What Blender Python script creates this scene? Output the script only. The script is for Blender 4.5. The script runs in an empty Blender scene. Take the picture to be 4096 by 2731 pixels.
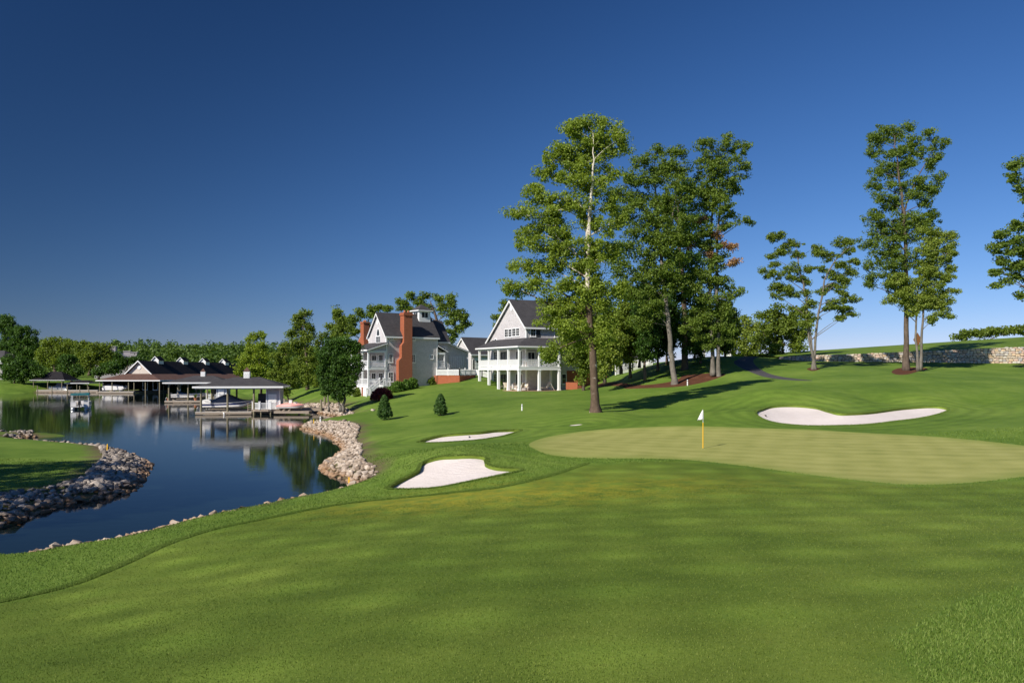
import bpy, bmesh, math, random
import numpy as np
from mathutils import Vector, Matrix, geometry

random.seed(7); rng = np.random.default_rng(11)
scene = bpy.context.scene
COL = scene.collection

# ------------------------------------------------------------------ camera
CAM_H = 6.0                      # eye above the lake level (z = 0)
FPX, U0, V0 = 797.0, 512.0, 371.5   # focal length in pixels of a 1024 px frame, principal column, horizon row
cam_data = bpy.data.cameras.new('camera'); cam = bpy.data.objects.new('camera', cam_data)
COL.objects.link(cam); scene.camera = cam
cam.location = (0, 0, CAM_H); cam.rotation_euler = (math.radians(90), 0, 0)
cam_data.sensor_width = 36; cam_data.lens = 36 * FPX / 1024
cam_data.shift_y = (V0 - 341) / 1024
cam_data.clip_start = 0.2; cam_data.clip_end = 6000

# ------------------------------------------------------------------ sky, sun, exposure
SUN_AZ, SUN_EL = math.radians(48), math.radians(36)      # direction the light travels to (from +X), height
Ldir = Vector((math.cos(SUN_EL) * math.cos(SUN_AZ), math.cos(SUN_EL) * math.sin(SUN_AZ), -math.sin(SUN_EL)))
SKY_CURVE = [(0.26, 1.24), (0.37, 0.95), (0.63, 0.78)]
world = bpy.data.worlds.new('World'); scene.world = world; world.use_nodes = True
wn = world.node_tree.nodes; wl = world.node_tree.links; wn.clear()
sky = wn.new('ShaderNodeTexSky'); sky.sky_type = 'NISHITA'; sky.sun_disc = False
sky.sun_elevation = SUN_EL; sky.sun_rotation = math.atan2(-Ldir.x, -Ldir.y)
sky.altitude = 1500; sky.air_density = 1.0; sky.dust_density = 0.0; sky.ozone_density = 8.0
# a polarised, deep blue sky: one contrast curve per channel over the whole dome
sep = wn.new('ShaderNodeSeparateColor'); com = wn.new('ShaderNodeCombineColor'); wl.new(sky.outputs[0], sep.inputs[0])
for ch, (gain, power) in enumerate(SKY_CURVE):
    pw = wn.new('ShaderNodeMath'); pw.operation = 'POWER'; pw.inputs[1].default_value = power; wl.new(sep.outputs[ch], pw.inputs[0])
    ml = wn.new('ShaderNodeMath'); ml.operation = 'MULTIPLY'; ml.inputs[1].default_value = gain; wl.new(pw.outputs[0], ml.inputs[0])
    wl.new(ml.outputs[0], com.inputs[ch])
bgn = wn.new('ShaderNodeBackground'); bgn.inputs[1].default_value = 0.1
wo = wn.new('ShaderNodeOutputWorld')
# a polarising filter darkens the sky most at right angles to the sun, all round the dome
def wmath(op, a, b):
    x = wn.new('ShaderNodeMath'); x.operation = op
    for k, v in ((0, a), (1, b)):
        if isinstance(v, bpy.types.NodeSocket): wl.new(v, x.inputs[k])
        else: x.inputs[k].default_value = v
    return x.outputs[0]
tcw = wn.new('ShaderNodeTexCoord'); dt = wn.new('ShaderNodeVectorMath'); dt.operation = 'DOT_PRODUCT'
wl.new(tcw.outputs['Generated'], dt.inputs[0]); dt.inputs[1].default_value = (-Ldir.x, -Ldir.y, -Ldir.z)
c2 = wmath('MULTIPLY', dt.outputs['Value'], dt.outputs['Value'])
pol = wmath('DIVIDE', wmath('SUBTRACT', 1.0, c2), wmath('ADD', 1.0, c2))
fil = wmath('MULTIPLY', wmath('SUBTRACT', 1.0, wmath('MULTIPLY', pol, 0.72)), 2.48)
vs = wn.new('ShaderNodeVectorMath'); vs.operation = 'SCALE'; wl.new(com.outputs[0], vs.inputs[0]); wl.new(fil, vs.inputs['Scale'])
wl.new(vs.outputs[0], bgn.inputs[0]); wl.new(bgn.outputs[0], wo.inputs[0])
sl = bpy.data.lights.new('sun', 'SUN'); sun = bpy.data.objects.new('sun', sl); COL.objects.link(sun)
sl.energy = 4.6; sl.angle = math.radians(0.53); sl.color = (1.0, 0.93, 0.82)
sun.rotation_euler = Ldir.to_track_quat('-Z', 'Y').to_euler(); sun.location = (-60, -60, 80)
scene.view_settings.view_transform = 'Standard'; scene.view_settings.look = 'None'
scene.view_settings.exposure = 0.35; scene.view_settings.gamma = 1.0

# ------------------------------------------------------------------ helpers
def at(u, v, d):                       # a point at distance d seen at frame position (u, v)
    return Vector(((u - U0) / FPX * d, d, CAM_H - (v - V0) / FPX * d))
def atz(u, v, z):                      # the same, at height z
    return at(u, v, (CAM_H - z) * FPX / (v - V0))

def tag(o, label=None, cat=None, group=None, kind=None):
    if label: o['label'] = label
    if cat: o['category'] = cat
    if group: o['group'] = group
    if kind: o['kind'] = kind
    return o
def empty(name, loc, rz=0, label=None, cat=None, group=None):
    o = bpy.data.objects.new(name, None); COL.objects.link(o); o.empty_display_size = 0.3
    o.location = loc; o.rotation_euler = (0, 0, rz)
    return tag(o, label, cat, group)
def link_mesh(name, me, mat=None, parent=None, smooth=False):
    if mat is not None and not me.materials: me.materials.append(mat)
    o = bpy.data.objects.new(name, me); COL.objects.link(o)
    if parent is not None: o.parent = parent
    if smooth: me.polygons.foreach_set('use_smooth', [True] * len(me.polygons))
    return o
def copy_tree(o, parent=None):
    c = o.copy(); COL.objects.link(c); c.parent = parent
    for ch in list(o.children): copy_tree(ch, c)
    return c

class MB:
    """collects boxes, bars and tubes; build() links them as ONE mesh object"""
    def __init__(s): s.v = []; s.f = []
    def add(s, vs, fs):
        n = len(s.v); s.v += [tuple(p) for p in vs]; s.f += [tuple(i + n for i in f) for f in fs]; return s
    def box(s, x0, x1, y0, y1, z0, z1):
        return s.add([(x0,y0,z0),(x1,y0,z0),(x1,y1,z0),(x0,y1,z0),(x0,y0,z1),(x1,y0,z1),(x1,y1,z1),(x0,y1,z1)],
                     [(3,2,1,0),(4,5,6,7),(0,1,5,4),(1,2,6,5),(2,3,7,6),(3,0,4,7)])
    def prism(s, pts, h):             # pts: planar loop of 3-D points, h: extrusion vector
        n = len(pts); h = Vector(h); a = [Vector(p) for p in pts]; b = [p + h for p in a]
        nrm = Vector((0,0,0))
        for i in range(n):
            p, q = a[i], a[(i+1) % n]
            nrm += Vector(((p.y-q.y)*(p.z+q.z), (p.z-q.z)*(p.x+q.x), (p.x-q.x)*(p.y+q.y)))
        if nrm.dot(h) < 0: a.reverse(); b.reverse()
        fs = [tuple(reversed(range(n))), tuple(range(n, 2*n))]
        fs += [(i, (i+1) % n, n + (i+1) % n, n + i) for i in range(n)]
        return s.add(a + b, fs)
    def tube(s, path, radii, n=6, cap=True):
        P = [Vector(p) for p in path]
        if not hasattr(radii, '__len__'): radii = [radii] * len(P)
        vs = []; fs = []
        for i, p in enumerate(P):
            t = (P[min(i+1, len(P)-1)] - P[max(i-1, 0)])
            if t.length < 1e-9: t = Vector((0,0,1))
            t.normalize()
            x = t.cross(Vector((0.31, 0.95, 0.05))); 
            if x.length < 0.1: x = t.cross(Vector((1,0,0)))
            x.normalize(); y = t.cross(x)
            for k in range(n):
                a = 2 * math.pi * k / n
                vs.append(p + (x * math.cos(a) + y * math.sin(a)) * radii[i])
        for i in range(len(P) - 1):
            for k in range(n):
                a, b = i*n + k, i*n + (k+1) % n
                fs.append((a, b, b + n, a + n))
        if cap:
            fs.append(tuple(reversed(range(n)))); fs.append(tuple(range((len(P)-1)*n, len(P)*n)))
        return s.add(vs, fs)
    def cyl(s, x, y, z0, z1, r, r2=None, n=10):
        return s.tube([(x, y, z0), (x, y, z1)], [r, r if r2 is None else r2], n)
    def lathe(s, cx, cy, prof, n=12):
        return s.tube([(cx, cy, z) for r, z in prof], [r for r, z in prof], n)
    def bar(s, p, q, w, h):           # a square bar from p to q
        p, q = Vector(p), Vector(q); t = (q - p).normalized()
        x = t.cross(Vector((0,0,1)))
        if x.length < 0.05: x = Vector((1,0,0))
        x.normalize(); y = x.cross(t)
        c = [x*w/2 + y*h/2, -x*w/2 + y*h/2, -x*w/2 - y*h/2, x*w/2 - y*h/2]
        return s.add([p + k for k in c] + [q + k for k in c], [(0,1,2,3),(7,6,5,4),(0,4,5,1),(1,5,6,2),(2,6,7,3),(3,7,4,0)])
    def mesh(s, name):
        me = bpy.data.meshes.new(name); me.from_pydata(s.v, [], s.f); me.update(); return me
    def build(s, name, mat, parent=None, smooth=False):
        return link_mesh(name, s.mesh(name), mat, parent, smooth)

def np_mesh(name, verts, faces, mat=None):
    """verts (n,3); faces (m,k) all of one size"""
    me = bpy.data.meshes.new(name); k = faces.shape[1]
    me.vertices.add(len(verts)); me.vertices.foreach_set('co', np.ascontiguousarray(verts, dtype=np.float32).ravel())
    me.loops.add(faces.size); me.loops.foreach_set('vertex_index', np.ascontiguousarray(faces, dtype=np.int32).ravel())
    me.polygons.add(len(faces)); me.polygons.foreach_set('loop_start', np.arange(0, faces.size, k, dtype=np.int32))
    me.update(calc_edges=True); me.validate()
    if mat is not None: me.materials.append(mat)
    return me

# ------------------------------------------------------------------ materials
MATS = {}
class NT:
    def __init__(s, name):
        s.m = bpy.data.materials.new(name); s.m.use_nodes = True; s.t = s.m.node_tree; s.t.nodes.clear()
        s.out = s.t.nodes.new('ShaderNodeOutputMaterial'); MATS[name] = s.m
    def n(s, typ, **kw):
        x = s.t.nodes.new('ShaderNode' + typ)
        for k, v in kw.items():
            if k.startswith('i_'):
                key = k[2:].replace('_', ' ')
                key = int(key) if key.isdigit() else key
                if isinstance(v, bpy.types.NodeSocket): s.t.links.new(v, x.inputs[key])
                else: x.inputs[key].default_value = v
            else: setattr(x, k, v)
        return x
    def link(s, a, b): s.t.links.new(a, b)
    def coord(s, kind='Object'): return s.n('TexCoord').outputs[kind]
    def noise(s, scale, detail=4, rough=0.55, vec=None, kind='Object', dist=0.0):
        return s.n('TexNoise', i_Scale=scale, i_Detail=detail, i_Roughness=rough, i_Distortion=dist, i_Vector=vec if vec is not None else s.coord(kind)).outputs[0]
    def ramp(s, fac, stops):
        r = s.n('ValToRGB', i_Fac=fac); e = r.color_ramp.elements
        while len(e) < len(stops): e.new(0.5)
        for k, (p, c) in enumerate(stops):
            e[k].position = p; e[k].color = (c[0], c[1], c[2], 1) if hasattr(c, '__len__') else (c, c, c, 1)
        return r.outputs[0]
    def mix(s, fac, a, b, mode='MIX'):
        x = s.n('MixRGB', blend_type=mode)
        for k, v in ((0, fac), (1, a), (2, b)):
            if isinstance(v, bpy.types.NodeSocket): s.link(v, x.inputs[k])
            elif k == 0: x.inputs[0].default_value = v
            else: x.inputs[k].default_value = (v[0], v[1], v[2], 1) if hasattr(v, '__len__') else (v, v, v, 1)
        return x.outputs[0]
    def math(s, op, a, b=0.0, c=0.0):
        x = s.n('Math', operation=op)
        for k, v in ((0, a), (1, b), (2, c)):
            if isinstance(v, bpy.types.NodeSocket): s.link(v, x.inputs[k])
            else: x.inputs[k].default_value = v
        return x.outputs[0]
    def attr(s, name): return s.n('Attribute', attribute_name=name).outputs['Fac']
    def bump(s, h, strength=0.3, dist=0.02):
        return s.n('Bump', i_Strength=strength, i_Distance=dist, i_Height=h).outputs[0]
    def principled(s, color, rough=0.6, spec=0.3, normal=None, metal=0.0):
        p = s.n('BsdfPrincipled', i_Metallic=metal); p.inputs['Specular IOR Level'].default_value = spec
        for key, v in (('Base Color', color), ('Roughness', rough)):
            if isinstance(v, bpy.types.NodeSocket): s.link(v, p.inputs[key])
            elif key == 'Base Color': p.inputs[key].default_value = (v[0], v[1], v[2], 1)
            else: p.inputs[key].default_value = v
        if normal is not None: s.link(normal, p.inputs['Normal'])
        s.link(p.outputs[0], s.out.inputs[0]); return p

def plain(name, c, rough=0.6, spec=0.3, var=0.12, scale=6.0, metal=0.0, bump=0.0):
    t = NT(name); nz = t.noise(scale, 5, 0.6)
    col = t.mix(nz, [x * (1 - var) for x in c], [min(1, x * (1 + var)) for x in c])
    t.principled(col, rough, spec, t.bump(nz, bump, 0.02) if bump else None, metal); return t.m

def leaf_mat(name, dark, light, trans=0.35):
    t = NT(name); geo = t.n('NewGeometry')
    big = t.noise(0.35, 2, 0.5, geo.outputs['Position'])
    f = t.math('ADD', t.math('MULTIPLY', geo.outputs['Random Per Island'], 0.55), t.math('MULTIPLY', big, 0.6))
    col = t.ramp(f, [(0.2, dark), (0.55, [(a + b) / 2 for a, b in zip(dark, light)]), (0.9, light)])
    p = t.n('BsdfPrincipled', i_Roughness=0.5); p.inputs['Specular IOR Level'].default_value = 0.25
    t.link(col, p.inputs['Base Color'])
    tr = t.n('BsdfTranslucent'); t.link(t.mix(1.0, col, (1.25, 1.2, 0.55), 'MULTIPLY'), tr.inputs[0])
    ms = t.n('MixShader', i_Fac=trans); t.link(p.outputs[0], ms.inputs[1]); t.link(tr.outputs[0], ms.inputs[2])
    t.link(ms.outputs[0], t.out.inputs[0]); return t.m
# ------------------------------------------------------------------ the lie of the land
def seg_dist(px, py, A, B):
    ax, ay = A[:, 0], A[:, 1]; bx, by = B[:, 0], B[:, 1]
    dx, dy = bx - ax, by - ay; L = dx*dx + dy*dy + 1e-12
    best = np.full(len(px), 1e9)
    for i in range(len(ax)):
        t = np.clip(((px - ax[i]) * dx[i] + (py - ay[i]) * dy[i]) / L[i], 0, 1)
        best = np.minimum(best, np.hypot(px - ax[i] - t * dx[i], py - ay[i] - t * dy[i]))
    return best
def inside(px, py, poly):
    x, y = poly[:, 0], poly[:, 1]; n = len(x); r = np.zeros(len(px), bool); j = n - 1
    for i in range(n):
        c = ((y[i] > py) != (y[j] > py)) & (px < (x[j] - x[i]) * (py - y[i]) / (y[j] - y[i] + 1e-12) + x[i])
        r ^= c; j = i
    return r
def poly_sd(px, py, poly):             # > 0 inside
    d = seg_dist(px, py, poly, np.roll(poly, -1, 0)); return np.where(inside(px, py, poly), d, -d)
def spline(pts, step=0.5, closed=True):
    P = np.array(pts, float); n = len(P); out = []
    for i in range(n if closed else n - 1):
        if closed: p0, p1, p2, p3 = P[(i-1) % n], P[i], P[(i+1) % n], P[(i+2) % n]
        else: p0, p1, p2, p3 = P[max(i-1, 0)], P[i], P[i+1], P[min(i+2, n-1)]
        m = max(2, int(np.linalg.norm(p2 - p1) / step))
        for k in range(m):
            t = k / m
            out.append(0.5 * (2*p1 + (p2-p0)*t + (2*p0-5*p1+4*p2-p3)*t*t + (3*p1-p0-3*p2+p3)*t**3))
    if not closed: out.append(P[-1])
    return np.array(out)

# lake outline at water level
near_bank = [(0,559),(26,558.5),(65,551),(113,543),(165,529),(209,518),(244,511.5),(283,503),(322,495.5),(349,488)]
rock_bank = [(356,484.5),(350,480),(331,474),(324.5,468),(331,459.5),(343.5,452),(341,445),(330,436),(313,431),(302,428.4)]
cove = [(307,425),(325,422.3),(347,419.6),(341,417),(323,413.5),(300,408),(277,402),(258,397),(245,393.5),(225,391.5),(160,391),(100,391.3),(36,392),(0,393)]
spit_back = [(8,434.5),(22,437.5),(16,440),(30,441.5),(69,445),(111.6,450)]
spit_front = [(140.6,460),(146,467),(134,486),(122,492.6),(100,498),(67,502.7),(28,516),(0,528)]
def wz(l, z=0.0): return [tuple(atz(u, v, z)[:2]) for u, v in l]
lake_ctrl = [(-23.5,26.8)] + wz(near_bank) + wz(rock_bank) + wz(cove) + [(-210,225),(-240,120),(-120,76)] + wz(spit_back) + wz(spit_front) + [(-24,28.6)]
LAKE = spline(lake_ctrl, 1.0)

TP = []                                # control points (x, y, z)
def cz(*l):
    for u, v, z in l: TP.append(tuple(atz(u, v, z)))
def cd(*l):
    for u, v, d in l: TP.append(tuple(at(u, v, d)))
TP += [(0,-1,3.9),(-18,-6,3.3),(18,-4,4.2),(0,-20,4.4),(-40,-20,2.6),(40,-20,5.0),(-16,8,2.2),(-30,12,1.5),(-30,26,1.2),(-44,34,1.3),(-45,50,1.1)]
cz((0,682,2.5),(170,682,2.8),(340,682,3.0),(512,682,3.2),(800,682,3.35),(1024,682,3.5),
   (0,640,1.75),(0,600,1.0),(100,580,0.9),(170,550,0.75),(260,525,0.7),(330,504,0.75),(250,600,2.1),(250,545,1.1),(400,545,1.75),(512,600,2.65),(512,540,1.95),(512,503,1.35),
   (400,500,0.95),(620,500,1.6),(700,540,2.3),(700,490,1.75),(700,470,1.65),(860,560,2.7),(860,505,1.95),(1024,560,2.9),(1024,505,2.1))
# front bunker, middle bunker and the ground around them
cz((388,487,0.9),(430,487.5,1.05),(472,480,1.35),(522,469,1.55),(469,454.5,1.95),(420,458,1.55),(398,468,1.1),(440,449,1.95),(500,455,1.75),(376,472,0.8),(385,455,0.95),(400,446,1.0),(372,478,0.75),
   (419,441.7,1.0),(472.5,439.7,1.2),(521,429,1.55),(455.5,433.2,1.4),(490,429.5,1.55),(440,427,1.35),(400,430,0.95),(372,440,0.85),(365,432,0.85),(575,424,1.9),(560,421,1.95))
# the green
cz((529,444,1.8),(600,455,1.65),(683,459,1.65),(800,470,1.65),(914,484,1.72),(1024,470,1.9),(1024,446,2.1),(860,431,2.05),(644,426,2.0),(703,447.5,1.75),(760,440,1.85),(900,455,1.85),(1080,460,2.1))
# behind the green
cz((644,415,2.3),(700,411,2.6),(700,396,3.6),(620,401,2.95),(595,411.5,2.6),(674.7,384.8,4.4),(600,391,3.5),(560,392,3.25),(740,398,3.5),(760,388,4.5))
cz((757,412,2.9),(804,424.8,2.2),(842,425,2.2),(913,418.4,2.5),(948,409,2.9),(928,406,3.1),(838,413,2.8),(792,404.8,3.2),(775,420,2.35),(880,402,3.3),(850,395,3.9),(930,395,3.9),(985,405,3.1),(1024,420,2.7),(1024,400,3.6),(990,430,2.4))
cd((814,380,85),(870,377.5,87),(935,376,88),(1024,379.5,86),(1100,382,86),(713,374.7,100),(719,377,98),(814,369,100),(910,370,100),(1024,371,100),(839,362,112),(930,362,112),(1024,363,112),(1100,363,112),(786,360.5,118),
   (687,359,120),(639,369.5,122),(616,376,122),(750,356,125),(733,362,113),(775,372,100))
TP += [(15,150,7.2),(40,160,7.6),(90,150,7.5),(60,135,7.6),(-10,160,6.5),(120,100,7.0),(120,40,4.0),(80,20,3.5),(90,70,4.5)]
# house lawns
cz((480,415,1.8),(440.5,415,1.6),(384.5,419,1.2),(400,410,1.7),(420,402,2.2),(450,400,2.6),(500,396,3.0),(540,398,3.0),(341,407.6,1.2),(355,413,1.1),(330,400,1.6),(300,395,1.7),(307,387,2.9),(280,398,1.3),(522,409,2.3))
cd((519,390.6,114),(480,389,118),(559,390.4,117.5),(540,388.5,125),(452,391,112),(474,376.8,130),(416,384.7,132),(369,395.6,120),(388,388.5,122),(345,393,130),(580,388,122),(438,385,125),(459.5,382.6,123.5),(470,379.3,126.5),(448,385.5,122),(462,384.5,120))
TP += [(-35,165,3.2),(-60,190,2.6),(-20,150,5.2),(-5,140,6.2),(3,138,6.0),(10,132,5.0),(-70,225,2.0),(-90,262,2.2),(-150,262,2.6),(-180,265,4.0),(-120,290,3.0)]
TP = np.array(TP)
def tps_fit(P, lam=0.002):
    S = 50.0; X = P[:, :2] / S; n = len(P)
    r2 = ((X[:, None] - X[None]) ** 2).sum(-1); K = 0.5 * r2 * np.log(r2 + 1e-12)
    A = np.zeros((n + 3, n + 3)); A[:n, :n] = K + lam * np.eye(n) * 0.02; A[:n, n] = 1; A[:n, n+1:] = X; A[n, :n] = 1; A[n+1:, :n] = X.T
    return np.linalg.solve(A, np.concatenate([P[:, 2], [0, 0, 0]])), X, S
TW, TX, TS = tps_fit(TP)
def sstep(a, b, x):
    t = np.clip((x - a) / (b - a), 0, 1); return t * t * (3 - 2 * t)
def lake_sd(x, y): return poly_sd(x, y, LAKE)
def zt(x, y):
    """height of the ground"""
    x = np.atleast_1d(np.asarray(x, float)); y = np.atleast_1d(np.asarray(y, float))
    q = np.stack([x, y], 1) / TS; z = np.empty(len(x))
    for s in range(0, len(x), 8000):
        r2 = ((q[s:s+8000, None] - TX[None]) ** 2).sum(-1)
        z[s:s+8000] = (0.5 * r2 * np.log(r2 + 1e-12)) @ TW[:-3] + TW[-3] + q[s:s+8000] @ TW[-2:]
    far = 3.0 + 12.0 * sstep(300, 620, y) * sstep(160, -40, x) + 3.0 * sstep(0, 120, x)
    w = np.maximum(sstep(175, 290, y), np.maximum(sstep(-150, -230, x), np.maximum(sstep(95, 190, x), sstep(-14, -50, y))))
    z = z * (1 - w) + far * w
    sd = -lake_sd(x, y)                                    # > 0 on land
    bank = 0.03 + 0.42 * np.maximum(sd, 0)
    z = np.maximum(z, 0.45)
    k = 0.25; h = np.clip(0.5 + 0.5 * (bank - z) / k, 0, 1)
    zl = bank * (1 - h) + z * h - k * h * (1 - h)
    zl = np.where(sd < 0.4, np.minimum(zl, bank), zl)
    return np.where(sd > 0, zl, np.maximum(-1.4, 0.45 * sd + 0.03))
def z1(x, y): return float(zt([x], [y])[0])
def G(u, v, dmin=4.0, dmax=200.0):
    """where the line of sight through (u, v) meets the ground"""
    d = dmin * (dmax / dmin) ** np.linspace(0, 1, 900); x = (u - U0) / FPX * d
    gap = (CAM_H - (v - V0) / FPX * d) - zt(x, d)
    k = np.argmax(gap < 0)
    if gap[k] >= 0: k = len(d) - 1
    a, b = d[max(k-1, 0)], d[k]; ga, gb = gap[max(k-1, 0)], gap[k]
    t = a + (b - a) * (ga / (ga - gb) if ga != gb else 0.5)
    return Vector(((u - U0) / FPX * t, t, z1((u - U0) / FPX * t, t)))
def Gs(l, **k): return [tuple(G(u, v, **k)[:2]) for u, v in l]

# outlines of sand, green, mulch and path (worked out on the ground)
def c4(l): return [((1550 + x / 2.94) / 4, (1600 + y / 2.94) / 4) for x, y in l]
def c7(l): return [((2900 + x / 1.967) / 4, (1300 + y / 1.967) / 4) for x, y in l]
def c3(l): return [((2300 + x / 3.336) / 4, (1250 + y / 3.336) / 4) for x, y in l]
R = {}
R['front_bunker'] = spline(Gs(c4([(8,1030),(120,1038),(300,1037),(650,1010),(1000,940),(1300,880),(1500,835),(1580,811),(1480,797),(1300,787),(1200,765),(1148,738),(1142,710),(1156,682),(1120,660),(1060,650),(960,645),(800,652),(620,662),(520,685),(440,715),(400,745),(385,800),(340,840),(220,900),(100,965)])), 0.25)
R['middle_bunker'] = spline(Gs(c4([(370,491),(500,495),(700,487),(1000,467),(1200,442),(1400,405),(1560,346),(1300,350),(1100,372),(940,383),(800,393),(640,408),(500,440),(410,468)])), 0.3)
R['small_bunker'] = spline([tuple(atz(u, v, 1.88)[:2]) for u, v in [(568.5,424.45),(576,424.8),(583,424.5),(579.5,424.15),(572,424.15)]], 0.3)
R['right_bunker'] = spline(Gs(c7([(250,688),(310,735),(430,768),(620,785),(850,786),(1180,770),(1480,735),(1660,700),(1752,662),(1700,641),(1600,636),(1400,650),(1150,682),(1000,691),(890,691),(800,668),(710,643),(530,628),(360,638),(280,662)])), 0.3)
green_px = [(529,444),(537,449.5),(552,454.5),(590,457.5),(640,457.8),(690,459.5),(750,466),(810,474),(870,481),(914,484),(970,482),(1030,475),(1110,462),(1080,448),(1030,445.5),(980,440),(900,434),(820,429.5),(740,427),(660,426),(600,429),(560,434),(538,439)]
R['putting_green'] = spline(Gs(green_px), 0.5)
R['grove_mulch'] = spline(Gs(c3([(170,1020),(330,985),(600,975),(680,1010),(900,1005),(1180,995),(1450,975),(1700,930),(1900,870),(2010,818),(1850,800),(1650,815),(1450,830),(1380,880),(1200,930),(900,960),(640,935),(480,925),(330,945)])), 0.6)
R['small_tree_mulch'] = spline(Gs(c7([(645,345),(690,358),(745,345),(740,335),(690,330),(655,336)])), 0.3)
R['large_tree_mulch'] = spline(Gs(c7([(1310,365),(1350,386),(1440,384),(1520,362),(1595,342),(1560,332),(1450,330),(1350,340)])), 0.4)
R['path'] = spline(Gs(c7([(690,434),(520,430),(350,412),(230,378),(120,330),(70,290),(110,262),(220,240),(300,238),(235,262),(225,290),(265,335),(360,382),(500,412)])), 0.6)
BUNK = ['front_bunker','middle_bunker','small_bunker','right_bunker']

def grid(x0, x1, y0, y1, s, holes=()):
    gx, gy = np.meshgrid(np.arange(x0, x1 + 1e-6, s), np.arange(y0, y1 + 1e-6, s))
    p = np.stack([gx.ravel(), gy.ravel()], 1); p += rng.uniform(-0.22, 0.22, p.shape) * s
    for (a, b, c, d) in holes: p = p[~((p[:, 0] > a) & (p[:, 0] < b) & (p[:, 1] > c) & (p[:, 1] < d))]
    return p
b1, b2, b3, b4 = (-30,32,-12,32), (-56,72,32,100), (-110,110,100,166), (-320,320,-70,340)
pts = [grid(*b1, 0.6), grid(*b2, 1.1), grid(*b3, 2.2), grid(*b4, 9.0, (b1, b2, b3)), grid(-2500, 2500, -700, 3600, 110, (b4,))]
edges = []; base = np.concatenate(pts)
loops = [(k, p) for k, p in R.items()] + [('lake', LAKE)]
for k, p in loops:                     # keep the fill points clear of the outlines
    base = base[seg_dist(base[:, 0], base[:, 1], p, np.roll(p, -1, 0)) > 0.12]
allp = [base]; off = len(base)
for k, p in loops:
    n = len(p); edges += [(off + i, off + (i + 1) % n) for i in range(n)]; allp.append(p); off += n
allp = np.concatenate(allp)
cv, ce, cf, _, _, _ = geometry.delaunay_2d_cdt([Vector((float(a), float(b))) for a, b in allp], edges, [], 0, 1e-4)
cv = np.array([(p.x, p.y) for p in cv]); cf = np.array(cf, dtype=np.int32)
cz_all = zt(cv[:, 0], cv[:, 1])
cen = cv[cf].mean(1); reg = np.zeros(len(cf), int); names = list(R)
for i, k in enumerate(names):
    lo, hi = R[k].min(0) - 0.1, R[k].max(0) + 0.1
    m = np.where((cen[:, 0] > lo[0]) & (cen[:, 0] < hi[0]) & (cen[:, 1] > lo[1]) & (cen[:, 1] < hi[1]) & (reg == 0))[0]
    reg[m[inside(cen[m, 0], cen[m, 1], R[k])]] = i + 1
def sub_mesh(name, sel, z, mat):
    f = cf[sel]; used, inv = np.unique(f.ravel(), return_inverse=True)
    v = np.stack([cv[used, 0], cv[used, 1], z[used]], 1)
    me = np_mesh(name, v, inv.reshape(-1, 3), mat); me.polygons.foreach_set('use_smooth', np.ones(len(f), bool)); return me, v
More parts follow.
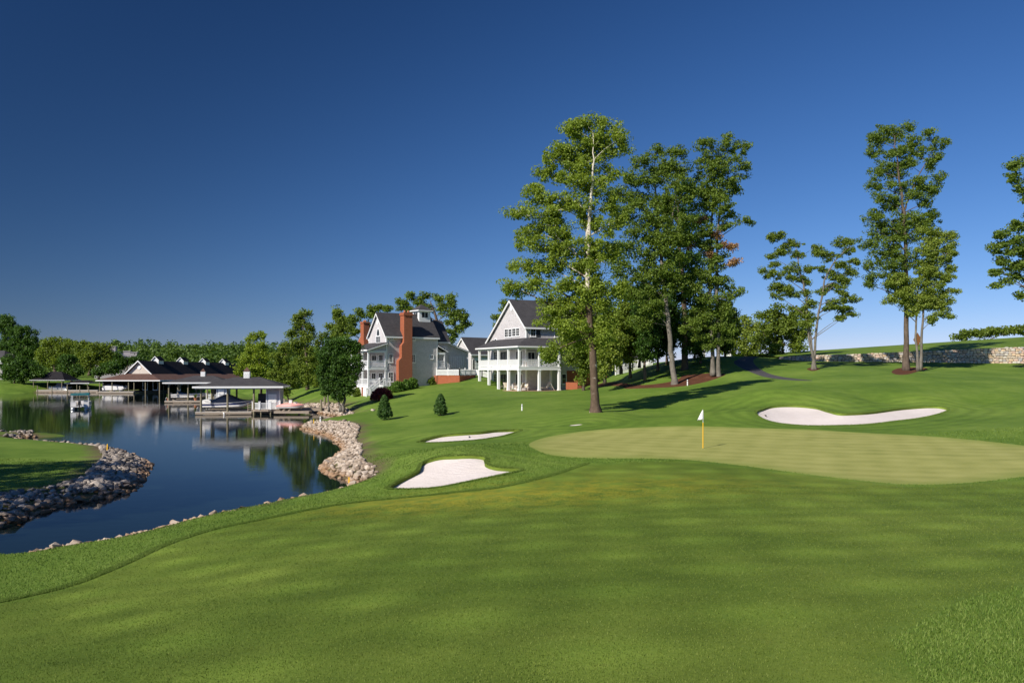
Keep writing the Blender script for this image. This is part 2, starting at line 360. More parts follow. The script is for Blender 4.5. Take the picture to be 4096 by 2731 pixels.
# ------------------------------------------------------------------ ground materials
def grass_nodes(t, c_dark, c_mid, c_light):
    pos = t.n('NewGeometry').outputs['Position']
    big = t.noise(0.16, 3, 0.55, pos); med = t.noise(1.1, 4, 0.6, pos); fin = t.noise(14, 4, 0.7, pos); blade = t.noise(75, 3, 0.7, pos)
    f = t.math('ADD', t.math('MULTIPLY', big, 0.42), t.math('ADD', t.math('MULTIPLY', med, 0.22), t.math('ADD', t.math('MULTIPLY', fin, 0.22), t.math('MULTIPLY', blade, 0.20))))
    return pos, f, fin, blade, t.ramp(f, [(0.36, c_dark), (0.52, c_mid), (0.68, c_light)])
def med_n(t, pos): return t.noise(2.0, 4, 0.6, pos)
def lawn_material():
    t = NT('lawn_grass')
    pos, f, fin, blade, col = grass_nodes(t, (0.058, 0.102, 0.012), (0.112, 0.170, 0.021), (0.185, 0.245, 0.036))
    # mowing rings round the bunkers and faint straight stripes elsewhere
    bd = t.attr('bunker_distance'); rough = t.attr('rough')
    wob = t.math('MULTIPLY', t.noise(0.9, 3, 0.6, pos), 1.1)
    ring = t.math('SINE', t.math('MULTIPLY', t.math('ADD', bd, wob), 4.6))
    ringm = t.math('MULTIPLY', t.math('MULTIPLY', ring, t.attr('ring')), 0.30)
    xyz = t.n('SeparateXYZ', i_Vector=pos)
    w1 = t.math('MULTIPLY', t.noise(0.22, 2, 0.5, pos), 2.2); w2 = t.math('MULTIPLY', t.noise(0.27, 2, 0.5, pos), 2.2)
    s1 = t.math('SINE', t.math('ADD', t.math('MULTIPLY', t.math('ADD', t.math('MULTIPLY', xyz.outputs[0], 0.80), t.math('MULTIPLY', xyz.outputs[1], 0.60)), 2.3), w1))
    s2 = t.math('SINE', t.math('ADD', t.math('MULTIPLY', t.math('ADD', t.math('MULTIPLY', xyz.outputs[0], -0.62), t.math('MULTIPLY', xyz.outputs[1], 0.78)), 2.3), w2))
    chk = t.math('ADD', t.math('MULTIPLY', s1, s2), t.math('MULTIPLY', t.math('ADD', s1, s2), 0.45))     # double-cut mowing: lighter and darker lozenges
    st = t.math('MULTIPLY', chk, t.math('MULTIPLY', t.math('SUBTRACT', 1.0, t.math('MULTIPLY', rough, 0.65)), 0.165))
    gain = t.math('ADD', 1.0, t.math('ADD', ringm, st))
    comb = t.n('CombineColor', i_0=gain, i_1=gain, i_2=gain).outputs[0]
    col = t.mix(1.0, col, comb, 'MULTIPLY')
    # taller rough is a cooler, slightly greyer green; dry yellow patch on the approach
    col = t.mix(t.math('MULTIPLY', rough, 0.55), col, t.ramp(f, [(0.36, (0.060, 0.125, 0.016)), (0.52, (0.118, 0.205, 0.028)), (0.68, (0.19, 0.275, 0.05))]))
    dry = t.math('MULTIPLY', t.attr('dry'), t.ramp(t.noise(1.5, 5, 0.7, pos), [(0.38, 0.0), (0.62, 1.0)]))
    col = t.mix(t.math('MULTIPLY', dry, 0.75), col, t.ramp(fin, [(0.3, (0.19, 0.20, 0.02)), (0.7, (0.40, 0.33, 0.03))]))
    strag = t.ramp(t.noise(3.2, 5, 0.75, pos), [(0.60, 0.0), (0.72, 1.0)])
    col = t.mix(t.math('MULTIPLY', strag, 0.22), col, (0.21, 0.20, 0.04))
    stony = t.math('MULTIPLY', t.attr('stony'), t.ramp(med_n(t, pos), [(0.3, 0.6), (0.6, 1.0)]))
    col = t.mix(stony, col, t.ramp(fin, [(0.3, (0.075, 0.050, 0.032)), (0.7, (0.20, 0.14, 0.09))]))
    h = t.math('ADD', t.math('MULTIPLY', blade, 0.7), t.math('MULTIPLY', fin, 1.0))
    p = t.principled(col, 0.75, 0.12, t.bump(h, 0.42, 0.035)); return t.m
def green_material():
    t = NT('green_turf'); pos = t.n('NewGeometry').outputs['Position']
    xyz = t.n('SeparateXYZ', i_Vector=pos)
    a = t.math('ADD', t.math('MULTIPLY', xyz.outputs[0], 0.45), t.math('MULTIPLY', xyz.outputs[1], 0.89))
    b = t.math('ADD', t.math('MULTIPLY', xyz.outputs[0], 0.93), t.math('MULTIPLY', xyz.outputs[1], -0.36))
    w = t.math('MULTIPLY', t.noise(0.5, 3, 0.5, pos), 2.0)
    st = t.math('ADD', t.math('SINE', t.math('ADD', t.math('MULTIPLY', a, 3.9), w)), t.math('MULTIPLY', t.math('SINE', t.math('ADD', t.math('MULTIPLY', b, 3.9), w)), 0.6))
    fin = t.noise(22, 4, 0.7, pos); big = t.noise(0.5, 4, 0.6, pos)
    f = t.math('ADD', t.math('MULTIPLY', st, 0.045), t.math('ADD', t.math('MULTIPLY', fin, 0.45), t.math('MULTIPLY', big, 0.5)))
    col = t.ramp(f, [(0.25, (0.215, 0.235, 0.058)), (0.48, (0.315, 0.318, 0.094)), (0.72, (0.40, 0.388, 0.13))])
    col = t.mix(t.math('MULTIPLY', t.ramp(t.attr('edge'), [(0.0, 1.0), (1.0, 0.0)]), 0.6), col, (0.20, 0.25, 0.05))
    t.principled(col, 0.8, 0.1, t.bump(fin, 0.25, 0.015)); return t.m
def sand_material():
    t = NT('bunker_sand'); pos = t.n('NewGeometry').outputs['Position']
    fin = t.noise(40, 4, 0.7, pos); big = t.noise(0.8, 4, 0.6, pos)
    xyz = t.n('SeparateXYZ', i_Vector=pos)
    rake = t.math('SINE', t.math('ADD', t.math('MULTIPLY', t.math('ADD', xyz.outputs[1], t.math('MULTIPLY', xyz.outputs[0], 0.25)), 28.0), t.math('MULTIPLY', big, 14.0)))
    col = t.mix(t.math('ADD', t.math('MULTIPLY', big, 0.7), t.math('MULTIPLY', fin, 0.3)), (0.62, 0.545, 0.495), (0.79, 0.715, 0.67))
    t.principled(col, 0.9, 0.1, t.bump(t.math('ADD', t.math('MULTIPLY', rake, 0.28), t.math('ADD', t.math('MULTIPLY', fin, 0.8), t.math('MULTIPLY', t.noise(2.6, 4, 0.7, pos), 2.2))), 0.55, 0.04)); return t.m
def mulch_material():
    t = NT('bark_mulch'); pos = t.n('NewGeometry').outputs['Position']
    a = t.noise(9, 5, 0.75, pos); b = t.noise(0.8, 3, 0.6, pos)
    col = t.ramp(t.math('ADD', t.math('MULTIPLY', a, 0.7), t.math('MULTIPLY', b, 0.35)), [(0.3, (0.045, 0.020, 0.012)), (0.55, (0.12, 0.050, 0.027)), (0.75, (0.22, 0.105, 0.06))])
    t.principled(col, 0.9, 0.1, t.bump(a, 0.9, 0.08)); return t.m
def asphalt_material():
    t = NT('path_asphalt'); pos = t.n('NewGeometry').outputs['Position']
    a = t.noise(12, 5, 0.7, pos); b = t.noise(0.6, 3, 0.6, pos)
    t.principled(t.ramp(t.math('ADD', t.math('MULTIPLY', a, 0.5), t.math('MULTIPLY', b, 0.5)), [(0.3, (0.045, 0.042, 0.045)), (0.7, (0.10, 0.093, 0.095))]), 0.85, 0.2, t.bump(a, 0.3, 0.02)); return t.m
def water_material():
    t = NT('lake_water'); pos = t.n('NewGeometry').outputs['Position']
    mp = t.n('Mapping', i_Vector=pos); mp.inputs['Scale'].default_value = (0.55, 1.6, 1.0)
    r1 = t.noise(1.4, 3, 0.55, mp.outputs[0]); r2 = t.noise(6.0, 2, 0.5, mp.outputs[0]); gust = t.ramp(t.noise(0.035, 3, 0.55, pos), [(0.35, 0.25), (0.68, 1.0)])
    h = t.math('MULTIPLY', t.math('ADD', r1, t.math('MULTIPLY', r2, 0.22)), gust)
    p = t.principled((0.006, 0.012, 0.012), 0.03, 0.30, t.bump(h, 0.06, 0.10)); p.inputs['IOR'].default_value = 1.33; return t.m
M_lawn, M_green, M_sand, M_mulch, M_path, M_water = lawn_material(), green_material(), sand_material(), mulch_material(), asphalt_material(), water_material()

# ------------------------------------------------------------------ ground sheets
rough_line = [(-30,620),(0,602.5),(64,588),(106,573),(138,559),(170,544),(212.6,530),(255,521),(319,508),(372,500.5),(440,494),(500,487.5),(550,476),(590,463)]
FAIR = np.array(Gs(rough_line) + [tuple(R['putting_green'][np.argmin(np.abs(R['putting_green'] - np.array(G(700,461)[:2])).sum(1))]), tuple(G(914,486)[:2]), tuple(G(1060,476)[:2]), (40,30), tuple(G(1100,585)[:2]), tuple(G(1024,585)[:2]), tuple(G(960,600)[:2]), tuple(G(890,640)[:2]), tuple(G(930,700)[:2]), (0,-12), (-14,6)])
me, v = sub_mesh('lawn', reg == 0, cz_all, M_lawn)
lawn = link_mesh('lawn', me); tag(lawn, 'mown green lawn and fairway sloping down to the lake', None, None, 'structure')
bd = np.full(len(v), 60.0)
nearv = np.where((np.abs(v[:, 0]) < 70) & (v[:, 1] < 130) & (v[:, 1] > -30))[0]
for k in BUNK: bd[nearv] = np.minimum(bd[nearv], -poly_sd(v[nearv, 0], v[nearv, 1], R[k]))
fs = np.full(len(v), -5.0); fs[nearv] = poly_sd(v[nearv, 0], v[nearv, 1], FAIR)
def fattr(me, name, val):
    a = me.attributes.new(name, 'FLOAT', 'POINT'); a.data.foreach_set('value', np.ascontiguousarray(val, dtype=np.float32))
rough_v = sstep(0.15, -0.15, fs)
fattr(me, 'bunker_distance', bd); fattr(me, 'rough', rough_v)
fattr(me, 'ring', rough_v * sstep(7.5, 2.0, bd) * sstep(-0.5, 0.5, bd))
dp = G(560, 492)
fattr(me, 'dry', np.exp(-(((v[:, 0] - dp.x) / 8.0) ** 2 + ((v[:, 1] - dp.y) / 3.4) ** 2)) + 0.6 * np.exp(-(((v[:, 0] + 3.5) / 3.0) ** 2 + ((v[:, 1] - 30) / 2.5) ** 2)))

def lip(name, poly, top, depth, mat, parent):       # turf edge of a bunker
    n = len(poly); z = zt(poly[:, 0], poly[:, 1])
    a = np.stack([poly[:, 0], poly[:, 1], z + top], 1); b = np.stack([poly[:, 0], poly[:, 1], z - depth], 1)
    f = np.array([(i, (i + 1) % n, n + (i + 1) % n, n + i) for i in range(n)])
    return link_mesh(name, np_mesh(name, np.concatenate([a, b]), f, mat), None, parent)
blabel = {'front_bunker': 'large white sand bunker shaped like a boot, nearest of the bunkers', 'middle_bunker': 'long narrow white sand bunker beyond the boot shaped one',
          'small_bunker': 'tiny sliver of white sand bunker at the far left edge of the green', 'right_bunker': 'wide kidney shaped white sand bunker behind the flag'}
for k in BUNK:
    sel = reg == names.index(k) + 1; z = cz_all.copy()
    idx = np.unique(cf[sel].ravel()); q = np.maximum(poly_sd(cv[idx, 0], cv[idx, 1], R[k]), 0)
    dep = 0.03 if k == 'small_bunker' else 0.16
    z[idx] -= dep + (0.02 if k == 'small_bunker' else 0.16) * sstep(0.0, 1.6, q)
    me, _ = sub_mesh('sand_bunker', sel, z, M_sand)
    o = link_mesh('sand_bunker', me); tag(o, blabel[k], 'bunker', 'white sand bunkers')
    lip('turf_lip', R[k], 0.0, 0.5, M_lawn, o)
sel = reg == names.index('putting_green') + 1
me, v = sub_mesh('putting_green', sel, cz_all, M_green); o = link_mesh('putting_green', me)
fattr(me, 'edge', sstep(0.35, 1.3, poly_sd(v[:, 0], v[:, 1], R['putting_green'])))
tag(o, 'pale closely mown putting green round the flag', None, None, 'structure')
for k, nm, lb in (('grove_mulch', 'mulch_bed', 'reddish bark mulch under the grove of tall trees'), ('small_tree_mulch', 'mulch_bed', 'small ring of bark mulch at the foot of the three stemmed tree'),
                  ('large_tree_mulch', 'mulch_bed', 'bark mulch patch below the tall tree by the stone wall'), ('path', 'cart_path', 'dark asphalt cart path curving up the slope')):
    me, _ = sub_mesh(nm, reg == names.index(k) + 1, cz_all, M_path if k == 'path' else M_mulch)
    tag(link_mesh(nm, me), lb, None, None, 'structure')
# the lake surface
lk = MB(); lk.add([(-420, 10, 0), (60, 10, 0), (60, 330, 0), (-420, 330, 0)], [(0, 1, 2, 3)])
tag(lk.build('lake', M_water), 'dark calm lake reflecting the boat docks and trees', None, None, 'structure')

# ------------------------------------------------------------------ riprap rocks along the banks
def rock_material(name, lo, mid, hi):
    t = NT(name); oi = t.n('ObjectInfo').outputs['Random']; geo = t.n('NewGeometry'); isl = geo.outputs['Random Per Island']
    a = t.noise(3.0, 5, 0.7, geo.outputs['Position']); g = t.noise(16, 4, 0.7, geo.outputs['Position'])
    f = t.math('ADD', t.math('MULTIPLY', t.math('FRACT', t.math('ADD', oi, t.math('MULTIPLY', isl, 7.0))), 0.55), t.math('ADD', t.math('MULTIPLY', a, 0.4), t.math('MULTIPLY', g, 0.12)))
    col = t.ramp(f, [(0.2, lo), (0.5, mid), (0.85, hi)])
    z = t.n('SeparateXYZ', i_Vector=geo.outputs['Position']).outputs[2]     # iron-brown stain by the waterline
    stain = t.math('MULTIPLY', t.ramp(t.math('ADD', z, t.math('MULTIPLY', a, 0.35)), [(0.30, 1.0), (0.55, 0.0)]), 0.6)
    col = t.mix(stain, col, (0.30, 0.15, 0.055))
    t.principled(col, 0.85, 0.2, t.bump(g, 0.5, 0.03)); return t.m
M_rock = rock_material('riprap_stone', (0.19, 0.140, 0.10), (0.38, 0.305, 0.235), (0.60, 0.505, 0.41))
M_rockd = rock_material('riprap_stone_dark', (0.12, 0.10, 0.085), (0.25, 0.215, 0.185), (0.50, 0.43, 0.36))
def hull_rock(seed, npt=15):
    r = random.Random(seed); bm = bmesh.new()
    for i in range(npt):
        p = Vector((r.gauss(0, 1), r.gauss(0, 1), r.gauss(0, 1))).normalized()
        p *= r.uniform(0.85, 1.05); bm.verts.new((p.x * r.uniform(0.8, 1.1), p.y * r.uniform(0.6, 0.85), p.z * r.uniform(0.42, 0.62)))
    ret = bmesh.ops.convex_hull(bm, input=bm.verts)
    bmesh.ops.delete(bm, geom=[x for x in bm.verts if not x.link_faces], context='VERTS')
    bmesh.ops.triangulate(bm, faces=bm.faces)
    me = bpy.data.meshes.new('rock'); bm.to_mesh(me); bm.free(); return me
ROCKS = [hull_rock(100 + i) for i in range(16)]
RV = [np.array([tuple(q.co) for q in m.vertices]) for m in ROCKS]; RF = [np.array([tuple(p.vertices) for p in m.polygons]) for m in ROCKS]
for m in ROCKS: m.materials.append(M_rock)
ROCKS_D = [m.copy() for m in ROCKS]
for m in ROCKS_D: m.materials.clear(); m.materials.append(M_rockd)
rock_list = []        # (screen size, bank, variant, loc, rot, scale)
def offset_in(pts, w):       # shift an outline w metres towards the land
    P = np.array(pts); T = np.gradient(P, axis=0); N = np.stack([-T[:, 1], T[:, 0]], 1); N /= np.linalg.norm(N, axis=1)[:, None] + 1e-9
    q = P + N * 0.4
    s = np.where(lake_sd(q[:, 0], q[:, 1]) < 0, 1.0, -1.0); return P + N * (s * w)[:, None] if hasattr(s, '__len__') else P + N * s * w
def rock_band(bank, line, width, size, dens=1.0, r=None):
    line = spline(line, 0.25, False); r = r or random.Random(bank)
    top = offset_in(line, 1.0); dirs = top - line
    wv = np.interp(np.linspace(0, 1, len(line)), np.linspace(0, 1, len(width)), width)
    seg = np.linalg.norm(np.diff(line, axis=0), axis=1); pts = []
    for i in range(len(line) - 1):
        n = dens * seg[i] * (wv[i] + size) / (size * size * 0.62)
        for k in range(int(n) + (r.random() < n - int(n))):
            a = r.random(); b = r.uniform(-0.12, 1.0) * wv[i]
            p = line[i] * (1 - a) + line[i+1] * a + dirs[i] * b
            pts.append((p[0], p[1], b))
    z = zt([p[0] for p in pts], [p[1] for p in pts])
    for (x, y, b), zz in zip(pts, z):
        s = size * min(2.2, math.exp(r.gauss(0, 0.30))) * 0.62
        zz = max(zz, -0.12) + s * r.uniform(0.0, 0.32)
        rock_list.append((s / max(y, 1), bank, r.randrange(16), (x, y, zz), (r.uniform(-0.5, 0.5), r.uniform(-0.5, 0.5), r.uniform(0, 6.28)), s))
rock_band('near', wz(near_bank)[1:] , [0.35, 0.35, 0.3, 0.25, 0.22, 0.18, 0.12, 0.10, 0.10, 0.2], 0.30, 1.25)
rock_band('right', wz(rock_bank), [1.1, 2.0, 2.3, 1.7, 1.0, 1.3, 2.1, 2.9, 3.0, 1.5], 0.31, 1.15)
rock_band('cove', wz([(302,428.4)] + cove[:2]), [1.0, 0.9], 0.42, 0.8)
rock_band('cove', wz(cove[1:7]), [0.7, 1.3, 3.0, 2.4, 1.0, 0.9, 1.2], 0.48, 0.8)
rock_band('spit', wz(spit_back[3:] + spit_front), [0.35, 0.4, 0.5, 1.2, 1.9, 2.5, 2.7, 2.6, 2.6, 2.6, 2.4], 0.31, 1.05)
rock_band('bump', wz(spit_back[:3]), [1.1, 1.2, 0.8], 0.36, 0.7)
far_line = wz(cove[10:13])
rock_band('far', far_line, [1.0, 1.0], 0.7, 0.45)
lab = {'near': ('pale riprap rock edging the near grass bank', 'rocks along the near bank'), 'right': ('buff grey riprap rock piled on the curving bank left of the bunkers', 'rocks on the curving bank'),
       'spit': ('grey riprap rock on the shaded grassy point at left', 'rocks on the left point'), 'cove': ('pale riprap rock lining the cove by the wooden dock', 'rocks round the cove'),
       'bump': ('grey rock of the small heap behind the left grassy point', 'rocks behind the left point'), 'far': ('grey rock on the far shore', 'far rocks')}
rock_list.sort(key=lambda a: -a[0])
for s, bank, k, loc, rot, sc in rock_list[:300]:
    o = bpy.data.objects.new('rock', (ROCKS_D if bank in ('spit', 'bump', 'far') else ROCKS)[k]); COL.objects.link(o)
    o.location = loc; o.rotation_euler = rot; o.scale = (sc, sc, sc); 
    u_ = U0 + loc[0] / loc[1] * FPX; hi = loc[2] > (0.45 if bank != 'near' else 9)
    where = {'spit': 'by the left edge' if u_ < 45 else ('halfway along it' if u_ < 100 else 'at its sunlit tip'), 'near': 'by the left edge' if u_ < 120 else ('midway along' if u_ < 250 else 'at the far end'),
             'right': 'on the lower lobe' if loc[1] < 50 else ('in the bend' if loc[1] < 68 else 'on the upper lobe'), 'cove': 'nearest the walkway'}.get(bank, 'there')
    lev = '' if bank == 'near' else (', up by the grass' if hi else ', down by the water')
    tag(o, {'spit': 'grey riprap rock of the left point, ', 'near': 'pale riprap rock edging the near bank, ', 'right': 'buff riprap rock of the curving bank, ', 'cove': 'pale riprap rock of the cove, '}.get(bank, 'grey far rock ') + where + lev, 'rock', lab[bank][1] + ' ' + where + lev)
from mathutils import Euler
if True:                                # bare soil shows between the rocks
    lv = np.empty(len(lawn.data.vertices) * 3, np.float32); lawn.data.vertices.foreach_get('co', lv); lv = lv.reshape(-1, 3)
    near_r = {}
    for s, bank, k, loc, rot, sc in rock_list: near_r.setdefault((int(loc[0] // 1), int(loc[1] // 1)), []).append(loc)
    stn = np.zeros(len(lv))
    for i in np.where((lv[:, 2] < 2.0) & (lv[:, 1] < 300))[0]:
        cx, cy = int(lv[i, 0] // 1), int(lv[i, 1] // 1); dm = 9.0
        for a in (-1, 0, 1):
            for b in (-1, 0, 1):
                for q in near_r.get((cx + a, cy + b), ()): dm = min(dm, (q[0] - lv[i, 0]) ** 2 + (q[1] - lv[i, 1]) ** 2)
        stn[i] = 1.0 if dm < 0.3 else max(0.0, 1 - (dm - 0.3) / 0.5)
    fattr(lawn.data, 'stony', stn)
for dark in (0, 1):
    V = []; F = []; n = 0
    for s, bank, k, loc, rot, sc in rock_list[300:]:
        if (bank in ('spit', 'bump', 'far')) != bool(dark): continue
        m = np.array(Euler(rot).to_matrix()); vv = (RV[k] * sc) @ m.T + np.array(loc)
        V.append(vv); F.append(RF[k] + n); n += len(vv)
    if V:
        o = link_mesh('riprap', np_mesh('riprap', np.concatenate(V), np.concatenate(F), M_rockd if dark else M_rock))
        tag(o, 'small grey riprap filling the left point and far shore' if dark else 'small buff riprap filling the curving bank and the cove', 'riprap', None, 'stuff')

# ------------------------------------------------------------------ grass blades near the camera and in the rough
def blade_material(name, dark, mid, light):
    t = NT(name); g = t.n('NewGeometry'); big = t.noise(0.16, 3, 0.55, g.outputs['Position'])
    f = t.math('ADD', t.math('MULTIPLY', g.outputs['Random Per Island'], 0.6), t.math('MULTIPLY', big, 0.5))
    col = t.ramp(f, [(0.2, dark), (0.55, mid), (0.92, light)])
    p = t.n('BsdfPrincipled', i_Roughness=0.6); p.inputs['Specular IOR Level'].default_value = 0.2; t.link(col, p.inputs[0])
    tr = t.n('BsdfTranslucent'); t.link(col, tr.inputs[0]); ms = t.n('MixShader', i_Fac=0.3)
    t.link(p.outputs[0], ms.inputs[1]); t.link(tr.outputs[0], ms.inputs[2]); t.link(ms.outputs[0], t.out.inputs[0]); return t.m
M_blade = blade_material('fairway_blades', (0.060, 0.105, 0.013), (0.125, 0.185, 0.024), (0.25, 0.30, 0.065))
M_bladeR = blade_material('rough_blades', (0.070, 0.135, 0.018), (0.140, 0.225, 0.032), (0.26, 0.33, 0.08))
def blades(name, x, y, h, w, mat, label, lean=0.6):
    n = len(x); z = zt(x, y) - 0.004; a = rng.uniform(0, 2*np.pi, n); b = rng.uniform(0, 2*np.pi, n)
    hh = h * rng.uniform(0.55, 1.2, n); le = hh * rng.uniform(0.1, lean, n)
    p = np.stack([x, y, z], 1); s = np.stack([np.cos(a) * w / 2, np.sin(a) * w / 2, np.zeros(n)], 1)
    top = p + np.stack([np.cos(b) * le, np.sin(b) * le, hh], 1)
    V = np.stack([p - s, p + s, top], 1).reshape(-1, 3)
    o = link_mesh(name, np_mesh(name, V, np.arange(3 * n).reshape(-1, 3), mat)); return tag(o, label, 'grass', None, 'stuff')
n = 260000                              # short fairway turf, thinning with distance
d = 5.2 * (30 / 5.2) ** (rng.random(n)); x = (rng.random(n) * 2 - 1) * 0.72 * d
ok = (poly_sd(x, d, FAIR) > 0) & (np.abs(lake_sd(x, d)) > 0.2); x, d = x[ok], d[ok]
blades('fairway_turf', x, d, np.clip(0.016 + 0.0006 * d, 0, 0.03), 0.0045 + 0.0007 * d, M_blade, 'short fairway turf in the foreground')
n = 420000                              # longer rough by the water, round the front bunker and at lower right
d = 5.0 * (50 / 5.0) ** (rng.random(n)); x = (rng.random(n) * 2 - 1) * 0.72 * d
ok = (poly_sd(x, d, FAIR) < 0) & (lake_sd(x, d) < -0.35) & (poly_sd(x, d, R['front_bunker']) < 0) & (poly_sd(x, d, R['putting_green']) < 0)
x, d = x[ok], d[ok]
blades('rough_grass', x, d, np.clip(0.034 + 0.0007 * d, 0, 0.06), 0.005 + 0.0009 * d, M_bladeR, 'longer rough grass by the water and round the front bunker', 0.9)

# the taller cut edge where rough meets fairway, and the overhanging fringe of the bunkers
def edge_blades(name, line, closed, n, w0, w1, h, wd, label, sgn=1):
    P = np.array(line); Q = np.roll(P, -1, 0) if closed else P[1:]; P_ = P if closed else P[:-1]
    L = np.linalg.norm(Q - P_, axis=1); k = rng.choice(len(L), n, p=L / L.sum()); t = rng.random(n)[:, None]; p = P_[k] * (1 - t) + Q[k] * t
    T = (Q[k] - P_[k]) / (L[k][:, None] + 1e-9); N = np.stack([-T[:, 1], T[:, 0]], 1); p = p + N * (sgn * rng.uniform(w0, w1, n))[:, None]
    return blades(name, p[:, 0], p[:, 1], h, wd, M_bladeR, label, 0.8)
RL = spline(Gs(rough_line[1:]), 0.4, False)
nn = 55000; edge_blades('rough_edge', RL, False, nn, 0.0, 0.30, 0.062, 0.013, 'taller grass edge along the fairway at lower left')
for k in BUNK:
    if k == 'small_bunker': continue
    edge_blades('bunker_fringe', R[k], True, 14000, -0.02, 0.18, 0.07, 0.03, 'shaggy grass fringe round the %s' % {'front_bunker': 'boot shaped bunker', 'middle_bunker': 'long narrow bunker', 'right_bunker': 'kidney shaped bunker'}[k], -1)
# ------------------------------------------------------------------ building materials
def siding_material(name, lo, hi, row=0.16, width=0.22, mort=0.012, sq=(1, 1)):
    """wooden shingles in courses: rows of slightly different tone with a shadow gap"""
    t = NT(name); xyz = t.n('SeparateXYZ', i_Vector=t.coord('Object'))
    vec = t.n('CombineXYZ', i_X=t.math('ADD', xyz.outputs[0], xyz.outputs[1]), i_Y=xyz.outputs[2]).outputs[0]
    b = t.n('TexBrick', i_Vector=vec, i_Scale=1.0, offset=0.5)
    b.inputs['Brick Width'].default_value = width; b.inputs['Row Height'].default_value = row; b.inputs['Mortar Size'].default_value = mort; b.inputs['Mortar Smooth'].default_value = 0.4
    b.inputs['Color1'].default_value = (*lo, 1); b.inputs['Color2'].default_value = (*hi, 1); b.inputs['Mortar'].default_value = (*[c * 0.45 for c in lo], 1); b.inputs['Bias'].default_value = 0.1
    nz = t.noise(1.3, 5, 0.65); col = t.mix(0.55, b.outputs[0], t.mix(nz, [c * 0.75 for c in lo], hi), 'MIX')
    h = t.math('ADD', t.math('MULTIPLY', b.outputs['Fac'], -1.0), t.math('MULTIPLY', nz, 0.2))
    t.principled(col, 0.8, 0.15, t.bump(h, 0.6, 0.03)); return t.m
def roof_material(name, lo, hi):
    t = NT(name); xyz = t.n('SeparateXYZ', i_Vector=t.coord('Object'))
    vec = t.n('CombineXYZ', i_X=t.math('ADD', xyz.outputs[0], xyz.outputs[1]), i_Y=t.math('MULTIPLY', xyz.outputs[2], 1.25)).outputs[0]
    b = t.n('TexBrick', i_Vector=vec, i_Scale=1.0, offset=0.5); b.inputs['Brick Width'].default_value = 0.35; b.inputs['Row Height'].default_value = 0.16; b.inputs['Mortar Size'].default_value = 0.008
    b.inputs['Color1'].default_value = (*lo, 1); b.inputs['Color2'].default_value = (*hi, 1); b.inputs['Mortar'].default_value = (*[c * 0.6 for c in lo], 1)
    nz = t.noise(0.9, 5, 0.7); fn = t.noise(18, 3, 0.7)
    col = t.mix(0.6, b.outputs[0], t.ramp(nz, [(0.3, lo), (0.7, hi)])); col = t.mix(0.3, col, t.ramp(fn, [(0.3, [c * 0.5 for c in lo]), (0.7, [c * 1.5 for c in hi])]))
    t.principled(col, 0.9, 0.12, t.bump(t.math('ADD', t.math('MULTIPLY', b.outputs['Fac'], -0.6), fn), 0.4, 0.02)); return t.m
def brick_material(name, c1, c2, mortar):
    t = NT(name); xyz = t.n('SeparateXYZ', i_Vector=t.coord('Object'))
    vec = t.n('CombineXYZ', i_X=t.math('ADD', xyz.outputs[0], xyz.outputs[1]), i_Y=xyz.outputs[2]).outputs[0]
    b = t.n('TexBrick', i_Vector=vec, i_Scale=1.0, offset=0.5); b.inputs['Brick Width'].default_value = 0.21; b.inputs['Row Height'].default_value = 0.075; b.inputs['Mortar Size'].default_value = 0.009
    b.inputs['Color1'].default_value = (*c1, 1); b.inputs['Color2'].default_value = (*c2, 1); b.inputs['Mortar'].default_value = (*mortar, 1)
    nz = t.noise(1.2, 4, 0.6); col = t.mix(0.25, b.outputs[0], t.mix(nz, [c * 0.7 for c in c1], c2))
    t.principled(col, 0.85, 0.15, t.bump(t.math('MULTIPLY', b.outputs['Fac'], -1.0), 0.5, 0.012)); return t.m
M_shingle = siding_material('cedar_shingle', (0.50, 0.475, 0.475), (0.74, 0.70, 0.695))
M_roof = roof_material('asphalt_shingle', (0.040, 0.039, 0.042), (0.085, 0.080, 0.082))
M_roofb = roof_material('brown_shingle', (0.085, 0.048, 0.038), (0.16, 0.095, 0.075))
M_roofk = roof_material('shade_dark_shingle', (0.016, 0.015, 0.017), (0.032, 0.029, 0.031))  # dark shingle taken near black: shade is put into its colour
M_brick = brick_material('orange_brick', (0.31, 0.070, 0.026), (0.40, 0.108, 0.045), (0.33, 0.20, 0.14))
M_trim = plain('white_trim', (0.80, 0.80, 0.79), 0.5, 0.35, 0.04, 3)
M_wood = plain('weathered_wood', (0.33, 0.27, 0.21), 0.8, 0.15, 0.35, 5, bump=0.3)
M_pile = plain('treated_piling', (0.24, 0.21, 0.14), 0.85, 0.1, 0.35, 4, bump=0.3)
M_dockedge = plain('pale_dock_edge', (0.62, 0.58, 0.52), 0.7, 0.2, 0.15, 4)
M_dark = plain('dark_panel', (0.035, 0.036, 0.042), 0.6, 0.3, 0.2, 3)
M_blueg = siding_material('blue_grey_siding', (0.42, 0.44, 0.50), (0.55, 0.57, 0.62), 0.14, 3.0)
M_cream = siding_material('cream_siding', (0.66, 0.57, 0.49), (0.76, 0.67, 0.58), 0.14, 3.0)
M_patio = plain('patio_brick', (0.45, 0.28, 0.20), 0.85, 0.15, 0.25, 5)
M_steel = plain('galvanised_steel', (0.45, 0.46, 0.47), 0.4, 0.5, 0.15, 8, metal=0.7)
M_black = plain('black_plastic', (0.02, 0.02, 0.022), 0.45, 0.4, 0.2, 6)
M_terra = plain('terracotta', (0.42, 0.16, 0.08), 0.8, 0.2, 0.15, 6)
def glass_material():
    t = NT('window_glass'); nz = t.noise(0.7, 2, 0.5)
    p = t.principled(t.mix(nz, (0.008, 0.010, 0.012), (0.035, 0.04, 0.045)), 0.06, 0.6); return t.m
M_glass = glass_material()

